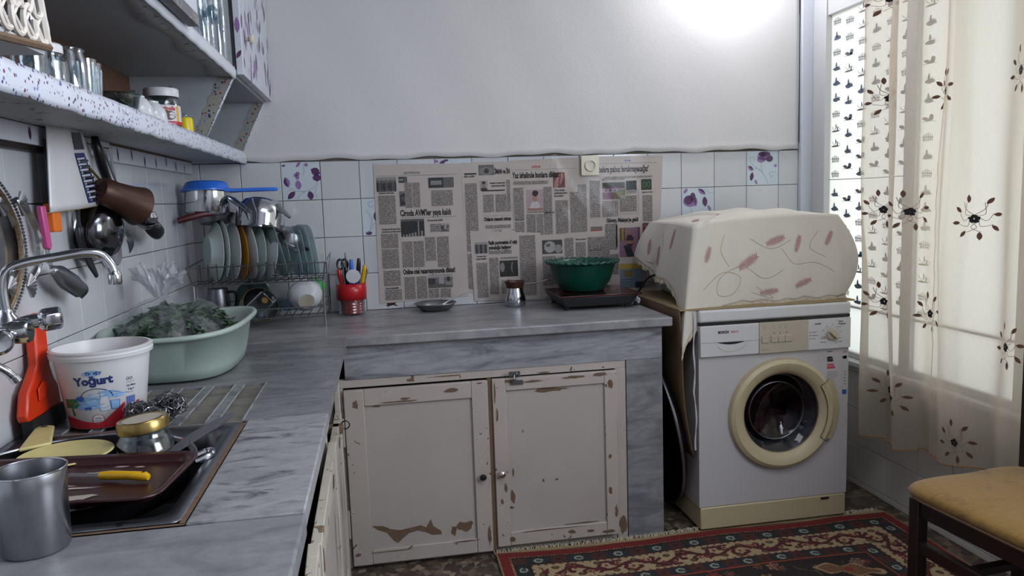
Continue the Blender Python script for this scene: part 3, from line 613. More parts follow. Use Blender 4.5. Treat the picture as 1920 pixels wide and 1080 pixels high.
# base cabinet of the left run, faces the room
lc = thing('base_cabinet', 'battered white side cabinet with a sagging door under the left sink worktop', 'cabinet', (.3, -1.6, 0))
f = MB(); f.box(.545, .566, -.70, -.622, 0, .79); f.box(.545, .566, -3.0, -.70, .66, .80); f.box(.545, .570, -1.16, -1.12, 0, .76); f.box(.545, .566, -3.0, -.7, 0, .03); f.build('face_frame', 'paint_side', lc, bev=.002)
B(.05, .54, -3.0, -.62, .01, .66).build('cabinet_body', 'darkgap', lc)
def sdoor(hy, w_, z0, z1, deg, hx=.568):   # leaf hinged at y=hy, swings out by deg
    xf = Matrix.Translation((hx, hy, 0)) @ Matrix.Rotation(math.radians(deg), 4, 'Z')
    m_ = MB(xf); m_.box(0, .022, -.06, 0, z0, z1).box(0, .022, -w_, -w_ + .06, z0, z1).box(0, .021, -w_ + .06, -.06, z0, z0 + .06).box(0, .021, -w_ + .06, -.06, z1 - .06, z1)
    d = m_.build('door', 'paint_side', lc, bev=.002)
    p = MB(xf); p.box(.006, .014, -w_ + .055, -.055, z0 + .055, z1 - .055); p.build('door_panel', 'paint_panel', d)
    D = D2(['barewood']); patch(D, -.14, z1 - .22, .02, .16); patch(D, -.2, z1 - .04, .06, .03); patch(D, -w_ + .03, z1 - .05, .03, .05)
    D.build('bare_patch', lambda a, b, h: xf @ Vector((.0226 + h, a, b)), d); return d
sdoor(-.735, .40, .03, .60, .5, .566); sdoor(-1.15, .64, .03, .632, .6, .574); sdoor(-1.80, .55, .03, .64, 2.5, .578)
f = MB(); f.box(.566, .584, -.72, -.69, .02, .74); f.build('loose_batten', 'paint_side', lc, bev=.002)
B(.55, .60, -.90, -.86, .575, .60).build('turn_button', 'barewood', lc, bev=.004)
MB().tube([(.602 + .013 * math.cos(a), -.80, .575 + .013 * math.sin(a)) for a in [2 * PI * k / 20 for k in range(20)]], .0022, 6, True).build('ring_pull', 'blackm', lc)

# sink
sk = thing('kitchen_sink', 'stainless steel sink full of dirty dishes set into the marble', 'sink', (.22, -1.86, .68))
mb = MB()
def sr(x, y): return (x, y)
def ringpts(w_, h_, r, z): return [(.225 + a, -1.866 + b, z) for a, b in rrect(w_, h_, r, 5)]
loops = [ringpts(.216, .25, .012, ZC + .0015), ringpts(.214, .248, .012, ZC + .004), ringpts(.193, .225, .03, ZC + .003), ringpts(.186, .218, .045, ZC - .012), ringpts(.176, .208, .05, ZC - .14), ringpts(.15, .18, .05, ZC - .152)]
n = len(loops[0]); vs = [p for l in loops for p in l]; fs = [(i * n + k, i * n + (k + 1) % n, (i + 1) * n + (k + 1) % n, (i + 1) * n + k) for i in range(5) for k in range(n)] + [tuple(5 * n + k for k in range(n))]
mb.P(vs, fs).build('basin', 'steel_dk', sk, ang=60)
MB().lathe([(.03, 0), (.028, .003), (.018, .002), (0, .001)], (.225, -1.866, ZC - .151), 20).build('drain', 'chrome', sk)
MB().lathe([(.006, 0), (.006, .003), (0, .004)], (.36, -2.108, ZC + .002), 10).build('overflow_screw', 'blackm', sk)

# ------------------------------------------------------------------ newspapers taped on the tiled wall
def photo(parent, x0, x1, z0, z1, kind, y):
    nx, ny = max(8, int((x1 - x0) / .0024)), max(8, int((z1 - z0) / .0024)); rs = np.random.RandomState(int(x0 * 1000) + int(z0 * 100))
    def cf(X, Y):
        u = (X - x0) / (x1 - x0); v = (Y - z0) / (z1 - z0); g = np.zeros(X.shape + (3,)); nz = rs.rand(*X.shape) * .12
        def put(m, c): g[m] = c
        put(u > -1, (.42, .40, .41))
        if kind == 'crowd':
            put(v > .75, (.55, .53, .53))
            for k in range(9):
                cx = .06 + k * .11; put(((u - cx) / .06) ** 2 + ((v - .35) / .36) ** 2 < 1, ((.13, .13, .14), (.3, .3, .3), (.2, .19, .2))[k % 3]); put(((u - cx) / .035) ** 2 + ((v - .76 + .05 * (k % 2)) / .1) ** 2 < 1, (.35, .33, .33))
        elif kind == 'chart':
            put(u > -1, (.11, .11, .12)); put(v > .88, (.3, .3, .3))
            for k in range(7): put((abs(u - .1 - .13 * k) < .035) & (v < .12 + .03 * k + (.6 if k == 5 else 0)), (.55, .54, .54))
        elif kind == 'man':
            put(u > -1, (.60, .57, .57)); put(((u - .4) / .4) ** 2 + ((v - .1) / .45) ** 2 < 1, (.27, .27, .29)); put(((u - .4) / .13) ** 2 + ((v - .68) / .24) ** 2 < 1, (.40, .38, .37)); put((u > .6) & (v < .4), (.12, .12, .14))
        elif kind == 'room':
            put(v < .35, (.33, .32, .32)); put(v > .75, (.6, .58, .58)); put((u < .3) & (v > .3) & (v < .7), (.2, .2, .2)); put((abs(u - .55) < .1) & (v > .3) & (v < .9), (.62, .6, .6)); put((u > .7) & (v < .5) & (v > .15), (.5, .49, .48)); put((abs(u - .82) < .06) & (v > .45) & (v < .8), (.18, .18, .18))
        elif kind == 'boy':
            put(u > -1, (.66, .58, .60)); put(((u - .5) / .32) ** 2 + ((v + .02) / .5) ** 2 < 1, (.74, .72, .74)); put((v < .12) & (abs(u - .5) < .42), (.58, .40, .36)); put(((u - .5) / .15) ** 2 + ((v - .62) / .22) ** 2 < 1, (.64, .47, .42)); put((((u - .52) / .18) ** 2 + ((v - .82) / .14) ** 2 < 1), (.16, .11, .12))
        elif kind == 'hands':
            put(u > -1, (.42, .24, .24)); put(((u - .5 - (v - .5) * .5) / .3) ** 2 + ((v - .45) / .5) ** 2 < 1, (.66, .47, .44)); put(abs(u - .45 - v * .2) < .04, (.33, .18, .18))
        elif kind == 'house':
            put(v > .7, (.16, .22, .17)); put((v < .7) & (v > .4), (.62, .58, .62)); put(v <= .4, (.47, .33, .42)); put((v < .55) & (u > .5) & (v < .75 * u), (.40, .40, .22)); put((v > .62) & (v < .74), (.38, .2, .28))
            for k in range(4): put((abs(u - .15 - .2 * k) < .035) & (abs(v - .53) < .07), (.2, .2, .25))
        elif kind == 'team':
            put(u > -1, (.30, .36, .30)); put(v > .7, (.45, .4, .4))
            for k in range(8): put((abs(u - .1 - .115 * k) < .045) & (v > .25) & (v < .7), (.66, .22, .16))
        elif kind == 'player':
            put(u > -1, (.52, .38, .48)); put((u < .3) & (v > .55), (.55, .44, .25)); put((abs((u * 12) % 2 - 1) < .3) & (v > .55) & ((u < .3) | (u > .8)), (.25, .16, .14)); put(((u - .5) / .18) ** 2 + ((v - .55) / .22) ** 2 < 1, (.14, .13, .16)); put(((u - .48) / .08) ** 2 + ((v - .84) / .1) ** 2 < 1, (.56, .38, .32)); put((abs(u - .45 + (v - .2) * .4) < .17) & (v < .38), (.12, .12, .18)); put((abs(v - .5) < .05) & (abs(u - .52) < .2), (.58, .4, .34))
        elif kind == 'green':
            put(u > -1, (.12, .17, .13))
            for cx in (.3, .7): put(((u - cx) / .2) ** 2 + ((v - .5) / .3) ** 2 < 1, (.26, .36, .26)); put(((u - cx) / .12) ** 2 + ((v - .5) / .2) ** 2 < 1, (.13, .2, .14))
        elif kind == 'pair':
            put(u > -1, (.45, .2, .2)); put(abs(u - .3) < .16, (.15, .14, .2)); put(abs(u - .7) < .16, (.4, .4, .3)); put(((u - .3) / .1) ** 2 + ((v - .75) / .15) ** 2 < 1, (.6, .42, .36)); put(((u - .7) / .1) ** 2 + ((v - .72) / .15) ** 2 < 1, (.58, .4, .35))
        elif kind == 'masks':
            put(u > -1, (.22, .22, .23)); put(((u - .38) / .28) ** 2 + ((v - .5) / .42) ** 2 < 1, (.62, .61, .6)); put(((u - .3) / .1) ** 2 + ((v - .62) / .12) ** 2 < 1, (.3, .3, .3)); put(((u - .8) / .2) ** 2 + ((v - .35) / .3) ** 2 < 1, (.55, .54, .54))
        elif kind == 'faces':
            put(u > -1, (.10, .10, .11)); put(((u - .15) / .12) ** 2 + ((v - .6) / .3) ** 2 < 1, (.5, .49, .48)); put(((u - .72) / .1) ** 2 + ((v - .55) / .35) ** 2 < 1, (.45, .44, .43)); put(((u - .82) / .12) ** 2 + ((v - .5) / .5) ** 2 < 1, (.1, .1, .11))
        elif kind == 'columns':
            put(u > -1, (.4, .39, .4)); put((abs((u * 6) % 2 - 1) < .45) & (v < .8), (.18, .18, .2)); put(v > .8, (.55, .53, .53))
        elif kind == 'ad':
            put(u > -1, (.43, .50, .56)); put(v > .78, (.66, .58, .25)); put((abs(u - .35) < .16) & (abs(v - .58) < .12), (.5, .42, .2)); put((u > .62) & (v < .25), (.12, .13, .2)); put((abs((v * 20) % 2 - 1) < .4) & (v < .4) & (u < .5), (.33, .38, .42))
        elif kind == 'dark': put(u > -1, (.16, .16, .18)); put((v > .3) & (v < .7) & (abs(u - .3) < .22), (.5, .5, .5)); put((u > .6), (.33, .34, .33))
        elif kind == 'book': put(u > -1, (.42, .40, .40)); put((u > .08) & (u < .9) & (v < .93 - .2 * (1 - u)) & (v > .08), (.15, .15, .17)); put((abs(u - .5) < .2) & (abs(v - .5) < .15), (.3, .3, .32))
        elif kind == 'eye': put(u > -1, (.36, .36, .36)); put(((u - .5) / .45) ** 2 + ((v - .4) / .4) ** 2 < 1, (.48, .47, .46)); put(((u - .5) / .16) ** 2 + ((v - .4) / .25) ** 2 < 1, (.2, .2, .2))
        elif kind == 'hat': put(u > -1, (.63, .58, .58)); put(((u - .5) / .42) ** 2 + ((v - .0) / .35) ** 2 < 1, (.16, .16, .17)); put(((u - .5) / .22) ** 2 + ((v - .5) / .28) ** 2 < 1, (.5, .48, .46)); put((abs(u - .5) < .25) & (v > .66) & (v < .95), (.12, .12, .13))
        return np.clip(g + nz[..., None] - .06, 0, 1)
    paint('printed_photo', x0, x1, z0, z1, nx, ny, cf, lambda a, b, h: (a, y - .0005, b), 'photo', parent)
def sheet(name_label, corners, y, curl=.003, group='newspaper pages taped to the wall', tint=None):
    (ax, az), (bx, bz), (cx, cz_), (dx, dz) = corners  # TL TR BR BL
    t = thing('newspaper_page', name_label, 'newspaper', ((ax + bx) / 2, y, dz), group)
    mb = MB(); ph = random.random() * 6
    mb.grid(lambda u, v: (lerp(lerp(ax, bx, u), lerp(dx, cx, u), v), y + .0002, lerp(lerp(az, bz, u), lerp(dz, cz_, u), v)), 24, 36)
    mb.build('paper', 'paper' if not tint else tint, t, smooth=False); return t
def cols(t, rects, y):
    D = D2(['cols'])
    for a, b, c, d in rects: D.rect(a, b, c, d)
    D.build('printed_columns', on_y(y - .0006), t)
def head(t, items, y, extra=None):
    D = D2(['ink', 'redp', 'bluep', 'greyp'])
    for it in items:
        s_, x, z, size, sx = it[:5]; D.text(s_, x, z, size, it[5] if len(it) > 5 else 0, .0011 if size > .015 else .0003, sx)
    if extra: extra(D)
    D.build('headline_text', on_y(y - .0008), t)
LG = 'newspaper page taped to the tiled wall, '
yA, yB_, yC, yD, yE = -.0095, -.008, -.0086, -.0100, -.0118
a = sheet('newspaper finance page, first one after the red cutlery holder, headlined Ciroda', [(.732, 1.440), (1.092, 1.434), (1.105, .868), (.728, .858)], yA)
cols(a, [(.745, .815, 1.19, 1.31), (.748, .818, 1.005, 1.085), (.750, .820, .93, .995), (.752, .822, .870, .915), (.855, .885, 1.255, 1.36), (.888, .918, 1.255, 1.36), (.965, 1.055, 1.26, 1.325), (.955, 1.0, 1.150, 1.185), (.832, .876, 1.005, 1.115), (.880, .924, 1.005, 1.115), (.930, .974, 1.03, 1.13), (.980, 1.030, 1.0, 1.13), (.835, .880, .870, .965), (.886, .93, .870, .965), (.935, .98, .870, .91), (.985, 1.03, .870, .91), (.748, .818, 1.09, 1.15)], yA)
head(a, [('Ciroda AVM’ler yaya kaldı', .832, 1.222, .036, .56), ('Online otel rezervasyonunda dikkat!', .832, .977, .030, .50), ('EKO/FİNANS', .855, 1.396, .013, .9, 3), ('Türkiye’de ilk kez, firma', .752, 1.166, .010, .8), ('güvenlenen uygulama yatırımı', .752, 1.156, .009, .8), ('E-ticaret’te hızlı!', .945, 1.196, .012, .8), ('Geri ödenebilir', .755, .918, .010, .9), ('İstanbul bu filmi seçti', .748, 1.317, .009, .8)], yA, lambda D: D.rect(.742, 1.075, 1.389, 1.3905, 3).rect(.832, 1.07, 1.213, 1.2145, 3))
for r, k in (((.740, .822, 1.325, 1.385), 'crowd'), ((.832, .868, 1.36, 1.385), 'dark'), ((.832, .868, 1.262, 1.325), 'book'), ((.955, 1.062, 1.335, 1.378), 'dark'), ((.832, .930, 1.135, 1.208), 'chart'), ((1.0, 1.035, 1.150, 1.185), 'room'), ((.752, .812, 1.096, 1.140), 'man'), ((.935, 1.040, .912, .970), 'room')): photo(a, *r, k, yA)
b = sheet('newspaper religion page headlined IMAN, between the finance page and the health page', [(1.096, 1.437), (1.312, 1.437), (1.30, .88), (1.10, .88)], yB_)
cols(b, [(1.108, 1.160, 1.06, 1.35), (1.108, 1.160, .90, 1.05), (1.185, 1.230, 1.225, 1.30), (1.238, 1.285, 1.225, 1.30), (1.19, 1.30, 1.155, 1.17), (1.185, 1.22, 1.02, 1.145), (1.288, 1.303, 1.225, 1.36)], yB_)
head(b, [('İMAN ve İN', 1.238, 1.387, .028, .44), ('Onların manevi mirası', 1.185, 1.188, .022, .60), ('Anlamak ve anlatış yolu', 1.215, 1.345, .010, .7), ('toplumumuzun iklimi', 1.222, 1.333, .010, .7), ('BİR ÇAĞRI', 1.108, 1.375, .009, 1.0)], yB_, lambda D: D.rect(1.108, 1.16, 1.386, 1.392, 0).rect(1.18, 1.28, 1.314, 1.319, 0).rect(1.18, 1.30, 1.209, 1.210, 3))
photo(b, 1.170, 1.236, 1.382, 1.425, 'eye', yB_); photo(b, 1.172, 1.207, 1.318, 1.358, 'hat', yB_); photo(b, 1.225, 1.26, 1.12, 1.15, 'room', yB_)
c = sheet('newspaper health page with a photo of a boy in a white shirt', [(1.305, 1.440), (1.660, 1.449), (1.645, 1.06), (1.315, 1.06)], yC)
cols(c, [(1.318, 1.47, 1.338, 1.352), (1.316, 1.36, 1.19, 1.325), (1.318, 1.36, 1.10, 1.18), (1.448, 1.485, 1.11, 1.325), (1.370, 1.41, 1.12, 1.21), (1.414, 1.444, 1.11, 1.21)], yC)
D = D2(['pinkp']); cols(c, [(1.373, 1.447, 1.215, 1.222), (1.452, 1.487, 1.07, 1.10), (1.37, 1.444, 1.07, 1.115), (1.60, 1.64, 1.12, 1.33), (1.565, 1.60, 1.12, 1.30)], yC); D.poly([(1.497, 1.31), (1.600, 1.31), (1.60, 1.12), (1.503, 1.12)], 0)
head(c, [('Yaz ishalinde bunlara dikkat', 1.315, 1.366, .034, .535), ('SAĞLIK', 1.40, 1.408, .012, 1.0, 1), ('Orta kulak', 1.495, 1.305, .012, .9), ('enfeksiyonları', 1.495, 1.293, .012, .9), ('durmuyor', 1.495, 1.281, .012, .9), ('tatil uyarısı', 1.32, 1.185, .009, 1), ('Bağışıklık zayıf', 1.452, 1.212, .009, .8)], yC, lambda D: D.rect(1.31, 1.60, 1.400, 1.4012, 3))
cols(c, [(1.50, 1.555, 1.12, 1.265)], yC)
photo(c, 1.373, 1.447, 1.225, 1.315, 'boy', yC); photo(c, 1.492, 1.545, 1.32, 1.385, 'hands', yC)
d = sheet('newspaper sports page with colour photos beneath and beside the wall socket', [(1.640, 1.450), (1.992, 1.446), (1.960, .84), (1.640, .85)], yD)
cols(d, [(1.655, 1.700, 1.185, 1.345), (1.710, 1.762, 1.185, 1.255), (1.820, 1.868, 1.30, 1.34), (1.895, 1.940, 1.16, 1.275), (1.655, 1.70, 1.0, 1.06), (1.72, 1.775, 1.04, 1.155), (1.66, 1.78, .93, 1.02), (1.77, 1.78, 1.05, 1.15), (1.71, 1.815, 1.345, 1.352), (1.72, 1.94, 1.353, 1.36), (1.765, 1.78, 1.185, 1.255), (1.82, 1.868, 1.285, 1.34), (1.895, 1.95, .87, 1.08)], yD)
head(d, [('ırbalara pabuç bırakmayacağız’', 1.685, 1.380, .036, .54), ('Gürsoy, Malatya’ya geldi', 1.728, 1.162, .024, .62), ('SPOR', 1.815, 1.424, .010, 1.2, 2), ('Akyurt’ta 2 bölge', 1.893, 1.285, .010, .7), ('3Z gösteren', 1.655, 1.078, .012, .8), ('her yaşındı', 1.66, 1.065, .012, .8)], yD, lambda D: D.rect(1.66, 1.965, 1.416, 1.4175, 3).line([(1.782, 1.30), (1.876, 1.30), (1.876, 1.195), (1.782, 1.195), (1.782, 1.30)], .002, 3, 0))
cols(d, [(1.79, 1.868, 1.205, 1.275)], yD)
for r, k in (((1.712, 1.815, 1.262, 1.335), 'house'), ((1.890, 1.938, 1.298, 1.345), 'green'), ((1.655, 1.708, 1.095, 1.145), 'team'), ((1.785, 1.882, 1.005, 1.135), 'player'), ((1.893, 1.94, 1.10, 1.152), 'pair'), ((1.785, 1.90, .865, .975), 'ad')): photo(d, *r, k, yD)
e = sheet('newspaper page headlined Fatih portresinin, loose lower sheet behind the small coffee pot', [(1.122, 1.150), (1.430, 1.128), (1.42, .842), (1.130, .846)], yE)
cols(e, [(1.145, 1.192, .86, 1.01), (1.20, 1.24, .87, 1.03), (1.20, 1.30, 1.045, 1.06), (1.25, 1.30, .87, .93), (1.335, 1.405, .86, 1.12), (1.25, 1.325, 1.022, 1.03)], yE)
head(e, [('Fatih portresinin dönüş', 1.200, 1.087, .021, .62), ('yolculuğu başlıyor', 1.200, 1.066, .021, .62), ('Turgutev’den', 1.145, 1.035, .010, .8), ('ulusal mefahir', 1.145, 1.024, .010, .8)], yE)
photo(e, 1.140, 1.195, 1.05, 1.098, 'columns', yE); photo(e, 1.245, 1.325, .945, 1.015, 'faces', yE)
g = sheet('newspaper page behind the green bowl, with a photo of two masked faces', [(1.425, 1.118), (1.775, 1.128), (1.760, .845), (1.425, .845)], yE + .0009)
cols(g, [(1.435, 1.495, .90, 1.025), (1.535, 1.575, 1.0, 1.10), (1.585, 1.63, .95, 1.08), (1.64, 1.74, .90, 1.10), (1.50, 1.53, .9, 1.02)], yE + .0009)
photo(g, 1.435, 1.525, 1.035, 1.095, 'masks', yE + .0009)
head(g, [('Basın İlanı Kuralı', 1.645, 1.04, .010, .8), ('Duyuru metinleri', 1.585, 1.09, .010, .7)], yE + .0009)
def filmfn(u, v):
    x = lerp(.70, 1.985, u); z = lerp(.845, 1.462, v) + .006 * math.sin(u * 40)
    return (x, -.0150 - .0009 * math.sin(x * 31 + z * 9) * math.sin(z * 23 + x * 4) - .0004 * math.sin(x * 60 + 40 * z), z)
o = MB().grid(filmfn, 120, 60).build('plastic_film', 'film', loc=(1.34, -.015, .845)); tag(o, 'clear plastic film taped over the newspaper pages', 'plastic film')
t = thing('wall_socket', 'cream wall socket on the tiles above the newspapers', 'socket', (1.655, -.018, 1.36))
MB().prism(rrect(.040, .043, .006, 4), lambda a_, b_, h: (1.655 + a_, -.016 - h, 1.410 + b_), .010).build('plate', 'outlet', t, bev=.002)
MB().lathe([(.0245, 0), (.026, .004), (.024, .008), (.020, .008), (.0195, -.006), (0, -.006)], (1.655, -.0265, 1.410), 28, axis_m((0, -1, 0))).build('socket_ring', 'outlet', t)
p = MB()
for sx_ in (-.0095, .0095): p.lathe([(.003, 0), (.003, .001), (0, .001)], (1.655 + sx_, -.0207, 1.410), 10, axis_m((0, -1, 0)))
p.build('pin_holes', 'darkgap', t, kind='stuff')

# ------------------------------------------------------------------ washing machine
wm = thing('washing_machine', 'white front-loading washing machine with a round cream door ring', 'washing machine', (2.176, -.38, 0))
MX0, MX1, MY = 1.872, 2.478, -.655
mb = MB(); cx_, cz_ = 2.2005, .4405; fy = MY + .003; hw = []
def rectpt(q):
    c, s_ = math.cos(q), math.sin(q); k = min(((MX1 if c > 0 else MX0) - cx_) / c if abs(c) > 1e-6 else 9, ((.795 if s_ > 0 else .10) - cz_) / s_ if abs(s_) > 1e-6 else 9); return (cx_ + k * c, cz_ + k * s_)
qs = sorted([2 * PI * k / 64 for k in range(64)] + [math.atan2(b_ - cz_, a_ - cx_) % (2 * PI) for a_ in (MX0, MX1) for b_ in (.10, .795)]); n = len(qs)
vs = [(cx_ + .205 * math.cos(q), fy, cz_ + .205 * math.sin(q)) for q in qs] + [(rectpt(q)[0], fy, rectpt(q)[1]) for q in qs] + [(rectpt(q)[0], -.06, rectpt(q)[1]) for q in qs]
mb.P(vs, [(l + k, l + (k + 1) % n, l + n + (k + 1) % n, l + n + k) for l in (0, n) for k in range(n)] + [tuple(2 * n + k for k in range(n))]); mb.build('body', 'enamel', wm)
B(MX0 - .002, MX1 + .002, MY - .006, -.06, .803, .85).build('top_lid', 'enamel_l', wm, bev=.008)
B(MX0 + .004, MX1 - .004, MY + .0, -.08, .012, .098).build('plinth', 'cream_pl', wm, bev=.005)
B(2.368, 2.402, MY - .003, MY, .083, .090).build('plinth_latch', 'black', wm)
B(MX0, MX1, MY - .002, -.1, .793, .804).build('seam', 'black', wm)
B(MX0 + .001, 2.104, MY - .010, MY + .01, .676, .792).build('detergent_drawer', 'enamel_l', wm, bev=.003)
B(2.105, 2.302, MY - .010, MY + .01, .676, .792).build('control_panel', 'cream_pan', wm, bev=.0015)
B(2.302, MX1 - .001, MY - .010, MY + .01, .676, .792).build('programme_panel', 'enamel_l', wm, bev=.0015)
F = MY - .0102
D = D2(['black', 'greyp', 'offwhite', 'cream_pl', 'redp', 'ink'])
D.poly([(1.935 + .118 * k / 12, .7295 - (.010 * math.sin(PI * k / 12)) - .0) for k in range(13)][::-1] + [(1.935, .7302)], 0, 1)
D.line([(1.872, .7302), (2.112, .7285)], .0012, 1, 0); D.line([(2.19, .7285), (2.235, .7285)], .0012, 1, 0)
for k in range(1): D.line([(1.935, .727), (1.95, .705), (1.993, .692), (2.04, .705), (2.053, .727)], .0016, 3)
D.text('BOSCH', 1.942, .762, .0135, 0, .0007, .95); D.text('MAXX', 1.992, .762, .0125, 4, 0, .85)
D.text('WFC 1663', 2.113, .686, .0075, 1, 0, .9)
for k, x in enumerate((2.164, 2.188, 2.213)): D.disc(x, .7505, .0022, .0022, 0)
for k, x in enumerate((2.126, 2.160, 2.186, 2.210)):
    if k == 0: D.line([(x + .004 * math.cos(q), .774 + .004 * math.sin(q)) for q in [2 * PI * i / 10 for i in range(11)]], .001, 1, 0)
    elif k == 1: D.line([(x - .004, .777), (x, .772), (x + .004, .777)], .0014, 1, 0)
    else: D.rect(x - .004, x + .004, .776, .7775, 1).rect(x - .004, x + .004, .768, .7695, 1)
D.text('Sıcaklık', 2.328, .772, .0085, 5, .0002); D.text('Devir', 2.425, .776, .0085, 5, .0002); D.text('Program', 2.425, .767, .0085, 5, .0002)
for k, (s_) in enumerate(('Yıkama', 'Durulama', 'Sıkma')): D.disc(2.309, .744 - .0125 * k, .002, .002, 0); D.text(s_, 2.316, .742 - .0125 * k, .0065, 5)
for k in range(17):
    q = math.radians(-60 + k * 18); r = .031; x, z = 2.399 + r * math.cos(q), .731 + r * math.sin(q); D.line([(x - .003 * math.cos(q), z - .003 * math.sin(q)), (x, z)], .001, 5, 0)
    if k % 2 == 0: D.text(('60', '40', '90', 'Pamuk')[(k // 2) % 4], 2.399 + .038 * math.cos(q) - .005, .729 + .038 * math.sin(q), .006, 5)
D.text('Sentetik', 2.352, .716, .007, 5); D.text('Yünlü', 2.425, .700, .007, 5); D.text('Narin', 2.352, .701, .007, 5)
D.build('panel_print', on_y(F), wm)
for x0, x1 in ((2.114, 2.141), (2.151, 2.178), (2.179, 2.206), (2.207, 2.236)): B(x0, x1, F - .004, F + .002, .716, .741).build('button', 'cream_pan', wm, bev=.0015)
k_ = MB().lathe([(.0235, 0), (.0225, .006), (.017, .009), (0, .009)], (2.399, F, .731), 28, axis_m((0, -1, 0))).build('dial', 'cream_pan', wm)
xf = Matrix.Translation((2.399, F - .009, .731)) @ Matrix.Rotation(math.radians(42), 4, 'Y'); MB(xf).box(-.021, .021, -.010, .001, -.0055, .0055).build('dial_grip', 'cream_pl', k_, bev=.003)
dc = Vector((2.2005, MY, .4405)); am = axis_m((0, -1, 0))
dr = MB().lathe([(.150, -.004), (.154, .006), (.170, .022), (.196, .027), (.209, .018), (.213, .002), (.213, -.002)], dc, 72, am, cap=False).build('door_ring', 'cream_pl', wm)
gl = MB().lathe([(.1525, .004), (.140, -.005), (.118, -.030), (.105, -.05), (.0, -.062)], dc, 56, am, cap=False).build('door_glass', 'doorglass', dr, ang=80)
MB().lathe([(.152, -.010), (.140, -.020), (.132, -.05), (.136, -.09)], dc, 48, am, cap=False).build('rubber_gasket', mat('grey_rubber', '4a4c55', .5), wm, ang=80)
mb = MB(); mb.lathe([(.138, -.09), (.20, -.10), (.22, -.12), (.22, -.36), (0, -.38)], dc, 48, am, cap=False).build('drum', 'drum', wm, ang=80)
MB().tube([dc + Vector((.112 * math.cos(q), -.0, .112 * math.sin(q))) + Vector((0, .035, 0)) for q in [2 * PI * k / 40 for k in range(40)]], .0018, 6, True).build('inner_rim', 'steel_dk', wm)
# laundry inside the drum
def blob(mb, c, r, seed, sq=(1, 1, 1)):
    rs = random.Random(seed); ph = [rs.uniform(0, 6) for _ in range(6)]
    def f(u, v):
        a = 2 * PI * u; b_ = PI * (v * .98 + .01); k = 1 + .22 * math.sin(3 * a + ph[0] + 2 * b_) + .15 * math.sin(5 * a + ph[1]) * math.sin(4 * b_ + ph[2])
        return (c[0] + r * k * sq[0] * math.sin(b_) * math.cos(a), c[1] + r * k * sq[1] * math.sin(b_) * math.sin(a), c[2] + r * k * sq[2] * math.cos(b_))
    mb.grid(f, 24, 14, cu=True)
lb = MB(); blob(lb, (2.15, -.48, .49), .085, 1); blob(lb, (2.22, -.52, .355), .06, 2, (1.4, 1, .8)); blob(lb, (2.10, -.5, .42), .05, 3)
o = lb.build('laundry', 'laundry', loc=(2.15, -.5, .33)); tag(o, 'dark maroon laundry behind the round glass of the washing machine', 'laundry')
hp = [(.215 * math.cos(q), .215 * math.sin(q)) for q in [math.radians(x) for x in range(-34, 35, 4)]]; hp2 = [(.238 * math.cos(q * .93), .228 * math.sin(q * .93)) for q in [math.radians(x) for x in range(34, -35, -4)]]
inner = [(.176 * math.cos(math.radians(x)), .176 * math.sin(math.radians(x))) for x in range(-34, 35, 4)]
MB().prism(inner + hp2, lambda a_, b_, h: (dc.x + a_, MY - .0272 - h + max(0, math.hypot(a_, b_) - .198) * .62, dc.z + b_), .0018).build('door_handle', 'cream_pl', dr, bev=.0015)
D = D2(['black']); D.line(inner, .0022, 0, 0); D.line([inner[0], hp[0]], .002, 0, 0); D.line([inner[-1], hp[-1]], .002, 0, 0); D.build('handle_gap', lambda a_, b_, h: (dc.x + a_ - .0012, MY - .0282 - h, dc.z + b_), dr)
# stickers
D = D2(['whitep', 'tealp', 'redp', 'pinkp', 'bluep', 'greyp', 'ink'])
D.rect(2.386, 2.474, .488, .668, 0)
D.text('Enerji', 2.390, .660, .0085, 6, .0002); D.rect(2.458, 2.470, .662, .6635, 5).rect(2.456, 2.471, .655, .658, 2).line([(2.453, .66), (2.453, .50)], .0006, 5, 0)
for k, (c_, ln) in enumerate(((1, .022), (1, .024), (1, .026), (0, 0), (3, .028), (3, .032), (2, .034))):
    if ln: D.rect(2.389, 2.389 + ln, .637 - k * .0068, .6425 - k * .0068, c_)
D.poly([(2.452, .636), (2.458, .642), (2.471, .642), (2.471, .630), (2.458, .630)], 1); D.text('A', 2.461, .632, .010, 0)
for k in range(16): D.rect(2.389, 2.389 + random.uniform(.02, .05), .583 - k * .0052, .5845 - k * .0052, 5)
for k in range(5): D.rect(2.460, 2.468, .578 - k * .012, .582 - k * .012, 5)
D.rect(2.454, 2.472, .492, .510, 4); D.build('energy_sticker', on_y(MY + .0035), wm)
D = D2(['cream_pan', 'greyp']); D.disc(2.366, .640, .0165, .018, 0, 20); D.poly([(2.355, .628), (2.352, .602), (2.360, .610), (2.364, .626)], 0); D.poly([(2.368, .626), (2.372, .610), (2.380, .603), (2.377, .628)], 0)
D.line([(2.366 + .012 * math.cos(q), .640 + .013 * math.sin(q)) for q in [2 * PI * i / 16 for i in range(17)]], .0008, 1, 0); D.build('rosette_sticker', on_y(MY + .0035), wm)
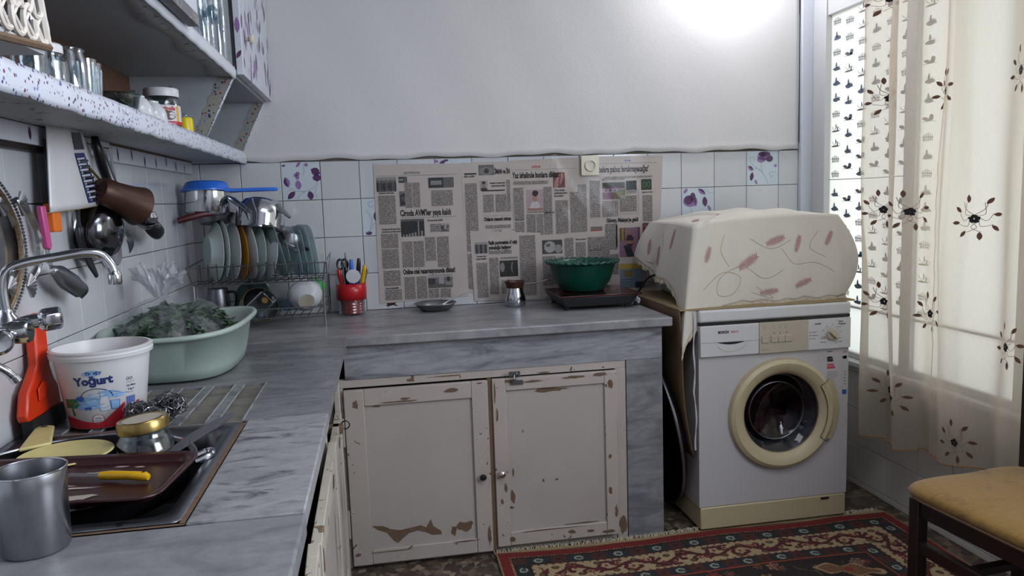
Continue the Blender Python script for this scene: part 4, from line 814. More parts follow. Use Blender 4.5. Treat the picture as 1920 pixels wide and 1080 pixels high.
# cardboard under the lace cover and down the machine's side
o = thing('cardboard_sheet', 'tan cardboard sheet lying on the washing machine and hanging down its side', 'cardboard', (2.15, -.35, .851))
B(1.80, 2.50, -.652, -.05, .8515, .857).build('top_sheet', 'board', o)
mb = MB(); mb.grid(lambda u, v: (1.800 + .052 * v - .012 * math.sin(v * 3) + .004 * math.sin(u * 9 + v * 7), lerp(-.648, -.08, u), .856 - .56 * v), 14, 16); mb.build('side_flap', 'board_dk', o, solid=.005)
mb = MB(); mb.tube([(1.853 + .012 * math.sin(k * 1.3) * .25 + (.012 if k > 8 else 0) * .4, -.655, .845 - k * .037) for k in range(15)], [.0018 + .0022 * abs(math.sin(k * 2.1)) for k in range(15)], 6); mb.build('torn_edge', 'offwhite', o)

# covered box on the machine, under a draped cloth
o = MB().box(1.925, 2.445, -.55, -.13, .858, 1.165).build('appliance_box', 'offwhite', loc=(2.165, -.34, .858), bev=.015); tag(o, 'boxy appliance hidden beneath the feather print tablecloth', 'appliance')
def cloth_fn(u, v):
    # u runs round the outline from the back-left corner over left, front and right; v from the top centre out and down
    x0, x1, yf, yb = 1.905, 2.462, -.575, -.11; L = [yb - yf, x1 - x0, yb - yf, x1 - x0]; tot = sum(L); s = u * tot
    cs = [(x0, yb), (x0, yf), (x1, yf), (x1, yb)]; i = 0; s0 = s
    while i < 3 and s > L[i]: s -= L[i]; i += 1
    a = Vector(cs[i]); b = Vector(cs[(i + 1) % 4]); f = min(1, s / L[i]); p = a.lerp(b, f)
    nrm = Vector(((-1, 0), (0, -1), (1, 0), (0, 1))[i]); R = .07
    dc_ = min(f, 1 - f) * L[i]; rn = 1.0
    if dc_ < R:  # rounded corner direction
        nb = (i - 1) % 4 if f < .5 else (i + 1) % 4; n2 = Vector(((-1, 0), (0, -1), (1, 0), (0, 1))[nb]); wgt = .5 * (1 - dc_ / R); nrm = (nrm * (1 - wgt) + n2 * wgt).normalized()
    c0 = Vector(((x0 + x1) / 2, (yf + yb) / 2)); topz = 1.196 + .006 * math.sin(9 * p.x) - .012 * (p.x - x0 < .03)
    if v < .4:
        t = v / .4; q = c0.lerp(p - nrm * .018, t); z = topz - .020 * max(0, t - .75) * 4 * .6 + .005 * math.sin(q.x * 16 + 1) * math.sin(q.y * 14) + .004 * math.sin(q.x * 31)
        return (q.x, q.y, z)
    t = (v - .4) / .6; ang = u * tot
    if i == 0: bot = lerp(1.035, .965, f) - .05 * math.sin(f * PI)
    elif i == 1: bot = .866 - .004 * math.sin(f * 40)
    elif i == 2: bot = .87
    else: bot = .90
    tip = 0
    if i == 0 and f > .66: tip = (f - .66) / .34
    if i == 1 and f < .19: tip = 1 - f / .19
    bot = lerp(bot, .690, tip ** 1.25)
    d = .012 + .020 * math.sin(t * 2.2)
    if i == 0: d += .055 * t ** 1.1 * (1 - f * .35) + .010 * math.sin(f * 14) * t
    if i == 1: d += .010 * math.sin(p.x * 34 + 2 * t) * t + .020 * t * math.exp(-((f - .5) / .4) ** 2)
    if i == 2: d += .055 * math.sin(t * 2.9) + .014 * math.sin(f * 18) * t
    if tip: d = lerp(d, .030, tip)
    z = lerp(topz - .016, bot, t); q = p + nrm * d
    if tip: # the long corner gathers into a cone
        g = tip * t; tgt = Vector((1.792, -.678)); q = q.lerp(tgt, min(1, g * 1.05) ** .8 * .90)
    return (q.x, q.y, z)
tc = thing('tablecloth', 'cream tablecloth with pink feather print draped over the box on the washing machine', 'tablecloth', (2.165, -.34, .86))
clo = MB().grid(cloth_fn, 168, 60).build('cloth', 'tablecloth', tc, solid=.0015, ang=180)
# lace edging along the hem
lm = MB()
for k in range(0, 132):
    u = k / 168.; a_ = Vector(cloth_fn(u, 1)); b_ = Vector(cloth_fn(u + 1 / 168., 1)); n_ = Vector((0, 0, -1)); o1 = .018 + .006 * math.sin(k * 1.7)
    mid = (a_ + b_) / 2; outw = Vector((mid.x - 2.165, mid.y + .34, 0)).normalized() * .004
    lm.P([a_, b_, b_ + n_ * o1 + outw * (k % 2), a_ + n_ * o1 + outw * ((k + 1) % 2)], [(0, 1, 2, 3)])
lm.build('lace_edging', 'lace', tc, solid=.002, smooth=False, kind='stuff')
D = D2(['feather', 'swirl'])
def feather(x, z, L, deg, wid=.62):
    a = math.radians(deg); L *= 1.15
    for k in range(9):
        t = k / 8 - .5; D.leaf(x + t * L * .8 * math.cos(a) - .0 * math.sin(a), z + t * L * .8 * math.sin(a), L * wid * (1 - abs(t) * .9), L * .065, deg + 48, 0); D.leaf(x + t * L * .8 * math.cos(a), z + t * L * .8 * math.sin(a), L * wid * (1 - abs(t) * .9), L * .065, deg - 48, 0)
for f_ in ((2.085, 1.015, .085, 30), (2.29, 1.075, .06, 70), (2.31, .925, .065, 20), (2.165, .90, .06, 10), (2.42, 1.09, .055, 60), (1.925, 1.05, .055, 70), (2.20, 1.09, .07, 20), (2.26, 1.02, .0, 0)):
    if f_[2]: feather(*f_)
for L_ in ([(1.90, .92), (1.98, .98), (2.05, .96), (2.02, .90), (1.96, .90), (1.97, .96), (2.06, 1.0), (2.15, .95), (2.22, .98)], [(2.0, 1.12), (1.98, 1.06), (2.01, 1.0)], [(2.22, 1.06), (2.27, 1.0), (2.36, 1.0), (2.44, .96)], [(2.10, 1.10), (2.18, 1.06), (2.26, 1.09)], [(2.10, .90), (2.18, .875), (2.12, .92)], [(2.38, 1.12), (2.34, 1.06), (2.40, 1.02)]): D.line(L_, .0028, 1, 6)
D.build('feather_print', cast(clo, 'y', -1.2), tc)
D = D2(['feather', 'swirl']); feather(-.42, 1.10, .07, 80); feather(-.33, 1.03, .08, 60); feather(-.22, 1.06, .06, 70); D.line([(-.30, 1.12), (-.36, 1.06), (-.30, 1.0), (-.22, 1.0)], .003, 1, 6)
D.build('feather_print', cast(clo, 'x', 1.2), tc)
D = D2(['feather', 'swirl']); feather(2.31, -.40, .08, 20, .35); feather(2.10, -.3, .08, -30); feather(2.40, -.2, .07, 10); feather(1.95, -.45, .07, 60); D.line([(2.0, -.5), (2.1, -.4), (2.25, -.5), (2.35, -.3)], .003, 1, 6)
D.build('feather_print', cast(clo, 'z', 1.5), tc)

# round tray leaning in the gap between the counter and the machine
xf = Matrix.Translation((1.819, -.298, .362)) @ Matrix.Rotation(math.radians(-9.5), 4, 'Y') @ axis_m((-1, 0, 0)).to_4x4()
t = thing('round_tray', 'large round dark metal tray on edge between the counter and the washing machine', 'tray', (1.85, -.33, 0))
MB(xf).lathe([(0, 0), (.330, 0), (.348, .018), (.351, .018), (.335, -.004), (0, -.004)], (0, 0, 0), 72).build('dish', 'blackm', t)
MB(xf).tube([(.354 * math.cos(q), .354 * math.sin(q), .019) for q in [2 * PI * k / 80 for k in range(80)]], .0058, 8, True).build('rim', 'steel', t)

# ------------------------------------------------------------------ sheer curtain
def cur_x(y, z):
    q = -.50 - y
    a = .036 if q < .42 else .024
    x = 2.603 + a * math.sin(q * 2 * PI / (.115 + .10 * min(1, q / .6)) + .5 * math.sin(z * 1.3)) + .008 * math.sin(q * 55 + z * 2) * (1 if q < .5 else .3)
    x += .012 * math.sin(q * 6 + z * 2.2) + .004 * math.sin(z * 7 + q * 20)
    return x
def hem_z(y): q = -.50 - y; return .285 + .115 * q + .006 * math.sin(q * 21) + (0 if q < .16 else -.012) + (0 if q < .35 else .010)
ct = thing('curtain', 'sheer cream curtain with embroidered brown leaf wreaths and black flowers across the window', 'curtain', (2.6, -1.4, .3))
def yl(q, v): return -.52 - q * 1.75 - .07 * (v) * (1 - q) + .012 * math.sin(v * 9) * (1 - q)
cm = MB().grid(lambda u, v: (lambda y, z: (cur_x(y, z), y, z))(yl(u, v), lerp(hem_z(yl(u, 0)), 2.42, v)), 260, 70)
cu = cm.build('sheer_panel', 'sheer', ct, ang=180)
MB().tube([(cur_x(y, hem_z(y)) - .001, y, hem_z(y)) for y in [-.525 - k * .009 for k in range(190)]], .0022, 5).build('hem_thread', 'hem', ct)
B(2.55, 2.68, -2.4, -.45, 2.42, 2.45).build('curtain_rail', 'white_pl', ct)
def wreath(y, z, sc=1.0, top=True):
    D = D2(['brown_leaf', 'stemthread', 'blackthread']); R_ = .046 * sc
    for k in range(8):
        q = PI / 2 + (k + .5) * PI / 4; rr = R_ * (1.2 if k in (0, 7) else 1.0); tx, tz = y + rr * math.cos(q), z + rr * math.sin(q)
        D.line([(y + .012 * math.cos(q), z + .012 * math.sin(q)), (y + R_ * .62 * math.cos(q + .62 * (1 if k < 4 else -1)), z + R_ * .62 * math.sin(q + .62 * (1 if k < 4 else -1))), (tx, tz)], .0016, 1, 3)
        D.leaf(y + (rr + .010) * math.cos(q + .15), z + (rr + .010) * math.sin(q + .15), .027 * sc, .0125 * sc, math.degrees(q) + 20, 0)
    for s_ in (-1, 1): D.line([(y, z + .012), (y + s_ * .022, z + .030), (y + s_ * .030, z + .052)], .0018, 1, 3)
    for q in (0.3, 1.6, 2.9, 4.3, 5.4): D.disc(y + .008 * math.cos(q), z + .008 * math.sin(q), .0075 * sc, .0065 * sc, 2, 8, .25)
    D.build('embroidered_wreath', lambda a, b, h: (cur_x(a, b) - .0022 - h, a, b), ct)
for y, z in ((-.945, 1.585), (-.82, 1.185), (-1.115, 1.165), (-.90, .830), (-1.26, .780), (-1.255, 1.60), (-.65, 1.19), (-.645, .84), (-.66, 1.60), (-.66, 1.955), (-.85, 1.965), (-1.12, 1.99), (-.675, .50), (-.775, .50), (-1.09, .43), (-1.42, 1.18), (-1.56, 1.60), (-1.58, .80), (-1.5, .40)): wreath(y, z)

# ------------------------------------------------------------------ rug
rg = thing('rug', 'red oriental rug with a cream scroll border, on the floor before the washing machine', 'rug', (1.85, -1.6, 0))
RX0, RX1, RY0, RY1 = 1.092, 2.640, -.662, -2.3
def rugc(X, Y):
    dl, dr_, db = X - RX0, RX1 - X, RY0 - Y; d = np.minimum(np.minimum(dl, dr_), db); rs = np.random.RandomState(5)
    s = np.where(db <= np.minimum(dl, dr_), X, Y) ; g = np.zeros(X.shape + (3,))
    def put(m, c): g[m] = c
    red, navy, cream, mar = (.42, .07, .06), (.11, .12, .14), (.62, .55, .42), (.29, .06, .08)
    put(d > -1, red); put(d < .006, (.50, .40, .28)); 
    bead = (d > .040) & (d < .048); put(bead, (.30, .08, .08)); put(bead & ((s / .012) % 1 < .5), (.60, .48, .36))
    def guard(a, b, per, dark=False):
        m = (d >= a) & (d < b); put(m, navy); mid = (a + b) / 2; p = (s / per) % 1; ds = (p - .5) * per; dd = d - mid
        put(m & (np.abs(p - .0) < .18) | m & (p > .82), (.27, .11, .09)); put(m & (((p < .06) | (p > .94)) & (np.abs(dd) < .006)), (.08, .05, .05))
        r = np.hypot(ds, dd * 1.1); put(m & (np.abs(r - .013) < .0042) & ~((ds > 0) & (dd > 0) & (dd < .006)), (.55, .58, .54)); put(m & (r < .004), (.35, .35, .32))
        put((np.abs(d - a) < .003), (.06, .05, .06)); put((np.abs(d - b) < .003), (.06, .05, .06))
    # cream scroll band
    a, b = .104, .224; m = (d >= a) & (d < b); put(m, cream); mid = (a + b) / 2; per = .20; p = (s / per) % 1; ds = (p - .5) * per; dd = d - mid; sg = np.where((np.floor(s / per) % 2) == 0, 1, -1); dd2 = dd * sg
    wave = mid + .022 * np.sin(2 * PI * s / per); put(m & (np.abs(d - wave) < .008), mar)
    for (cx, cy, R_, w_) in ((-.045, .012, .026, .008), (.045, -.012, .026, .008), (0, .022, .017, .007), (-.09, -.02, .018, .007), (.09, .02, .018, .007)):
        r = np.hypot(ds - cx, dd2 - cy); th = np.arctan2(dd2 - cy, ds - cx); put(m & (np.abs(r - R_ + .003 * np.sin(5 * th)) < w_) & (np.abs(th - cx * 20) > .7), mar); put(m & (r < .007), (.45, .14, .12))
    for (cx, cy) in ((-.02, -.028), (.06, .03), (-.07, .035), (.03, -.038)):
        r = np.hypot((ds - cx) * .8, dd2 - cy); put(m & (r < .011), (.20, .15, .10)); put(m & (r < .006), (.42, .28, .16))
    tri = m & ((d < a + .012) | (d > b - .012)) & ((s / .026) % 1 < .4); put(tri, (.45, .20, .16))
    guard(.050, .104, .145); guard(.224, .276, .125)
    put((d >= .276) & (d < .284), (.50, .20, .13)); f = d >= .284; put(f, (.10, .05, .06))
    # field flowers
    for k in range(150):
        cx, cy = rs.uniform(RX0 + .29, RX1 - .29), rs.uniform(RY1, RY0 - .29); R_ = rs.uniform(.012, .024); near = f & (np.abs(X - cx) < .05) & (np.abs(Y - cy) < .05)
        r = np.hypot(X - cx, Y - cy); th = np.arctan2(Y - cy, X - cx); pet = R_ * (1 + .25 * np.cos(6 * th + k)); c_ = ((.52, .40, .33), (.42, .13, .10), (.46, .34, .2), (.38, .24, .2))[k % 4]
        put(near & (r < pet), c_); put(near & (np.abs(r - pet * .55) < .002), (.2, .08, .08)); put(near & (r < R_ * .25), (.5, .15, .1))
    for k in range(70):
        cx, cy, q = rs.uniform(RX0 + .29, RX1 - .29), rs.uniform(RY1, RY0 - .29), rs.uniform(0, 6); u_ = (X - cx) * np.cos(q) + (Y - cy) * np.sin(q); v_ = -(X - cx) * np.sin(q) + (Y - cy) * np.cos(q)
        put(f & (np.abs(v_ - .006 * np.sin(u_ * 60)) < .0022) & (np.abs(u_) < .05), (.30, .24, .14))
    for cx, cy, q in ((2.23, -1.045, -.35), (2.30, -1.20, -1.2)):
        u_ = (X - cx) * np.cos(q) + (Y - cy) * np.sin(q); v_ = -(X - cx) * np.sin(q) + (Y - cy) * np.cos(q); e_ = (u_ / .115) ** 2 + (v_ / (.034 + .012 * np.sin(u_ * 70))) ** 2
        put(f & (e_ < 1), (.40, .27, .17)); put(f & (np.abs(e_ - .85) < .14), (.58, .48, .36)); put(f & (np.hypot(u_, v_) < .014), (.45, .15, .1))
    md = f & ((np.abs(X - 1.55) / .42) ** 1.3 + (np.abs(Y + 1.62) / .66) ** 1.3 < 1); put(md, (.45, .12, .06)); put(md & (rs.rand(*X.shape) < .02), (.1, .06, .06))
    for k in range(12): put(md & (np.hypot(X - rs.uniform(1.2, 1.95), Y - rs.uniform(-1.7, -1.0)) < .008), (.55, .45, .35))
    return np.clip(g + (rs.rand(*X.shape) * .07 - .035)[..., None], 0, 1)
def rugz(a, b, h):
    return (a, b + .006 * math.sin(a * 7), .007 + .003 * math.sin(a * 9 + b * 3) * math.sin(b * 7) + .004 * max(0, math.sin(a * 14 - 1)) * math.exp(-((b + .68) / .04) ** 2))
paint('pile', RX0, RX1, RY1, RY0, 420, 400, rugc, rugz, 'rug', rg)
mb = MB(); mb.grid(lambda u, v: (lerp(RX0, RX1, u), lerp(RY0 + .001, RY0 + .020, v) + .006 * math.sin(lerp(RX0, RX1, u) * 7), .006), 120, 2); mb.build('woven_end', 'board', rg)
mb = MB(); random.seed(9)
for k in range(420):
    x = lerp(RX0, RX1 - .02, k / 420) + random.uniform(-.004, .004); y = RY0 + .02 + .006 * math.sin(x * 7); a1 = random.uniform(-.9, .9); L_ = random.uniform(.012, .030)
    if y + L_ > -.640 and x < 1.75: L_ = min(L_, .018)
    mb.tube([(x, y, .004), (x + a1 * L_ * .5, y + L_ * .5, .010 + random.uniform(0, .006)), (x + a1 * L_ * 1.4, y + L_ * .9, .003)], .0016, 4)
mb.build('fringe', 'lace', rg, kind='stuff')

# ------------------------------------------------------------------ chair, front corner turned to the camera
xa = Matrix.Translation((2.124, -1.445, 0)) @ Matrix.Rotation(math.radians(5), 4, 'Z')     # local: x along the far edge, -y towards the camera
ch = thing('dining_chair', 'dark wooden chair with a mustard plush seat on the rug', 'chair', (2.33, -1.65, 0))
def chp(n, m, *a, bev=.003):
    mb = MB(xa); mb.box(*a); return mb.build(n, m, ch, bev=bev)
SW, SD = .40, .41
for x, y in ((0.004, -.038), (SW - .034, -.038), (.004, -SD), (SW - .034, -SD)): chp('leg', 'wood_dk', x, x + .034, y, y + .034, 0.008, .432)
chp('apron', 'wood_dk', .01, .032, -SD + .02, -.02, .385, .432); chp('apron', 'wood_dk', .02, SW - .02, -.032, -.010, .385, .432); chp('apron', 'wood_dk', SW - .03, SW - .008, -SD + .02, -.02, .385, .432); chp('apron', 'wood_dk', .02, SW - .02, -SD + .005, -SD + .027, .385, .432)
chp('stretcher', 'wood_dk', .008, .028, -SD + .02, -.02, .285, .318); chp('stretcher', 'wood_dk', SW - .028, SW - .008, -SD + .02, -.02, .285, .318); chp('stretcher', 'wood_dk', .02, SW - .02, -.20, -.175, .290, .312)
def seat(u, v):
    a = 2 * PI * u; k = 9; rr = lambda t: (abs(math.cos(t)) ** k + abs(math.sin(t)) ** k) ** (-1 / k); sc = rr(a)
    cx, cy = SW / 2, -SD / 2
    if v < .5: q = v / .5; R_ = sc * (1 - .0 * q) * lerp(1.0, 1.07, math.sin(q * PI / 2)); z = lerp(.434, .455, q)
    else: q = (v - .5) / .5; R_ = sc * 1.07 * math.cos(q * PI / 2) ** .55 if q < 1 else 0; z = .455 + .034 * math.sin(q * PI / 2) ** .8 + .002 * math.sin(a * 7) * (1 - q)
    return (cx + R_ * SW / 2 * math.cos(a), cy + R_ * SD / 2 * math.sin(a), z)
mb = MB(xa); mb.grid(seat, 64, 24, cu=True); st = mb.build('seat', 'cloth_chair', ch, ang=180)
mb = MB(xa); pts = [seat(k / 72, .12) for k in range(72)]; mb.tube([(x, y, .441) for x, y, z in pts], .0055, 6, True); mb.build('piping', mat('beige_piping', '8a6c52', .8), st)
for x in (.004, SW - .034):
    pass
mb = MB(xa); mb.box(SW - .03, SW + .0, -SD, -SD + .03, .43, .95).box(SW - .03, SW + .0, -.04, -.01, .43, .95); 
chp('back_post', 'wood_dk', SW - .03, SW, -SD, -SD + .03, .43, .95); chp('back_post', 'wood_dk', SW - .03, SW, -.04, -.01, .43, .95); chp('backrest', 'wood_dk', SW - .026, SW - .006, -SD + .03, -.04, .78, .93)

# ------------------------------------------------------------------ wall cabinet on the left wall
wc = thing('wall_cabinet', 'wall cabinet and open shelf covered in flowered contact paper on the left wall', 'cabinet', (.17, -1.1, 1.45))
YE = -2.75
B(.005, .228, YE, -.006, 1.468, 1.490).build('bottom_shelf', 'flaky', wc, bev=.002)
mb = MB(); mb.grid(lambda u, v: (.229 + .0035 * math.sin(v * PI) + .001 * math.sin(u * 190) * math.sin(u * 31), lerp(YE, -.012, u), lerp(1.452, 1.499, v) + .0014 * math.sin(u * 110) * (1 - v)), 200, 6)
mb.build('shelf_edge_paper', 'speckle', wc, solid=.006)
mb = MB(); mb.grid(lambda u, v: (lerp(.172, .229, v) + .008 * math.sin(u * 43) * math.sin(u * 17) * (1 - v), lerp(YE, -.3, u), 1.4665 - .001 * v), 180, 3); mb.build('paper_underlap', 'flaky', wc, solid=.001)
B(.005, .318, YE, -.006, 1.690, 1.712).build('cabinet_floor', 'cab_in', wc, bev=.002)
mb = MB(); mb.grid(lambda u, v: (.319 + .003 * math.sin(v * PI), lerp(YE, -.662, u), lerp(1.682, 1.718, v) + .0010 * math.sin(u * 120)), 150, 5); mb.build('cabinet_edge_paper', 'cab_white', wc, solid=.006)
mb = MB(); mb.grid(lambda u, v: (lerp(.262 + .012 * math.sin(u * 37), .318, v), lerp(YE, -.67, u), 1.6885 - .001 * v), 180, 3); mb.build('paper_underlap', 'flaky', wc, solid=.001)
B(.005, .010, YE, -.006, 1.49, 1.690).build('back_board', 'brown_panel', wc); B(.005, .010, YE, -.006, 1.712, 2.45).build('back_board', 'cab_in', wc)
def side(y, th, mt='cab_in'):
    poly = [(.010, 1.490), (.212, 1.490), (.312, 1.690), (.010, 1.690)]
    return MB().prism(poly, lambda a, b, h: (a, y - h, b), th).build('side_panel', mt, wc)
for y, th in ((-.006, .018), (-.650, .018), (-2.10, .018)):
    side(y, th); yy = y - th
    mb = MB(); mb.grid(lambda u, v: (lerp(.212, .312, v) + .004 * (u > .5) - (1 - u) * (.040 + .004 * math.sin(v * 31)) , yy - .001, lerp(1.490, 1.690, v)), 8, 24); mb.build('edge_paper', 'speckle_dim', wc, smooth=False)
    mb = MB(); mb.P([(.214, y + .001, 1.488), (.214, yy - .002, 1.488), (.316, yy - .002, 1.690), (.316, y + .001, 1.690)], [(0, 1, 2, 3)]); mb.build('edge_strip', 'speckle', wc, solid=.002)
    B(.010, .316, yy, y, 1.712, 2.45).build('side_panel', 'cab_in', wc)
B(.02, .165, -.60, -.59, 1.495, 1.60).build('white_card', 'lid_white', wc)
# the two doors with purple leaves
def leafdoor(y0, y1, z0, x, name_seed, mt='candy'):
    d = B(x, x + .022, y0, y1, z0, 2.45).build('door', mt, wc, bev=.002); random.seed(name_seed); D = D2(['lilac', 'purple', 'stemgrey'])
    for k in range(60):
        y, z = random.uniform(y0 + .02, y1 - .02), random.uniform(z0 + .02, z0 + .5); L_ = random.uniform(.03, .075)
        D.leaf(y, z, L_, L_ * .42, random.choice((80, 95, 100, 70)), 0 if random.random() < .7 else 1)
    for k in range(80): D.leaf(random.uniform(y0, y1), random.uniform(z0, z0 + .5), .03, .003, random.uniform(60, 120), 2)
    D.build('leaf_print', on_x(x + .0222), d); return d
kd = leafdoor(-.655, -.012, 1.697, .325, 4); B(.010, .325, -.655, -.012, 1.697, 1.712).build('cabinet_floor', 'flaky', wc)
MB().lathe([(.006, 0), (.007, .010), (.014, .015), (.015, .022), (.010, .027), (0, .028)], (.347, -.575, 1.822), 20, axis_m((1, 0, 0))).build('knob', 'outlet', kd)
D = D2(['lilac', 'purple']); D.leaf(.337, 1.85, .05, .016, 90, 0); D.leaf(.336, 1.76, .03, .012, 60, 1); D.leaf(.335, 1.95, .05, .018, 90, 0); D.build('leaf_print', lambda a, b, h: (a, -.6562 - h, b), kd)
B(.314, .324, -.664, -.654, 1.712, 2.45).build('black_edge', 'black', wc)
gd = leafdoor(-1.95, -1.30, 1.725, .332, 8); B(.331, .355, -1.95, -1.30, 1.700, 1.726).build('bare_edge', 'paint_dark', gd)
MB().lathe([(.010, 0), (.008, .008), (.020, .016), (.024, .026), (.016, .034), (0, .036)], (.350, -1.235, 1.745), 8, axis_m((1, .3, 0))).build('knob', 'glass_b', gd)
# strip with leaves below the shelf and the piece that turns the corner
B(.008, .026, -2.6, -.005, 1.462, 1.468).build('rail_shadow_gap', 'barewood', wc)
rl = thing('hook_rail', 'wooden rail with purple leaf paper under the shelf, carrying the kitchen tools', 'rail', (.017, -1.0, 1.41))
r1 = B(.0085, .022, -.96, -.005, 1.418, 1.467).build('board', 'cab_white', rl, bev=.002); B(.0085, .030, -2.6, -.965, 1.425, 1.467).build('board', 'cab_white', rl, bev=.002); B(.0085, .024, -2.6, -1.36, 1.412, 1.424).build('dark_strip', 'wood_dk', rl)
D = D2(['purple', 'redp', 'navy']); random.seed(2)
for k in range(7): D.leaf(-.88 + k * .125, 1.440 + .008 * math.sin(k * 2), .04, .013, 95 + 10 * (k % 2), (0, 0, 2)[k % 3])
D.leaf(-1.45, 1.448, .03, .014, 90, 0); D.build('leaf_print', on_x(.0222), rl)
D = D2(['purple']); D.leaf(-1.45, 1.448, .03, .014, 90, 0); D.leaf(-1.1, 1.45, .03, .014, 80, 0); D.build('leaf_print', on_x(.0302), rl)
MB().tube([(.034, -1.22, 1.452), (.036, -1.0, 1.448), (.033, -.965, 1.452)], .0015, 6).build('hook_wire', 'blackm', rl)
cr = B(.022, .228, -.024, -.0075, 1.459, 1.468).build('corner_board', 'candy', rl)
B(.022, .220, -.022, -.0145, 1.462, 1.505).build('corner_board', 'candy', wc)
D = D2(['ink', 'redp']); D.line([(.10, 1.463), (.15, 1.461), (.19, 1.466), (.203, 1.478)], .0025, 0, 6); D.line([(.15, 1.461), (.17, 1.475), (.158, 1.485), (.148, 1.478), (.156, 1.473)], .002, 0, 6); D.poly([(.196, 1.485), (.203, 1.478), (.212, 1.487), (.212, 1.50), (.204, 1.494), (.196, 1.50)], 1, 1)
D.build('scroll_print', on_y(-.0225), wc)
# lace basket at the near end
lb_ = thing('lace_basket', 'white openwork plastic basket with scrolls on the near end of the wall cabinet', 'basket', (.30, -2.3, 1.49))
mb = MB(); random.seed(12)
def lp(y, z): return (.345, y, z)
for i in range(7):
    for j in range(6):
        y, z = -2.165 - i * .030 - .008 * j, 1.505 + j * .030; R_ = .017; q0 = random.uniform(0, 6); n_ = 12
        mb.tube([lp(y + R_ * math.cos(q0 + 4.8 * k / n_), z + R_ * 1.15 * math.sin(q0 + 4.8 * k / n_)) for k in range(n_ + 1)], .0036, 6)
        mb.tube([lp(y + .01 * math.sin(q0), z - .018), lp(y - .012, z), lp(y + .006, z + .02)], .0032, 6)
mb.build('scroll_front', 'lacewhite', lb_)
MB().tube([lp(-2.150, 1.49), lp(-2.165, 1.56), lp(-2.155, 1.62), lp(-2.17, 1.7)], .005, 6).build('side_rib', 'lacewhite', lb_)
MB().tube([lp(-2.145, 1.485), lp(-2.30, 1.470), lp(-2.5, 1.465)], .005, 6).build('lower_rib', 'barewood', lb_); B(.16, .343, -2.6, -2.155, 1.474, 1.484).build('bottom', 'flaky', lb_); B(.15, .16, -2.6, -2.155, 1.474, 1.70).build('back', 'speckle', lb_)

# ------------------------------------------------------------------ glassware and jars on the shelf
def jar_prof(r, h, t=.002, neck=.75, nh=.18):
    return [(0, 0), (r * .92, 0), (r, h * .04), (r, h * (1 - nh - .1)), (r * neck, h * (1 - nh * .6)), (r * neck, h), (r * neck - t, h), (r * neck - t, h * (1 - nh * .6)), (r - t, h * (1 - nh - .12)), (r - t, h * .07), (0, h * .05)]
def glassjar(name, label, cat, x, y, z, r, h, m='glass', neck=.8, group=None, lid=None, lidm='lid_white', prof=None, seg=28):
    t = thing(name, label, cat, (x, y, z), group); MB().lathe(prof or jar_prof(r, h, neck=neck), (x, y, z), seg).build('glass_body', m, t)
    MB().tube([(x + r * neck * math.cos(q), y + r * neck * math.sin(q), z + h - .002) for q in [2 * PI * k / 28 for k in range(28)]], .0022, 6, True).build('rim', m, t)
    if lid: MB().lathe([(r * neck + .003, h - .002), (r * neck + .003, h + lid - .003), (r * neck, h + lid), (0, h + lid)], (x, y, z), 28).build('lid', lidm, t, bev=.0)
    return t
ZS = 1.4905
def tumbler(r, h, ribs=10):
    return [(0, 0), (r * .8, 0), (r * .85, h * .05), (r, h), (r - .002, h), (r * .83, h * .08), (0, h * .07)]
t = glassjar('glass_mug', 'clear glass mug with a loop handle beside the lace basket', 'mug', .200, -1.845, ZS, .030, .105, prof=tumbler(.030, .105))
MB().tube(smooth([(.205, -1.872, ZS + .082), (.222, -1.892, ZS + .080), (.232, -1.900, ZS + .056), (.222, -1.892, ZS + .034), (.205, -1.872, ZS + .028)], 6), .0045, 8).build('handle', 'glass_b', t)
glassjar('glass_jar', 'lidded glass jar, next to the glass mug on the open shelf', 'jar', .198, -1.765, ZS, .030, .062, lid=.014, neck=.72)
glassjar('glass_tumbler', 'tall clear glass with a thick rim, between the lidded jar and the ribbed glass', 'glass', .198, -1.685, ZS, .034, .083, neck=.88)
for k, (x, y, h, lbl) in enumerate(((.205, -1.622, .076, 'ribbed clear glass in front, at the end of the row of glasses on the shelf'), (.185, -1.535, .084, 'ribbed clear glass standing behind, nearest the brown back board'))):
    t = thing('ribbed_glass', lbl, 'glass', (x, y, ZS), 'ribbed glasses on the open shelf'); MB().lathe(tumbler(.0235, h), (x, y, ZS), 24).build('glass_body', 'glass', t)
    mb = MB()
    for q in range(14): a_ = 2 * PI * q / 14; mb.tube([(x + .0195 * math.cos(a_), y + .0195 * math.sin(a_), ZS + .01), (x + .0232 * math.cos(a_), y + .0232 * math.sin(a_), ZS + h * .85)], .0013, 5)
    mb.build('ribs', 'glass', t, kind='stuff')
glassjar('glass_jar', 'small empty glass jar with a bluish body at the near end of the shelf', 'jar', .10, -1.86, ZS, .035, .085, lid=.016, neck=.7)
t = glassjar('glass_bowl', 'low dark glass sugar bowl beyond the row of glasses', 'bowl', .165, -1.335, ZS, .056, .052, 'glass_g', neck=.98, prof=[(0, 0), (.03, 0), (.050, .02), (.056, .052), (.054, .052), (.047, .022), (0, .006)])
t = glassjar('teapot', 'dark glass pot with a knobbed lid and red band, behind the white cups', 'pot', .140, -1.09, ZS, .060, .060, 'glass_g', neck=.9, lid=None, prof=[(0, 0), (.05, 0), (.062, .03), (.055, .06), (.053, .06), (.058, .03), (0, .006)])
MB().lathe([(.056, .060), (.054, .068), (.03, .082), (.008, .086), (.010, .096), (0, .098)], (.140, -1.09, ZS), 28).build('lid', 'glass_g', t); MB().lathe([(.0565, .050), (.0575, .058), (.0565, .061)], (.140, -1.09, ZS), 28).build('red_band', 'red', t)
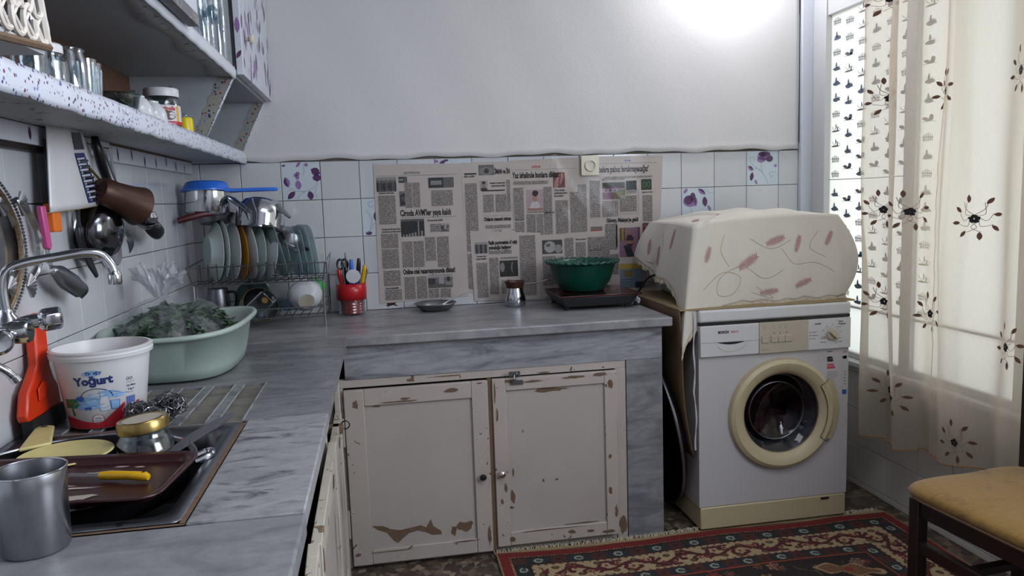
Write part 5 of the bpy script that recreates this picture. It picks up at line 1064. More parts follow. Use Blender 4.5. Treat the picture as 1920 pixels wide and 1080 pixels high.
for k, (x, y, lbl) in enumerate(((.195, -1.262, 'white porcelain cup upside down, nearer the glasses'), (.200, -1.165, 'white porcelain cup upside down, next to the chocolate spread jar'))):
    t = thing('cup', lbl, 'cup', (x, y, ZS), 'white cups upside down on the shelf')
    MB().lathe([(.034, 0), (.0355, .004), (.032, .032), (.022, .050), (.016, .054), (.016, .058), (0, .056)], (x, y, ZS), 28).build('bowl', 'ceramic', t)
    MB().tube(smooth([(x - .032, y + .01, ZS + .012), (x - .048, y + .016, ZS + .016), (x - .050, y + .017, ZS + .034), (x - .028, y + .01, ZS + .04)], 5), .003, 8).build('handle', 'ceramic', t)
jx, jy = .186, -1.015
t = thing('spread_jar', 'glass jar with a white cap and chocolate spread label, beside the yellow bottle', 'jar', (jx, jy, ZS))
MB().lathe([(0, 0), (.042, 0), (.046, .006), (.046, .072), (.040, .085), (.038, .090), (0, .090)], (jx, jy, ZS), 36).build('glass_body', 'glass_g', t)
MB().lathe([(.043, .088), (.044, .092), (.044, .107), (.042, .110), (0, .110)], (jx, jy, ZS), 36).build('lid', 'lid_white', t)
def cyl(cx, cy, r, a0):   # drawing (arc length, height) wrapped on a cylinder
    return lambda a, b, h: (cx + (r + h) * math.cos(a0 + a / r), cy + (r + h) * math.sin(a0 + a / r), b)
D = D2(['jarlabel', 'redp', 'choc', 'yellow', 'whitep'])
for k in range(12): D.rect(-.055 + k * .0092, -.055 + (k + 1) * .0092, ZS + .014, ZS + .064, 0)
for k in range(12): D.rect(-.055 + k * .0092, -.055 + (k + 1) * .0092, ZS + .012, ZS + .022, 1)
D.text('Peripella', -.020, ZS + .0505, .0145, 1, .0007, .92); D.disc(.006, ZS + .037, .021, .0125, 2, 18); D.disc(.006, ZS + .034, .019, .007, 0, 14); D.disc(.006, ZS + .033, .0185, .0065, 2, 14); D.text('cocoa cream', -.012, ZS + .014, .0075, 4); D.rect(.030, .038, ZS + .022, ZS + .062, 3)
D.build('label_print', cyl(jx, jy, .0465, -PI / 2 + .42), t)
MB().tube([(jx + .035, jy - .025, ZS + .113), (jx - .04, jy - .005, ZS + .100)], .0016, 5).build('wooden_pick', 'barewood', t)
t = thing('yellow_bottle', 'small yellow bottle with a clear tip at the slanted end of the shelf', 'bottle', (.203, -.845, ZS)); MB().lathe([(0, 0), (.020, 0), (.021, .004), (.021, .048), (.018, .053), (0, .053)], (.203, -.845, ZS), 28).build('body', 'yel2', t); MB().lathe([(.007, .052), (.007, .060), (.004, .066), (0, .067)], (.203, -.845, ZS), 14).build('tip', 'glass', t)
# tall jars in the open upper compartment
for k, (x, y, r, h, lbl) in enumerate(((.282, -.722, .036, .26, 'tall clear glass jar at the right end of the open upper cabinet'), (.270, -.830, .036, .25, 'tall clear glass jar in the middle of the open upper cabinet'), (.280, -.925, .030, .17, 'squat clear glass jar near the leaf-papered door of the upper cabinet'), (.270, -1.02, .032, .05, 'dark-based glass dish behind the clear knob in the upper cabinet'))):
    glassjar('storage_jar', lbl, 'jar', x, y, 1.713, r, h, neck=.85, group='glass jars in the upper cabinet')

# ------------------------------------------------------------------ tools hanging under the shelf
gt = thing('grater', 'white plastic grater with a row of metal blades hanging from the rail', 'grater', (.05, -1.30, 1.28))
def gp(y, z, x): return (x, y, z)
gA, gB_, gC, gD = (-1.415, 1.470), (-1.246, 1.487), (-1.140, 1.298), (-1.442, 1.281)
def gq(s_, t_): a_ = Vector(gA).lerp(Vector(gB_), s_); b_ = Vector(gD).lerp(Vector(gC), s_); return a_.lerp(b_, t_)
def gx_(s_): return .050 + (.014 * s_ / .42 if s_ < .42 else .014 - .006 * (s_ - .42) / .58)
mb = MB(); mb.grid(lambda u, v: (gx_(u), gq(u, v).x, gq(u, v).y), 12, 14); mb.build('shell', 'white_pl', gt, solid=.003, ang=20)
mb = MB(); mb.grid(lambda u, v: (lerp(.022, gx_(u), v), gq(u, 1).x, gq(u, 1).y - .001), 12, 2); mb.build('bottom_edge', 'board', gt, solid=.002)
def gdec(a, b, h): p = gq(a, b); return (gx_(a) + .0035 + h, p.x, p.y)
D = D2(['steel_dk', 'navy', 'whitep']); D.poly([(.52, .10), (.85, .10), (.85, .30), (.52, .30)], 0); D.poly([(.50, .34), (.80, .34), (.93, .95), (.62, .95)], 1)
for k in range(8): s0 = .53 + k * .0165; D.poly([(s0, .40 + k * .068), (s0 + .24, .395 + k * .068), (s0 + .24, .415 + k * .068), (s0, .42 + k * .068)], 2)
D.build('blade_panel', gdec, gt)
mb = MB()
for k in range(8): p0, p1 = gq(.54 + k * .016, .44 + k * .068), gq(.79 + k * .016, .435 + k * .068); mb.tube([(gx_(.6) + .006, p0.x, p0.y), (gx_(.8) + .007, p1.x, p1.y)], .003, 6)
mb.build('blades', 'chrome', gt, kind='stuff')
def ztool(name, label, cat, loc): return thing(name, label, cat, loc, 'tools hanging from the rail')
t = ztool('spatula', 'steel spatula with a pink handle hanging behind the grater', 'spatula', (.04, -1.45, 1.10))
MB().prism([(-1.475, 1.295), (-1.452, 1.295), (-1.440, 1.21), (-1.448, 1.200), (-1.462, 1.205)], lambda a, b, h: (.036 + h, a, b), .012).build('handle', 'pink', t, bev=.003)
MB().tube([(.040, -1.452, 1.205), (.044, -1.448, 1.16)], .004, 6).build('shank', 'steel', t)
mb = MB(); mb.grid(lambda u, v: (lambda w_: (.045 + .012 * math.sin(u * PI) + .008 * v, lerp(-1.462, -1.315, v) + (u - .5) * w_ * .55, lerp(1.160, 1.098, v) + (u - .5) * w_ * .9))(.05 * min(1, .35 + v * 2) * (1 if v < .9 else .8)), 8, 12); mb.build('blade', 'steel', t, solid=.002)
t = ztool('brush', 'orange bristled brush peeking out under the grater', 'brush', (.04, -1.40, 1.24)); B(.030, .050, -1.425, -1.385, 1.238, 1.30).build('bristles', 'orange2', t, bev=.003); MB().tube([(.04, -1.405, 1.295), (.04, -1.40, 1.44)], .006, 8).build('handle', 'wood_dk', t)
t = ztool('knife', 'kitchen knife with a curved black handle on the rail', 'knife', (.05, -1.08, 1.33))
MB().tube(smooth([(.050, -1.135, 1.470), (.056, -1.140, 1.44), (.056, -1.120, 1.40), (.054, -1.085, 1.365), (.052, -1.052, 1.350)], 5), [.008 + .004 * math.sin(PI * k / 20) for k in range(21)], 10).build('handle', 'black', t)
MB().prism([(-1.09, 1.36), (-1.055, 1.352), (-1.04, 1.30), (-1.06, 1.29)], lambda a, b, h: (.045 + h, a, b), .002).build('blade', 'steel', t)
t = ztool('ladle', 'steel ladle with a long wire handle beside the knife', 'ladle', (.05, -.95, 1.2))
MB().tube(smooth([(.040, -1.095, 1.462), (.045, -1.065, 1.44), (.048, -1.00, 1.36), (.055, -.95, 1.30), (.06, -.90, 1.25)], 5), .0035, 6).build('handle', 'steel', t)
MB().lathe([(.001, -.022), (.018, -.018), (.028, -.006), (.030, .004), (.027, .004), (.016, -.014), (0, -.018)], (.075, -.855, 1.248), 24, axis_m((.3, -.5, .8))).build('cup', 'steel_dk', t)
t = ztool('spoon', 'dark steel serving spoon pointing down towards the corner', 'spoon', (.06, -.75, 1.2))
mb = MB(); mb.grid(lambda u, v: (.060 + .020 * math.cos((u - .5) * PI) * math.sin(v * PI) + .010, lerp(-.875, -.665, v), lerp(1.228, 1.200, v) + .010 + (u - .5) * .062 * math.sin(PI * min(1, v * 1.02)) ** .6), 10, 16); mb.build('bowl', 'blackm', t, solid=.003)
MB().lathe([(0, -.022), (.015, -.016), (.022, 0), (.015, .016), (0, .022)], (.085, -.850, 1.258), 20).build('ball_end', 'steel', t)
t = ztool('coffee_pot', 'brown copper coffee pot hanging by its handle, mouth to the corner', 'coffee pot', (.06, -1.0, 1.25))
am2 = axis_m((.45, .80, -.34)); MB().lathe([(0, 0), (.028, .002), (.034, .012), (.036, .05), (.044, .10), (.052, .128), (.049, .128), (.040, .10), (.033, .05), (.03, .014), (0, .010)], (.070, -1.205, 1.335), 36, am2).build('body', 'copper', t)
MB().tube(smooth([(.075, -1.205, 1.360), (.062, -1.235, 1.39), (.047, -1.250, 1.42), (.038, -1.275, 1.452)], 5), .0032, 6).build('handle', 'gold', t)
t = ztool('saucepan', 'shiny steel saucepan hanging behind the copper coffee pot', 'pan', (.06, -1.1, 1.2))
MB().lathe([(0, 0), (.035, .003), (.058, .014), (.070, .035), (.073, .060), (.076, .062), (.070, .060), (.066, .036), (0, .008)], (.092, -1.170, 1.225), 40, axis_m((-1, .25, .10))).build('body', 'dark_chrome', t)
MB().tube([(.05, -1.18, 1.28), (.04, -1.21, 1.36), (.038, -1.225, 1.45)], .004, 6).build('handle', 'black', t)
t = ztool('turner', 'black nylon turner hanging below the saucepan', 'turner', (.04, -1.2, 1.1))
MB().prism([(-1.265, 1.245), (-1.245, 1.25), (-1.225, 1.20), (-1.175, 1.135), (-1.165, 1.118), (-1.178, 1.115), (-1.225, 1.150), (-1.26, 1.20)], lambda a, b, h: (.034 + h, a, b), .006).build('blade', 'black', t, bev=.002); MB().tube([(.037, -1.255, 1.24), (.037, -1.245, 1.45)], .005, 8).build('handle', 'black', t)
t = ztool('skimmer', 'steel skimmer with round holes showing below the saucepan', 'skimmer', (.04, -1.0, 1.15))
sk_ = MB().lathe([(0, 0), (.034, .002), (.045, .008), (.043, .010), (0, .004)], (.03, -1.03, 1.178), 30, axis_m((1, -.1, .1)), sx=.9).build('disc', 'steel', t)
D = D2(['darkgap'])
for k in range(6):
    for j in range(6):
        if math.hypot(k - 2.5, j - 2.5) < 3: D.disc(-1.03 + (k - 2.5) * .011, 1.178 + (j - 2.5) * .011, .002, .002, 0, 8)
D.build('holes', on_x(.0365), t); MB().tube([(.034, -1.035, 1.21), (.036, -1.06, 1.45)], .004, 6).build('handle', 'steel', t)
t = ztool('slotted_spoon', 'small dotted steel spoon below the ladle', 'spoon', (.04, -.93, 1.16))
mb = MB(); mb.grid(lambda u, v: (.040 + .010 * math.sin(v * PI), -.945 + .030 * v + (u - .5) * .055 * math.sin(PI * (.12 + v * .88)), 1.225 - .065 * v), 8, 12); mb.build('bowl', 'steel_dk', t, solid=.002); MB().tube([(.042, -.95, 1.22), (.04, -1.0, 1.45)], .0035, 6).build('handle', 'steel', t)

# ornate trays leaning on the wall beside the tap
for k, (dy, dx, lbl) in enumerate(((0, 0, 'ornate silver tray with a beaded gilt edge and curled handle, leaning in front'), (-.045, -.016, 'second ornate tray just behind the first, against the tiles'))):
    t = thing('ornate_tray', lbl, 'tray', (.03, -1.62 + dy, 1.05), 'ornate trays leaning by the tap')
    cy0 = -1.80 + dy; rim = [(.028 + dx, cy0 + .255 * math.sin(q), 1.215 + .165 * math.cos(q)) for q in [2 * PI * j / 80 for j in range(80)]]
    MB().tube(rim, .0065, 8, True).build('rim', 'wall_metal_gold', t)
    mb = MB()
    for j in range(0, 160): q = 2 * PI * j / 160; mb.lathe([(0, -.004), (.004, 0), (0, .004)], (.034 + dx, cy0 + .267 * math.sin(q), 1.215 + .176 * math.cos(q)), 6)
    mb.build('beading', 'steel', t, kind='stuff')
    mb = MB(); mb.grid(lambda u, v: (.022 + dx, cy0 + .25 * v * math.sin(2 * PI * u), 1.215 + .16 * v * math.cos(2 * PI * u)), 48, 6, cu=True); mb.build('plate', 'steel', t, solid=.003)
    hpth = smooth([(.036 + dx, cy0 + .235, 1.305), (.040 + dx, cy0 + .262, 1.298), (.042 + dx, cy0 + .300, 1.245), (.042 + dx, cy0 + .305, 1.20), (.040 + dx, cy0 + .292, 1.165), (.036 + dx, cy0 + .262, 1.14)], 6)
    MB().tube(hpth, [.006 + .003 * abs(math.sin(j * .8)) for j in range(len(hpth))], 8).build('handle', 'steel', t)
    mb = MB()
    for zc_ in (1.300, 1.135):
        for q in range(7): a_ = math.radians(-60 + q * 20); mb.tube([(.042 + dx, cy0 + .235, zc_), (.044 + dx, cy0 + .235 + .030 * math.cos(a_), zc_ + .026 * math.sin(a_))], [.002, .005], 6)
    mb.build('shell_ornament', 'steel', t, kind='stuff')

# ------------------------------------------------------------------ tap
t = thing('tap', 'chrome wall mixer tap with a long bent spout over the sink', 'tap', (.08, -1.74, 1.06))
MB().tube(smooth([(.078, -1.74, 1.105), (.076, -1.74, 1.150), (.084, -1.735, 1.178), (.105, -1.725, 1.190), (.15, -1.705, 1.197), (.195, -1.69, 1.203), (.222, -1.68, 1.198), (.236, -1.675, 1.180), (.242, -1.673, 1.160)], 8), .0088, 14).build('spout', 'chrome', t)
MB().lathe([(.0118, 0), (.0125, .002), (.0125, .018), (.0118, .020), (.010, .022), (.009, .026)], (.242, -1.673, 1.140), 24).build('aerator', 'chrome', t)
MB().lathe([(.020, 0), (.018, .014), (.012, .022), (.011, .03)], (.078, -1.74, 1.080), 24).build('spout_nut', 'chrome', t)
MB().lathe([(.021, 0), (.023, .004), (.023, .05), (.02, .055)], (.060, -1.745, 1.070), 28, axis_m((1, .1, 0))).build('valve_body', 'chrome', t)
MB().lathe([(.016, 0), (.016, .055)], (.060, -1.755, 1.072), 20, axis_m((0, 1, .02))).build('cross_pipe', 'chrome', t)
MB().lathe([(.012, 0), (.014, .012), (.014, .030), (.020, .034), (.0225, .042), (.0225, .062), (.019, .068), (0, .069)], (.086, -1.715, 1.080), 7, axis_m((.85, .52, .05))).build('knob', 'chrome', t, bev=.002)
MB().lathe([(.018, 0), (.022, .006), (.024, .02), (.022, .03), (.018, .034), (.017, .028), (0, .026)], (.075, -1.775, 1.060), 28, axis_m((.45, -.85, 0))).build('knob', 'chrome', t)
MB().tube([(.0, -1.70, 1.07), (.06, -1.745, 1.072)], .012, 12).build('inlet_pipe', 'chrome', t); MB().lathe([(.028, 0), (.026, .006), (.014, .010)], (.0065, -1.655, 1.035), 24, axis_m((1, 0, 0))).build('wall_rose', 'ivory', t)
t = thing('small_tap', 'short chrome outlet pipe below the mixer tap', 'tap', (.05, -1.71, .96)); MB().tube(smooth([(.005, -1.72, 1.01), (.03, -1.72, 1.01), (.05, -1.71, .995), (.062, -1.70, .975)], 5), .008, 12).build('pipe', 'chrome', t); MB().lathe([(.0095, 0), (.0095, .012)], (.060, -1.7015, .980), 16, axis_m((.35, .25, -.8))).build('pipe_end', 'chrome', t)
t = thing('squeegee', 'orange plastic squeegee standing against the wall behind the yogurt tub', 'squeegee', (.05, -1.53, ZC))
MB().prism([(-1.530, 1.068), (-1.495, 1.072), (-1.478, 1.066), (-1.492, .96), (-1.482, .93), (-1.468, .915), (-1.466, .868), (-1.622, .868), (-1.626, .884), (-1.605, .925), (-1.57, .950), (-1.545, .97)], lambda a, b, h: (.012 + h + .10 * (1.07 - b) * .5, a, b), .022).build('body', 'orange', t, bev=.005)
B(.030, .050, -1.624, -1.466, ZC + .0005, .872).build('rubber_lip', 'rubber', t)
MB().prism([(-1.575, .925), (-1.55, .938), (-1.53, .93), (-1.545, .905), (-1.575, .90)], lambda a, b, h: (.0435 + h, a, b), .004).build('ridge', 'orange', t, bev=.002)

# ------------------------------------------------------------------ things on the left worktop
# yogurt tub
tx, ty = .146, -1.500
t = thing('yogurt_tub', 'white plastic yogurt tub with blue lettering and a red wave beside the sink', 'tub', (tx, ty, ZC))
HR = .0735; HT = .0925; HH = .165
MB().lathe([(0, .002), (HR - .004, 0), (HR, .004), (HT, HH - .018), (HT + .006, HH - .018), (HT + .0075, HH - .010), (HT + .0055, HH - .008), (HT + .0075, HH - .002), (HT + .004, HH), (HT - .001, HH), (HR - .002, .008), (0, .006)], (tx, ty, ZC), 72).build('body', 'white_pl', t, ang=50)
def tubw(a, b, h):
    r = HR + (HT - HR) * (b / (HH - .018)) + .0005 + h; q = -PI / 2 + .13 + a / .083; return (tx + r * math.cos(q), ty + r * math.sin(q), ZC + b)
D = D2(['whitep', 'navy', 'skyb', 'redp', 'greenp', 'greyp', 'bluep'])
top = [(-.083 + .166 * k / 40, (.020 + .012 * math.sin(-.6 + k / 40 * 4.6 + 1.2) if k < 22 else .022 + .012 * math.sin(.2 + (k - 22) / 18 * 1.7) * 1.4)) for k in range(41)]
def wave(a): u = (a + .083) / .135; return .022 + .006 * math.cos(u * 5.6) + (.026 * max(0, u - .66) / .34)
xs_ = [-.083 + .135 * k / 36 for k in range(37)]
for k in range(36): D.poly([(xs_[k], .003), (xs_[k + 1], .003), (xs_[k + 1], wave(xs_[k + 1])), (xs_[k], wave(xs_[k]))], 3)
for k in range(4): D.poly([(.080 + k * .002, .03), (.082 + k * .002, .03), (.082 + k * .002, .048), (.080 + k * .002, .048)], 3)
D.text('Yoğurt', -.038, .096, .0235, 1, .0011, .98, rot=.04); D.disc(-.004, .121, .0165, .0058, 2, 20); D.text('DOST', -.015, .1175, .0095, 1, .0004, 1.1)
for x, z, a, b, r in ((-.022, .062, .026, .010, .2), (.02, .075, .03, .006, .3), (-.03, .054, .02, .009, .3), (.035, .07, .022, .004, .3), (.0, .05, .03, .005, .3)): D.disc(x, z, a, b, 2, 16, r)
D.disc(-.033, .068, .009, .006, 6, 12, .2); D.line([(-.030 + .029 * 1 - .030 * math.cos(PI * k / 14), .069 + .019 * math.sin(PI * k / 14)) for k in range(15)], .0016, 1, 0)
D.rect(-.026, -.013, .045, .050, 6); D.rect(-.025, -.0235, .042, .046, 6); D.rect(-.016, -.0145, .042, .046, 6)
bt = [(.006, .040), (.021, .040), (.024, .044), (.022, .060), (.020, .068), (.020, .078), (.007, .078), (.007, .070), (.004, .060), (.003, .045)]; D.poly(bt, 0); D.line(bt + bt[:1], .001, 2, 0); D.line([(.006, .080), (.021, .080)], .0035, 2, 0)
ct_ = [(.026, .041), (.040, .041), (.042, .060), (.024, .060)]; D.poly(ct_, 2); D.line(ct_ + ct_[:1], .001, 6, 0); D.rect(.027, .040, .052, .058, 0)
sg = [(-.075, .047), (-.045, .047), (-.037, .056), (-.045, .068), (-.075, .066)]; D.poly(sg, 4); D.poly([(-.073, .049), (-.048, .049), (-.048, .065), (-.073, .064)], 0); D.poly([(-.060, .047), (-.056, .047), (-.053, .030), (-.058, .030)], 4)
D.text('Süt Yağı %2.8', -.0715, .0585, .0048, 3, 0, .9); D.text('Yağsız %4.0', -.0715, .052, .0048, 3, 0, .9)
D.text('Tam Yağlı', -.066, .0185, .0062, 0); D.text('3000 g℮', -.066, .008, .0095, 0, .0001)
bd = [(-.013, .004), (.009, .004), (.009, .026), (.005, .031), (-.002, .033), (-.009, .031), (-.013, .026)]; D.poly(bd, 0); D.line(bd + bd[:1], .001, 3, 0); D.text('kaliteli', -.0105, .018, .0055, 5); D.text('taze', -.008, .012, .0055, 5); D.rect(-.009, .004, .024, .026, 5)
for k in range(12): x = .055 + k * .0017; D.poly([(x, .010), (x + (.0012 if k % 3 else .0006), .010), (x + (.0012 if k % 3 else .0006), .062), (x, .062)], 6)
for x in (.059, .066): D.line([(x + .0025 * math.cos(q), .100 + .003 * math.sin(q)) for q in [2 * PI * i / 10 for i in range(11)]], .001, 1, 0)
D.text('Net Miktar', .0565, .083, .0058, 1, .0001, .8); D.text('3 kg ℮', .059, .075, .0062, 1, .0001, .9); D.rect(.056, .071, .070, .071, 5); D.rect(.056, .073, .092, .093, 5)
D.build('label_print', tubw, t)
# green basin
bx_, by_ = .182, -.965
t = thing('wash_basin', 'sage green plastic basin on the worktop holding the bag of greens', 'basin', (bx_, by_, ZC))
def sell(q, ax, ay, k=3.2): c, s_ = math.cos(q), math.sin(q); r = (abs(c) ** k + abs(s_) ** k) ** (-1 / k); return ax * r * c, ay * r * s_
prof = [(.0, .004, 0), (.80, .0, 0), (.86, .006, 0), (.90, .030, 0), (1.0, .118, 0), (1.085, .120, 1), (1.10, .127, 1), (1.075, .134, 1), (1.01, .131, 1), (.975, .120, 0), (.87, .03, 0), (.80, .010, 0), (0, .008, 0)]
mb = MB()
def bas(u, v):
    j = min(len(prof) - 1, int(round(v * (len(prof) - 1)))); s_, z, f_ = prof[j]; q = 2 * PI * u; x, y = sell(q, .168 * s_, .262 * s_); z += .004 * math.cos(2 * q) * (z / .13) * f_
    return (bx_ + x, by_ + y, ZC + .001 + z)
mb.grid(bas, 80, len(prof), cu=True); mb.build('shell', 'basin', t, ang=75)
# bag of greens
t = thing('bag_of_greens', 'knotted clear plastic bag full of dark green leaves lying in the sage basin', 'bag', (.15, -.93, ZC + .02))
mb = MB(); mb2 = MB(); random.seed(21)
def mound(r_): 
    q = random.uniform(0, 2 * PI); rr = r_ * math.sqrt(random.random()); return (.160 + rr * .150 * math.cos(q), -.945 + rr * .225 * math.sin(q), rr)
for k in range(1500):
    x, y, rr = mound(1.0); top = ZC + .070 + .092 * math.sqrt(max(0, 1 - rr * rr)) + .012 * math.sin(x * 40) * math.sin(y * 35); z = top - random.random() ** 2 * .03
    L_ = random.uniform(.014, .032); m_ = Matrix.Translation((x, y, z)) @ Matrix.Rotation(random.uniform(0, 6.3), 4, 'Z') @ Matrix.Rotation(random.uniform(-1.1, 1.1), 4, 'X') @ Matrix.Rotation(random.uniform(-.8, .8), 4, 'Y')
    tgt = mb if random.random() < .68 else mb2; vs = [m_ @ Vector(p) for p in ((-L_, 0, 0), (-L_ * .4, L_ * .42, .002), (L_ * .4, L_ * .36, .003), (L_, 0, -.002), (L_ * .4, -L_ * .36, .003), (-L_ * .4, -L_ * .42, .002), (0, 0, -.003))]
    tgt.P(vs, [(6, 0, 1), (6, 1, 2), (6, 2, 3), (6, 3, 4), (6, 4, 5), (6, 5, 0)])
mb.grid(lambda u, v: (.160 + .140 * v * math.cos(2 * PI * u), -.945 + .212 * v * math.sin(2 * PI * u), ZC + .062 + .090 * math.sqrt(max(0, 1 - v * v * .98)) + .006 * math.sin(u * 40) * math.sin(v * 17)), 40, 10, cu=True)
for k in range(50):
    x, y, rr = mound(.9); z = ZC + .08 + .095 * math.sqrt(max(0, 1 - rr * rr)); a_ = random.uniform(0, 6.3); mb2.tube([(x, y, z), (x + .025 * math.cos(a_), y + .025 * math.sin(a_), z + .004), (x + .05 * math.cos(a_ + .3), y + .05 * math.sin(a_ + .3), z - .004)], .0012, 4)
mb.build('leaves', 'herb', t, kind='stuff', smooth=False); mb2.build('pale_leaves', 'herb_l', t, kind='stuff', smooth=False)
def bagf(u, v):
    q = 2 * PI * u; cr = 1 + .035 * math.sin(9 * q + 5 * v) + .03 * math.sin(17 * q - 9 * v) + .02 * math.sin(29 * q + 3 * v); kx, ky = .115, -.93
    if v < .62:
        t_ = v / .62; rr = math.cos(t_ * PI / 2) ** .9; z = ZC + .05 + .150 * math.sin(t_ * PI / 2) ** 1.15; x = lerp(.163, kx, t_ ** 1.5) + .168 * rr * cr * math.cos(q) ; y = lerp(-.945, ky, t_ ** 1.5) + .236 * rr * cr * math.sin(q)
        neck = .013; x = x if rr > .09 else kx + neck * math.cos(q); y = y if rr > .09 else ky + neck * math.sin(q); return (x, y, z + .006 * math.sin(11 * q) * (1 - t_))
    t_ = (v - .62) / .38; r_ = .012 + .062 * t_ ** .8; rf = r_ * (1 + .16 * math.sin(3 * q + 1 + t_) + .10 * math.sin(8 * q + 6 * t_) + .09 * math.sin(15 * q - 9 * t_) + .06 * math.sin(31 * q + 8 * t_)); return (kx + rf * .85 * math.cos(q), ky + rf * .95 * math.sin(q) - .01 * t_, ZC + .200 + .105 * t_ - .030 * t_ * t_ * (1 + .8 * math.cos(2 * q + .6)) + .008 * math.sin(9 * q) * t_ + .005 * math.sin(17 * q + 2) * t_)
MB().grid(lambda u, v: bagf(u, v * .62), 150, 36, cu=True).build('plastic_bag', 'bag', t, ang=180)
MB().grid(lambda u, v: bagf(u, .60 + v * .40), 150, 24, cu=True).build('gathered_top', 'bagtop', t, ang=180)
# steel wool
t = MB(); random.seed(31)
for k in range(420):
    c0 = random.choice(((.238, -1.580, .020), (.288, -1.560, .026), (.262, -1.595, .012))); R_ = random.uniform(.008, .022); a_ = axis_m((random.uniform(-1, 1), random.uniform(-1, 1), random.uniform(-1, 1) + .01)); o_ = Vector(c0) + Vector((random.uniform(-.020, .020), random.uniform(-.018, .018), random.uniform(-.006, .014)))
    t.tube([o_ + a_ @ Vector((R_ * math.cos(q), R_ * .8 * math.sin(q), .004 * math.sin(3 * q))) + Vector((0, 0, ZC + .008)) for q in [5.4 * j / 9 for j in range(10)]], .0009, 4)
for v in range(len(t.v)):
    x, y, z = t.v[v]; t.v[v] = (x, y, max(z, ZC + .002))
tag(t.build('steel_wool', 'wool', loc=(.28, -1.56, ZC)), 'curly steel wool scourer lying on the drainage grooves', 'scourer')
# things in the sink
t = thing('roasting_pan', 'round black pan with a bright rim, lowest dish in the sink', 'pan', (.20, -1.868, .77)); pc = (.198, -1.862, .785)
MB().lathe([(0, 0), (.165, 0), (.190, .012), (.200, .052), (.206, .056), (.203, .058), (.196, .054), (.186, .016), (.163, .005), (0, .005)], pc, 72).build('body', 'blackm', t)
MB().tube([(pc[0] + .2045 * math.cos(q), pc[1] + .2045 * math.sin(q), pc[2] + .0575) for q in [2 * PI * k / 90 for k in range(90)]], .0028, 6, True).build('rim', 'chrome', t)
MB().tube(smooth([(pc[0] + .198, pc[1] + .045, .835), (pc[0] + .222, pc[1] + .05, .842), (pc[0] + .228, pc[1] + .025, .842), (pc[0] + .205, pc[1] + .010, .835)], 6), .006, 8).build('handle', 'chrome', t)
xt = Matrix.Translation((.222, -1.960, .8505)) @ Matrix.Rotation(math.radians(-6), 4, 'Z') @ Matrix.Rotation(math.radians(.4), 4, 'Y') @ Matrix.Rotation(math.radians(.5), 4, 'X')
t = thing('serving_tray', 'maroon plastic tray smeared with dried batter lying across the sink', 'tray', (.205, -1.905, .85))
o1, o2, o3 = rrect(.192, .105, .035, 8), rrect(.180, .094, .028, 8), rrect(.174, .088, .024, 8); n = len(o1)
mb = MB(xt); vs = [(a, b, .012) for a, b in o1] + [(a, b, .010) for a, b in o2] + [(a, b, .0) for a, b in o3]; fs = [(i * n + k, i * n + (k + 1) % n, (i + 1) * n + (k + 1) % n, (i + 1) * n + k) for i in range(2) for k in range(n)] + [tuple(2 * n + k for k in range(n))]
mb.P(vs, fs).build('tray_body', 'maroon', t, solid=.003, ang=50)
D = D2(['batter']); random.seed(5)
for x, y, a, b, j in ((-.10, .055, .030, .014, .5), (-.115, .075, .014, .012, .5), (-.06, -.055, .02, .005, .4), (.06, -.058, .028, .010, .4), (-.02, -.01, .04, .004, .6), (.02, -.02, .05, .003, .6), (-.07, -.03, .06, .004, .6), (.03, .045, .022, .004, .5), (.10, .03, .012, .004, .5), (-.16, .0, .03, .05, .4), (.10, .065, .008, .003, .4), (-.02, .03, .03, .004, .5), (.0, -.04, .03, .003, .5), (.07, .07, .015, .003, .5)): D.disc(x, y, a, b, 0, 14, j)
D.build('batter_smears', lambda a, b, h: xt @ Vector((a, b, .0022 + h)), t)
t = thing('paring_knife', 'small knife with a yellow handle lying on the maroon tray', 'knife', (.28, -1.92, .86)); xk = xt @ Matrix.Translation((.062, .010, .010)) @ Matrix.Rotation(math.radians(-12), 4, 'Z')
mb = MB(xk); mb.tube([(0, 0, 0), (.02, 0, .001), (.05, 0, .002), (.078, 0, .001), (.084, 0, 0)], [.006, .0075, .0065, .0075, .005], 10).build('handle', 'yellow', t)
MB(xk).prism([(-.062, -.007), (-.055, .006), (.002, .006), (.002, -.006)], lambda a, b, h: (a, b, h - .001), .0018).build('blade', 'steel', t)
D = D2(['darkgap']); D.disc(.076, 0, .003, .003, 0); D.build('hanging_hole', lambda a, b, h: xk @ Vector((a, b, .0085 + h)), t)
t = thing('scoop', 'cream plastic skimmer with a broad flat handle at the back of the sink', 'skimmer', (.12, -1.76, .85))
xs2 = Matrix.Translation((.176, -1.805, .8435)) @ Matrix.Rotation(math.radians(0), 4, 'Z')
MB(xs2).lathe([(0, .004), (.055, .005), (.074, .010), (.078, .012), (.075, .014), (.055, .009), (0, .008)], (0, 0, 0), 48).build('bowl', 'ivory', t)
hd = [(-.060, .050), (-.105, .182), (-.118, .190), (-.132, .184), (-.138, .170), (-.085, .035)]
MB(xs2).prism([(-.045, .060), (-.098, .208), (-.112, .216), (-.128, .208), (-.130, .195), (-.088, .030)], lambda a, b, h: (a, b, .012 + h - .05 * max(0, b - .05)), .007).build('handle', 'ivory', t, bev=.003)
D = D2(['darkgap']); D.disc(-.1135, .200, .007, .005, 0, 10); D.build('hanging_hole', lambda a, b, h: xs2 @ Vector((a, b, .0197 - .05 * max(0, b - .05) + h)), t)
jc = (.296, -1.762, .788); t = thing('honey_jar', 'squat glass jar with a brass screw lid standing in the sink', 'jar', jc)
MB().lathe([(0, 0), (.044, .002), (.054, .015), (.055, .05), (.044, .078), (.041, .082), (.041, .095), (.039, .095), (.039, .08), (.05, .05), (.05, .018), (0, .008)], jc, 40).build('glass_body', 'glass_b', t)
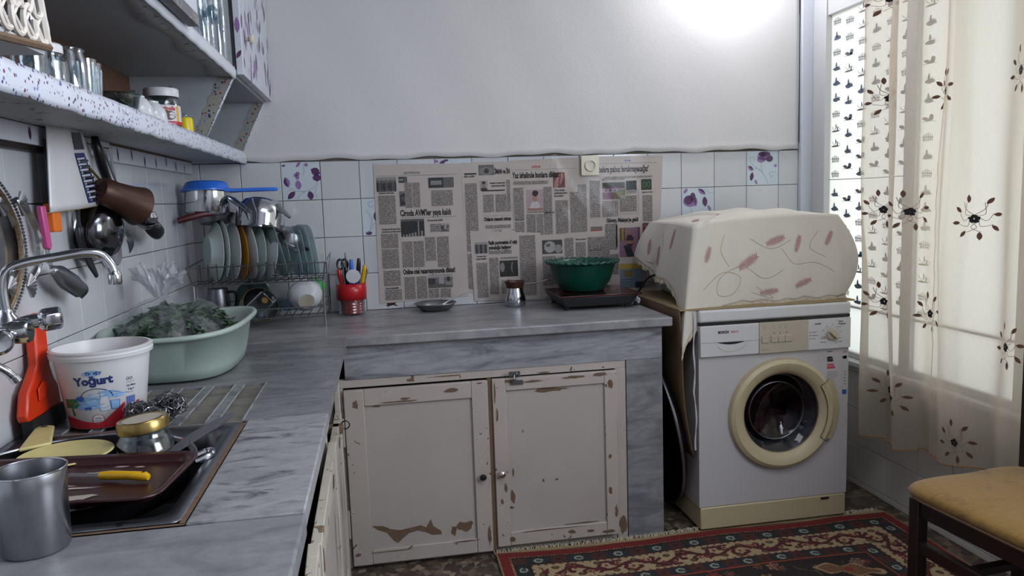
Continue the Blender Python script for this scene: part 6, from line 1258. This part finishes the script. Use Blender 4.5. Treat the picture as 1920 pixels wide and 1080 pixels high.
xl = Matrix.Translation((jc[0], jc[1], jc[2] + .088)) @ Matrix.Rotation(math.radians(-5), 4, 'Y')
l_ = MB(xl).lathe([(.042, 0), (.0445, .002), (.0445, .019), (.042, .0225), (.039, .0212), (0, .0212)], (0, 0, 0), 48).build('lid', 'gold', t)
D = D2(['lid_rose', 'cream_pan']); D.disc(0, 0, .034, .034, 1, 28); D.disc(.004, .002, .024, .013, 0, 18, .1); D.build('lid_print', lambda a, b, h: xl @ Vector((a, b, .0217 + h)), l_)
t = thing('table_knife', 'flat steel cake server propped on the sink edge behind the tray', 'server', (.38, -1.70, .84))
xv = Matrix.Translation((.385, -1.72, .846)) @ Matrix.Rotation(math.radians(62), 4, 'Z') @ Matrix.Rotation(math.radians(-8), 4, 'Y') @ Matrix.Rotation(math.radians(18), 4, 'X')
MB(xv).prism([(-.085, -.008), (-.02, -.012), (.05, -.011), (.095, -.006), (.10, .002), (.05, .010), (-.02, .012), (-.085, .008)], lambda a, b, h: (a, b, h + .004 * math.cos(a * 14)), .002).build('blade', 'steel', t)
mc = (.270, -2.152, ZC + .0005); t = thing('steel_mug', 'brushed steel mug standing alone on the marble in front of the sink', 'mug', mc)
MB().lathe([(0, 0), (.0385, 0), (.0405, .003), (.0425, .085), (.0445, .108), (.0435, .110), (.0405, .086), (.0385, .008), (0, .006)], mc, 56).build('body', 'steel', t); MB().tube([(mc[0] + .0442 * math.cos(q), mc[1] + .0442 * math.sin(q), mc[2] + .1095) for q in [2 * PI * k / 56 for k in range(56)]], .0013, 6, True).build('rim', 'chrome', t)

# ------------------------------------------------------------------ things on the back worktop
t = thing('steel_dish', 'shallow steel dish with a spoon in it, beneath the finance page', 'dish', (.955, -.115, ZC))
MB().lathe([(0, .001), (.050, .001), (.068, .008), (.083, .028), (.088, .030), (.086, .032), (.080, .030), (.064, .011), (0, .004)], (.955, -.115, ZC), 56).build('body', 'steel', t)
MB().tube([(.985, -.105, ZC + .020), (1.04, -.09, ZC + .045), (1.085, -.07, ZC + .060)], [.004, .002, .002], 6).build('spoon_handle', 'steel', t)
t = thing('coffee_pot', 'small steel and copper coffee pot with a thin handle standing before the newspaper', 'coffee pot', (1.287, -.135, ZC))
MB().lathe([(0, .001), (.038, .001), (.043, .008), (.0445, .032), (.038, .060), (.035, .078)], (1.287, -.135, ZC), 44).build('body', 'chrome', t)
MB().lathe([(.035, .077), (.037, .090), (.043, .104), (.042, .105), (.035, .090), (.033, .06), (0, .02)], (1.287, -.135, ZC), 44).build('neck', 'copper', t)
MB().tube(smooth([(1.325, -.140, ZC + .092), (1.36, -.15, ZC + .094), (1.395, -.16, ZC + .100), (1.42, -.165, ZC + .108)], 5), .0028, 6).build('handle', 'steel', t); MB().tube([(1.262, -.14, ZC + .10), (1.258, -.142, ZC + .114)], .003, 6).build('spout_tab', 'steel', t)
t = thing('hot_plate', 'black electric hot plate with a dark red top beneath the green bowl', 'hot plate', (1.60, -.22, ZC))
HX0, HX1, HY0, HY1 = 1.428, 1.745, -.375, -.075
mb = MB(); mb.P([(HX0, HY0, .885), (HX1, HY0, .885), (HX1, HY1, .885), (HX0, HY1, .885), (HX0 + .02, HY0 + .012, .846), (HX1 - .03, HY0 + .012, .846), (HX1 - .03, HY1 - .01, .846), (HX0 + .02, HY1 - .01, .846)], [(0, 1, 2, 3), (7, 6, 5, 4), (0, 4, 5, 1), (1, 5, 6, 2), (2, 6, 7, 3), (3, 7, 4, 0)]); mb.build('base', 'black', t, bev=.003)
B(HX0 - .002, HX1 + .012, HY0 - .002, HY1 + .004, .885, .892).build('glass_top', 'hobred', t, bev=.002)
D = D2(['black_glass', 'steel_dk']); D.rect(HX0 + .002, HX1 + .01, HY0, HY0 + .055, 0); D.line([(1.60 + .105 * math.cos(q), -.205 + .105 * math.sin(q)) for q in [2 * PI * i / 48 for i in range(49)]], .003, 1, 0); D.build('cooking_zone', lambda a, b, h: (a, b, .8922 + h), t)
for x, y in ((HX0 + .03, HY0 + .03), (HX1 - .045, HY0 + .03), (HX0 + .03, HY1 - .03), (HX1 - .045, HY1 - .03)): MB().lathe([(.009, 0), (.008, .0145)], (x, y, ZC + .0005), 12).build('foot', 'rubber', t)
gc = (1.560, -.205, .8935); t = thing('green_bowl', 'dark green plastic bowl with a scalloped rim on the hot plate', 'bowl', gc)
def gb(u, v):
    q = 2 * PI * u; pr_ = [(0, .002), (.085, 0), (.092, .008), (.118, .05), (.136, .108), (.141, .113), (.150, .114), (.153, .119), (.150, .124), (.142, .122), (.134, .112), (.115, .052), (.088, .012), (0, .008)]
    j = int(round(v * (len(pr_) - 1))); r, z = pr_[j]; f_ = 1 if 5 <= j <= 10 else 0; r += f_ * .003 * math.sin(30 * q); z += f_ * .0026 * math.sin(30 * q); return (gc[0] + r * math.cos(q), gc[1] + r * math.sin(q), gc[2] + z)
MB().grid(gb, 168, 14, cu=True).build('body', 'teal', t, ang=60)
mb = MB(); mb.grid(lambda u, v: (1.800 + .045 * (v - .5) + .012 * math.sin(u * 13), -.28 + (u - .5) * .06 + .01 * math.sin(v * 9), ZC + .004 + .022 * math.sin(PI * v) * abs(math.sin(u * 7 + v * 5)) + .012 * math.sin(PI * u)), 24, 14)
for i, p in enumerate(mb.v): mb.v[i] = (min(p[0] - .045, 1.772), p[1], p[2])
tag(mb.build('crumpled_cloth', 'cab_white', loc=(1.77, -.28, ZC), solid=.001), 'crumpled white cloth tucked beside the hot plate', 'cloth')
tag(MB().tube(smooth([(1.72, -.10, .862), (1.78, -.13, .850), (1.80, -.2, .870), (1.815, -.28, .935), (1.83, -.35, .955), (1.84, -.30, .92)], 6), .0045, 8).build('cable', 'black', loc=(1.8, -.2, .85)), 'black power cable looping up from the hot plate to the covered box', 'cable')
D = D2(['copper', 'ink']); D.leaf(.775, .853, .05, .014, 15, 0); D.leaf(.760, .860, .025, .010, 130, 0); D.leaf(.790, .849, .03, .006, -20, 0); D.line([(.765, .853), (.762, .838)], .002, 1, 0)
D.build('stain', on_y(-.0066), wb)  # brown moth-shaped sticker low on the tiles, drawn flat
# cutlery holder
tc_ = (.617, -.092); t = thing('cutlery_holder', 'ribbed clear beaker inside a red plastic collar, full of knives and spoons', 'cutlery holder', (tc_[0], tc_[1], ZC))
MB().lathe([(0, .002), (.050, 0)] + [(.0535 + (.0018 if k % 2 else -.0008), .004 + k * .0058) for k in range(9)] + [(.055, .058), (.056, .120), (.054, .120), (.05, .01), (0, .006)], (tc_[0], tc_[1], ZC), 48).build('beaker', 'glass', t)
MB().lathe([(0, .006), (.044, .006), (.047, .05), (.050, .118), (.048, .118), (.044, .01)], (tc_[0], tc_[1], ZC), 40).build('inner_cup', 'red', t)
mb = MB(); mb.grid(lambda u, v: (tc_[0] + .0585 * math.cos(-PI * .98 + u * PI * 1.25), tc_[1] + .0585 * math.sin(-PI * .98 + u * PI * 1.25), ZC + .062 + .066 * v), 30, 3); mb.build('collar', 'red', t, solid=.003)
random.seed(6)
CUT = [('scissors', 'black handled scissors at the back of the cutlery holder', -.030, .015, .120, 'black'), ('knife', 'table knife with a wide steel blade tip sticking up at the back of the holder', -.012, .020, .140, 'steel_dk'), ('knife', 'knife with a blue handle in the cutlery holder', .004, .004, .112, 'blue'), ('peeler', 'black handled peeler leaning right in the cutlery holder', .026, .012, .115, 'black'),
       ('knife', 'knife with a yellow handle at the right edge of the cutlery holder', .042, -.008, .088, 'yellow'), ('knife', 'knife with a red handle at the left edge of the cutlery holder', -.032, -.022, .075, 'red'), ('fork', 'black handled fork in the middle of the cutlery holder', -.012, -.018, .085, 'black'), ('knife', 'small blue knife low at the right in the cutlery holder', .022, -.020, .065, 'blue'), ('spoon', 'thin steel teaspoon far right in the cutlery holder', .050, .002, .078, 'steel')]
for nm, lb2, dx, dy, h, m_ in CUT:
    x, y = tc_[0] + dx, tc_[1] + dy; o = thing(nm, lb2, nm, (x, y, ZC + .03), 'cutlery in the red holder'); lean = dx * .35
    if nm == 'scissors':
        for s_ in (-1, 1): MB().tube([(x + s_ * .009 + .012 * math.cos(q), y, ZC + .175 + .060 + .020 * math.sin(q) - .03) for q in [2 * PI * k / 16 for k in range(16)]], .0045, 8, True).build('finger_loop', 'black', o)
        MB().tube([(x, y, ZC + .05), (x, y, ZC + .19)], .004, 6).build('blade', 'steel', o)
    else:
        MB().tube([(x - lean * .3, y, ZC + .03), (x, y, ZC + .115)], .003, 6).build('shaft', 'steel', o)
        r_ = .0085 if m_ not in ('steel', 'steel_dk') else .004
        MB().tube(smooth([(x, y, ZC + .112), (x + lean * .4, y, ZC + .112 + h * .35), (x + lean, y - .004, ZC + .112 + h * .8), (x + lean * 1.1, y - .004, ZC + .112 + h)], 4), [r_ * (.75 + .35 * math.sin(PI * min(1, k / 11))) for k in range(13)], 10).build('handle', m_, o)
o = thing('tea_strainer', 'round steel tea strainer facing out of the cutlery holder', 'strainer', (tc_[0] + .005, tc_[1] - .045, ZC + .13)); sc_ = (tc_[0] + .012, tc_[1] - .050, ZC + .158); am3 = axis_m((.05, -1, .25))
MB().lathe([(.0, .0), (.010, .001), (.018, .006), (.020, .010)], sc_, 28, am3).build('mesh_bowl', 'wire_dk', o); MB().lathe([(.0195, .006), (.027, .009), (.028, .012), (.020, .012)], sc_, 32, am3).build('rim', 'steel', o); MB().tube([(sc_[0] + .02, sc_[1], sc_[2] - .015), (tc_[0] + .03, tc_[1] + .01, ZC + .06)], .0025, 6).build('handle', 'steel', o)

# ------------------------------------------------------------------ dish rack
RX0_, RX1_, RF, RB = .075, .528, -.365, -.060; ZL, ZU, ZR = .872, 1.004, 1.070
rk = thing('dish_rack', 'two-tier wire dish rack in the corner of the worktop', 'dish rack', (.30, -.21, ZC))
def wires(name, segs, r=.0024, m='wire', kind=None):
    mb = MB()
    for s_ in segs: mb.tube(s_, r, 6)
    return mb.build(name, m, rk, kind=kind)
for x in (RX0_, RX1_):
    for y in (RF, RB): wires('leg', [[(x, y, ZC + .001), (x, y, ZU if x == RX0_ else ZU)], ], .0032)
    wires('side_frame', [[(x, RF, ZU), (x + (-.02 if x == RX0_ else .012), RF - .012, ZR), (x + (-.02 if x == RX0_ else .012), RB + .012, ZR + .015), (x, RB, ZU), (x, RF, ZU)], [(x, RF, ZL), (x, RB, ZL)], [(x, RF, ZL + .035), (x, RB, ZL + .035)]], .0028)
wires('upper_rim', [[(RX0_ - .02, RF - .012, ZR), (RX1_ + .012, RF - .012, ZR)], [(RX0_, RF, ZU), (RX1_, RF, ZU)], [(RX0_, RB, ZU), (RX1_, RB, ZU)], [(RX0_, (RF + RB) / 2, ZU - .004), (RX1_, (RF + RB) / 2, ZU - .004)]], .0026)
wires('upper_wires', [[(x, RF - .012, ZR + .010), (x, RF, ZU), (x, RB, ZU)] for x in [RX0_ + .0285 * k for k in range(1, 16)]], .0018, 'wire_dk', 'stuff')
for y_, z_ in ((RF, ZL), (RB, ZL), (RF, ZL + .035), (RB, ZL + .035)): wires('lower_rim', [[(RX0_, y_, z_), (RX1_, y_, z_)]], .0026)
wires('lower_wires', [[(x, RF, ZL), (x, RB, ZL)] for x in [RX0_ + .03 * k for k in range(1, 15)]], .0018, 'wire_dk', 'stuff')
def platem(name, label, x, R_, m, tilt, y=-.21, deep=.018, z=ZU + .004, grp='plates standing in the rack', sq=False, twist=0):
    xf = Matrix.Translation((x, y, z + R_)) @ Matrix.Rotation(math.radians(twist + 26), 4, 'Z') @ Matrix.Rotation(math.radians(tilt), 4, 'Y') @ axis_m((1, 0, 0)).to_4x4()
    t = thing(name, label, 'plate', (x, y, z), grp)
    pr_ = [(0, 0), (R_ * .55, 0), (R_ * .68, deep * .5), (R_ * .98, deep), (R_, deep + .001), (R_ * .98, deep + .003), (R_ * .66, deep * .5 + .003), (R_ * .52, .003), (0, .003)]
    if not sq: MB(xf).lathe(pr_, (0, 0, 0), 48).build('dish', m, t)
    else:
        mb = MB(xf)
        def g(u, v): j = int(round(v * (len(pr_) - 1))); r, zz = pr_[j]; a, b = sell(2 * PI * u, r, r, 5); return (a * .96, b * .96, zz)
        mb.grid(g, 64, len(pr_), cu=True).build('dish', m, t)
    MB(xf).tube([((R_ if not sq else 1) * (math.cos(q) if not sq else sell(q, R_ * .955, R_ * .955, 5)[0]), (R_ if not sq else 1) * (math.sin(q) if not sq else sell(q, R_ * .955, R_ * .955, 5)[1]), deep + .0015) for q in [2 * PI * k / 56 for k in range(56)]], .0014, 5, True).build('rim', m, t)
PL = [('soup_plate', 'pale green deep plate nearest the left wall in the rack', .100, .108, 'plate_g', 3, .030, 0), ('plate', 'thin white edged plate, second from the left wall', .138, .110, 'plate_g', 2, .012, 0), ('plate', 'cream plate with a wavy rim, third from the left wall', .172, .105, 'ceramic', 3, .018, 0),
      ('plate', 'mustard yellow plate between two white plates', .204, .102, 'mustard', 0, .012, 0), ('plate', 'white plate just right of the mustard plate', .232, .105, 'ceramic', -3, .016, 0), ('plate', 'grey green plate in the middle of the rack', .262, .102, 'plate_g', 2, .018, 0), ('plate', 'white plate leaning right in the middle of the rack', .300, .106, 'ceramic', 6, .020, 0),
      ('glass_plate', 'greenish glass plate leaning right over its neighbours', .318, .108, 'plate_gg', -14, .016, 1), ('glass_plate', 'dim glass plate behind the small steel pan', .352, .090, 'plate_gg', -6, .014, 0), ('glass_plate', 'bluish glass plate, first of the stack at the right end', .392, .090, 'plate_gb', -8, .012, 1), ('glass_plate', 'bluish square glass plate, second of the stack at the right end', .412, .094, 'plate_gb', -8, .012, 1), ('glass_plate', 'bluish square glass plate, third of the stack at the right end', .432, .096, 'plate_gb', -8, .012, 1), ('glass_plate', 'bluish square glass plate, outermost at the right end of the rack', .452, .098, 'plate_gb', -8, .012, 1)]
for nm, lb3, x, R_, m_, tl, dp, sq_ in PL: platem(nm, lb3, x, R_ * 1.03, m_, tl, deep=dp, sq=bool(sq_), y=-.225)
# pots on top of the plates
xp = Matrix.Translation((.112, -.21, 1.250)) @ Matrix.Rotation(math.radians(-4), 4, 'X') @ Matrix.Rotation(math.radians(3), 4, 'Y')
t = thing('saucepan', 'steel saucepan with a tubular handle on top of the plates, under the blue colander', 'saucepan', (.112, -.21, 1.262))
MB(xp).lathe([(0, 0), (.068, .001), (.078, .006), (.083, .016), (.083, .092), (.086, .094), (.082, .096), (.080, .092), (.079, .016), (0, .006)], (0, 0, 0), 56).build('body', 'chrome', t)
MB(xp).tube([(.078, -.03, .072), (.10, -.06, .060), (.145, -.10, .030), (.160, -.113, .018)], [.006, .011, .0095, .0075], 12).build('handle', 'steel', t)
t = thing('colander', 'blue plastic colander with a flat handle upside down on the steel saucepan', 'colander', (.112, -.21, 1.36))
xq = Matrix.Translation((.112, -.21, 1.343)) @ Matrix.Rotation(math.radians(-4), 4, 'X')
MB(xq).lathe([(.086, 0), (.090, .0), (.090, .006), (.084, .008), (.074, .030), (.066, .036), (0, .037)], (0, 0, 0), 56).build('bowl', 'blue', t, bev=0)
MB(xq).prism([(.070, -.045), (.12, -.030), (.20, -.035), (.252, -.030), (.262, -.018), (.252, -.006), (.20, .0), (.12, .0), (.075, .030)], lambda a, b, h: (a, b, h - .006), .013).build('handle', 'blue', t, bev=.003)
MB(xq).lathe([(.072, .034), (.078, .036), (.070, .048), (.03, .055), (0, .056)], (.004, .01, 0), 48).build('clear_dome', 'film', t)
t = thing('frying_pan', 'small pan with a dark red handle wedged between the saucepan and the plates', 'pan', (.10, -.2, 1.24))
xr = Matrix.Translation((.135, -.20, 1.225)) @ Matrix.Rotation(math.radians(-10), 4, 'X') @ Matrix.Rotation(math.radians(-4), 4, 'Y')
MB(xr).lathe([(0, 0), (.055, 0), (.072, .022), (.074, .030), (.070, .030), (.052, .006), (0, .004)], (0, 0, 0), 48).build('body', 'steel_dk', t); MB(xr).tube([(.02, -.07, .024), (-.02, -.09, .022), (-.07, -.105, .012), (-.108, -.115, .002)], [.009, .012, .013, .011], 10).build('handle', 'red_dk', t)
xo = Matrix.Translation((.296, -.225, 1.200)) @ Matrix.Rotation(math.radians(7), 4, 'Y') @ Matrix.Rotation(math.radians(-6), 4, 'X')
t = thing('cooking_pot', 'rounded steel pot upside down on the plates with a short tube handle', 'pot', (.298, -.225, 1.212))
MB(xo).lathe([(.086, 0), (.090, .002), (.088, .012), (.089, .05), (.084, .080), (.066, .104), (.036, .116), (0, .118)], (0, 0, 0), 56).build('body', 'chrome', t, ang=60)
MB(xo).tube([(.062, -.045, .085), (.085, -.055, .068), (.115, -.065, .045)], [.014, .010, .006], 10).build('handle', 'steel', t); MB(xo).tube([(-.07, -.05, .078), (-.062, -.085, .06), (-.055, -.11, .032)], [.010, .009, .006], 10).build('handle', 'steel', t); MB(xo).tube([(.02, -.082, .004), (.055, -.078, .0), (.090, -.06, -.01), (.105, -.05, -.045)], .008, 8).build('black_grip', 'black', t)
xo2 = Matrix.Translation((.408, -.235, 1.145)) @ Matrix.Rotation(math.radians(24), 4, 'Y') @ Matrix.Rotation(math.radians(14), 4, 'X')
t = thing('small_pan', 'little steel pan with a black grip resting on the bluish glass plates', 'pan', (.408, -.235, 1.145))
MB(xo2).lathe([(.052, 0), (.056, -.002), (.056, .004), (.050, .03), (.038, .046), (0, .052)], (0, 0, 0), 44).build('body', 'steel', t); MB(xo2).tube([(.045, -.035, .004), (.062, -.05, .010), (.078, -.055, .016)], .007, 8).build('grip', 'black', t); MB(xo2).tube([(-.01, -.055, .003), (.03, -.066, -.002), (.05, -.05, -.004)], .006, 8).build('handle', 'steel', t)
# lower tier
t = thing('steel_jug', 'dim steel jug standing on the left of the lower rack', 'jug', (.120, -.20, ZL + .003)); MB().lathe([(0, 0), (.040, 0), (.044, .05), (.036, .10), (.038, .102), (.0, .10)], (.122, -.20, ZL + .003), 40).build('body', 'steel_dk', t); MB().tube(smooth([(.16, -.21, ZL + .09), (.19, -.22, ZL + .085), (.185, -.22, ZL + .03), (.163, -.21, ZL + .02)], 5), .005, 8).build('handle', 'blackm', t)
t = thing('black_dish', 'round black dish on the lower rack below the steel jug', 'dish', (.145, -.30, ZL + .003)); MB().lathe([(0, .0), (.035, 0), (.046, .022), (.044, .024), (.03, .004)], (.145, -.31, ZL + .003), 36).build('body', 'blackm', t); MB().tube([(.145 + .046 * math.cos(q), -.31 + .046 * math.sin(q), ZL + .026) for q in [2 * PI * k / 36 for k in range(36)]], .0015, 5, True).build('rim', 'steel', t)
B_ = B(.168, .240, -.345, -.30, ZL + .003, ZL + .038).build('sponge', 'lilac_pl', loc=(.204, -.32, ZL), bev=.006); tag(B_, 'lilac sponge block at the front of the lower rack', 'sponge')
xg = Matrix.Translation((.245, -.16, ZL + .062)) @ Matrix.Rotation(math.radians(62), 4, 'X') @ Matrix.Rotation(math.radians(-6), 4, 'Y')
t = thing('pot_lid', 'clear glass pot lid with a red knob on the lower rack', 'lid', (.245, -.16, ZL + .02)); MB(xg).lathe([(.070, 0), (.072, .002), (.066, .012), (.04, .022), (0, .026)], (0, 0, 0), 48).build('dome', 'glass_g', t); MB(xg).tube([(.0705 * math.cos(q), .0705 * math.sin(q), 0) for q in [2 * PI * k / 48 for k in range(48)]], .002, 6, True).build('rim', 'steel', t); MB(xg).lathe([(.006, .024), (.007, .032), (.014, .038), (.012, .046), (0, .048)], (0, 0, 0), 20).build('knob', 'red_dk', t)
xg = Matrix.Translation((.285, -.255, ZL + .040)) @ Matrix.Rotation(math.radians(58), 4, 'X') @ Matrix.Rotation(math.radians(28), 4, 'Y')
t = thing('pan_lid', 'black pan lid with a wooden knob leaning on the lower rack', 'lid', (.285, -.255, ZL + .01)); MB(xg).lathe([(.066, 0), (.069, .001), (.060, .008), (.03, .014), (0, .016)], (0, 0, 0), 48).build('lid_body', 'blackm', t); MB(xg).tube([(.068 * math.cos(q), .068 * math.sin(q), 0) for q in [2 * PI * k / 48 for k in range(48)]], .0022, 6, True).build('rim', 'gold', t); MB(xg).lathe([(.007, .014), (.006, .028), (.013, .036), (.012, .042), (0, .044)], (0, 0, 0), 20).build('knob', 'mustard', t)
xg = Matrix.Translation((.292, -.335, ZL + .045)) @ Matrix.Rotation(math.radians(48), 4, 'Y') @ Matrix.Rotation(math.radians(10), 4, 'X')
t = thing('glass_box', 'clear glass butter dish tipped on its side on the lower rack', 'dish', (.292, -.335, ZL + .02)); MB(xg).prism(rrect(.030, .022, .006, 3), lambda a, b, h: (a, b, h - .055), .11).build('body', 'glass', t, bev=.003); MB(xg).tube([(-.03, -.024, -.055), (-.03, -.024, .055)], .003, 6).build('edge', 'steel', t)
t = thing('glass_dish', 'small ribbed glass dish at the front of the lower rack', 'dish', (.345, -.345, ZL)); MB().prism(rrect(.034, .020, .008, 4), lambda a, b, h: (.345 + a, -.338 + b, ZL + .003 + h), .026).build('body', 'glass', t, bev=.004)
t = thing('glass_tray', 'clear glass tray behind the white bowl on the lower rack', 'tray', (.375, -.17, ZL)); MB().prism(rrect(.045, .03, .008, 4), lambda a, b, h: (.375 + a, -.17 + b, ZL + .003 + h), .045).build('body', 'glass_b', t, bev=.004)
xg = Matrix.Translation((.452, -.265, ZL + .060)) @ Matrix.Rotation(math.radians(112), 4, 'X') @ Matrix.Rotation(math.radians(10), 4, 'Y')
t = thing('white_bowl', 'white bowl tipped with its foot to the front at the right of the lower rack', 'bowl', (.452, -.285, ZL))
MB(xg).lathe([(0, .032), (.031, .034), (.033, .030), (.050, .018), (.064, -.008), (.066, -.022), (.063, -.022), (.06, -.008), (.045, .014), (0, .022)], (0, 0, 0), 52).build('bowl_body', 'ceramic', t); MB(xg).lathe([(.0, .0325), (.029, .0335)], (0, 0, .0014), 40).build('foot_base', 'cream_pan', t); MB(xg).tube([(.0655 * math.cos(q), .0655 * math.sin(q), -.012) for q in [2 * PI * k / 52 for k in range(52)]], .0008, 5, True).build('grey_line', 'greyp', t)
xg = Matrix.Translation((.480, -.185, ZL + .075)) @ Matrix.Rotation(math.radians(28), 4, 'Y') @ Matrix.Rotation(math.radians(8), 4, 'X')
t = thing('green_beaker', 'bright green plastic beaker lying behind the white bowl', 'beaker', (.48, -.185, ZL + .02)); MB(xg).lathe([(0, .040), (.030, .040), (.033, .036), (.038, -.045), (.035, -.045), (.030, .034), (0, .036)], (0, 0, 0), 36).build('body', 'green', t)
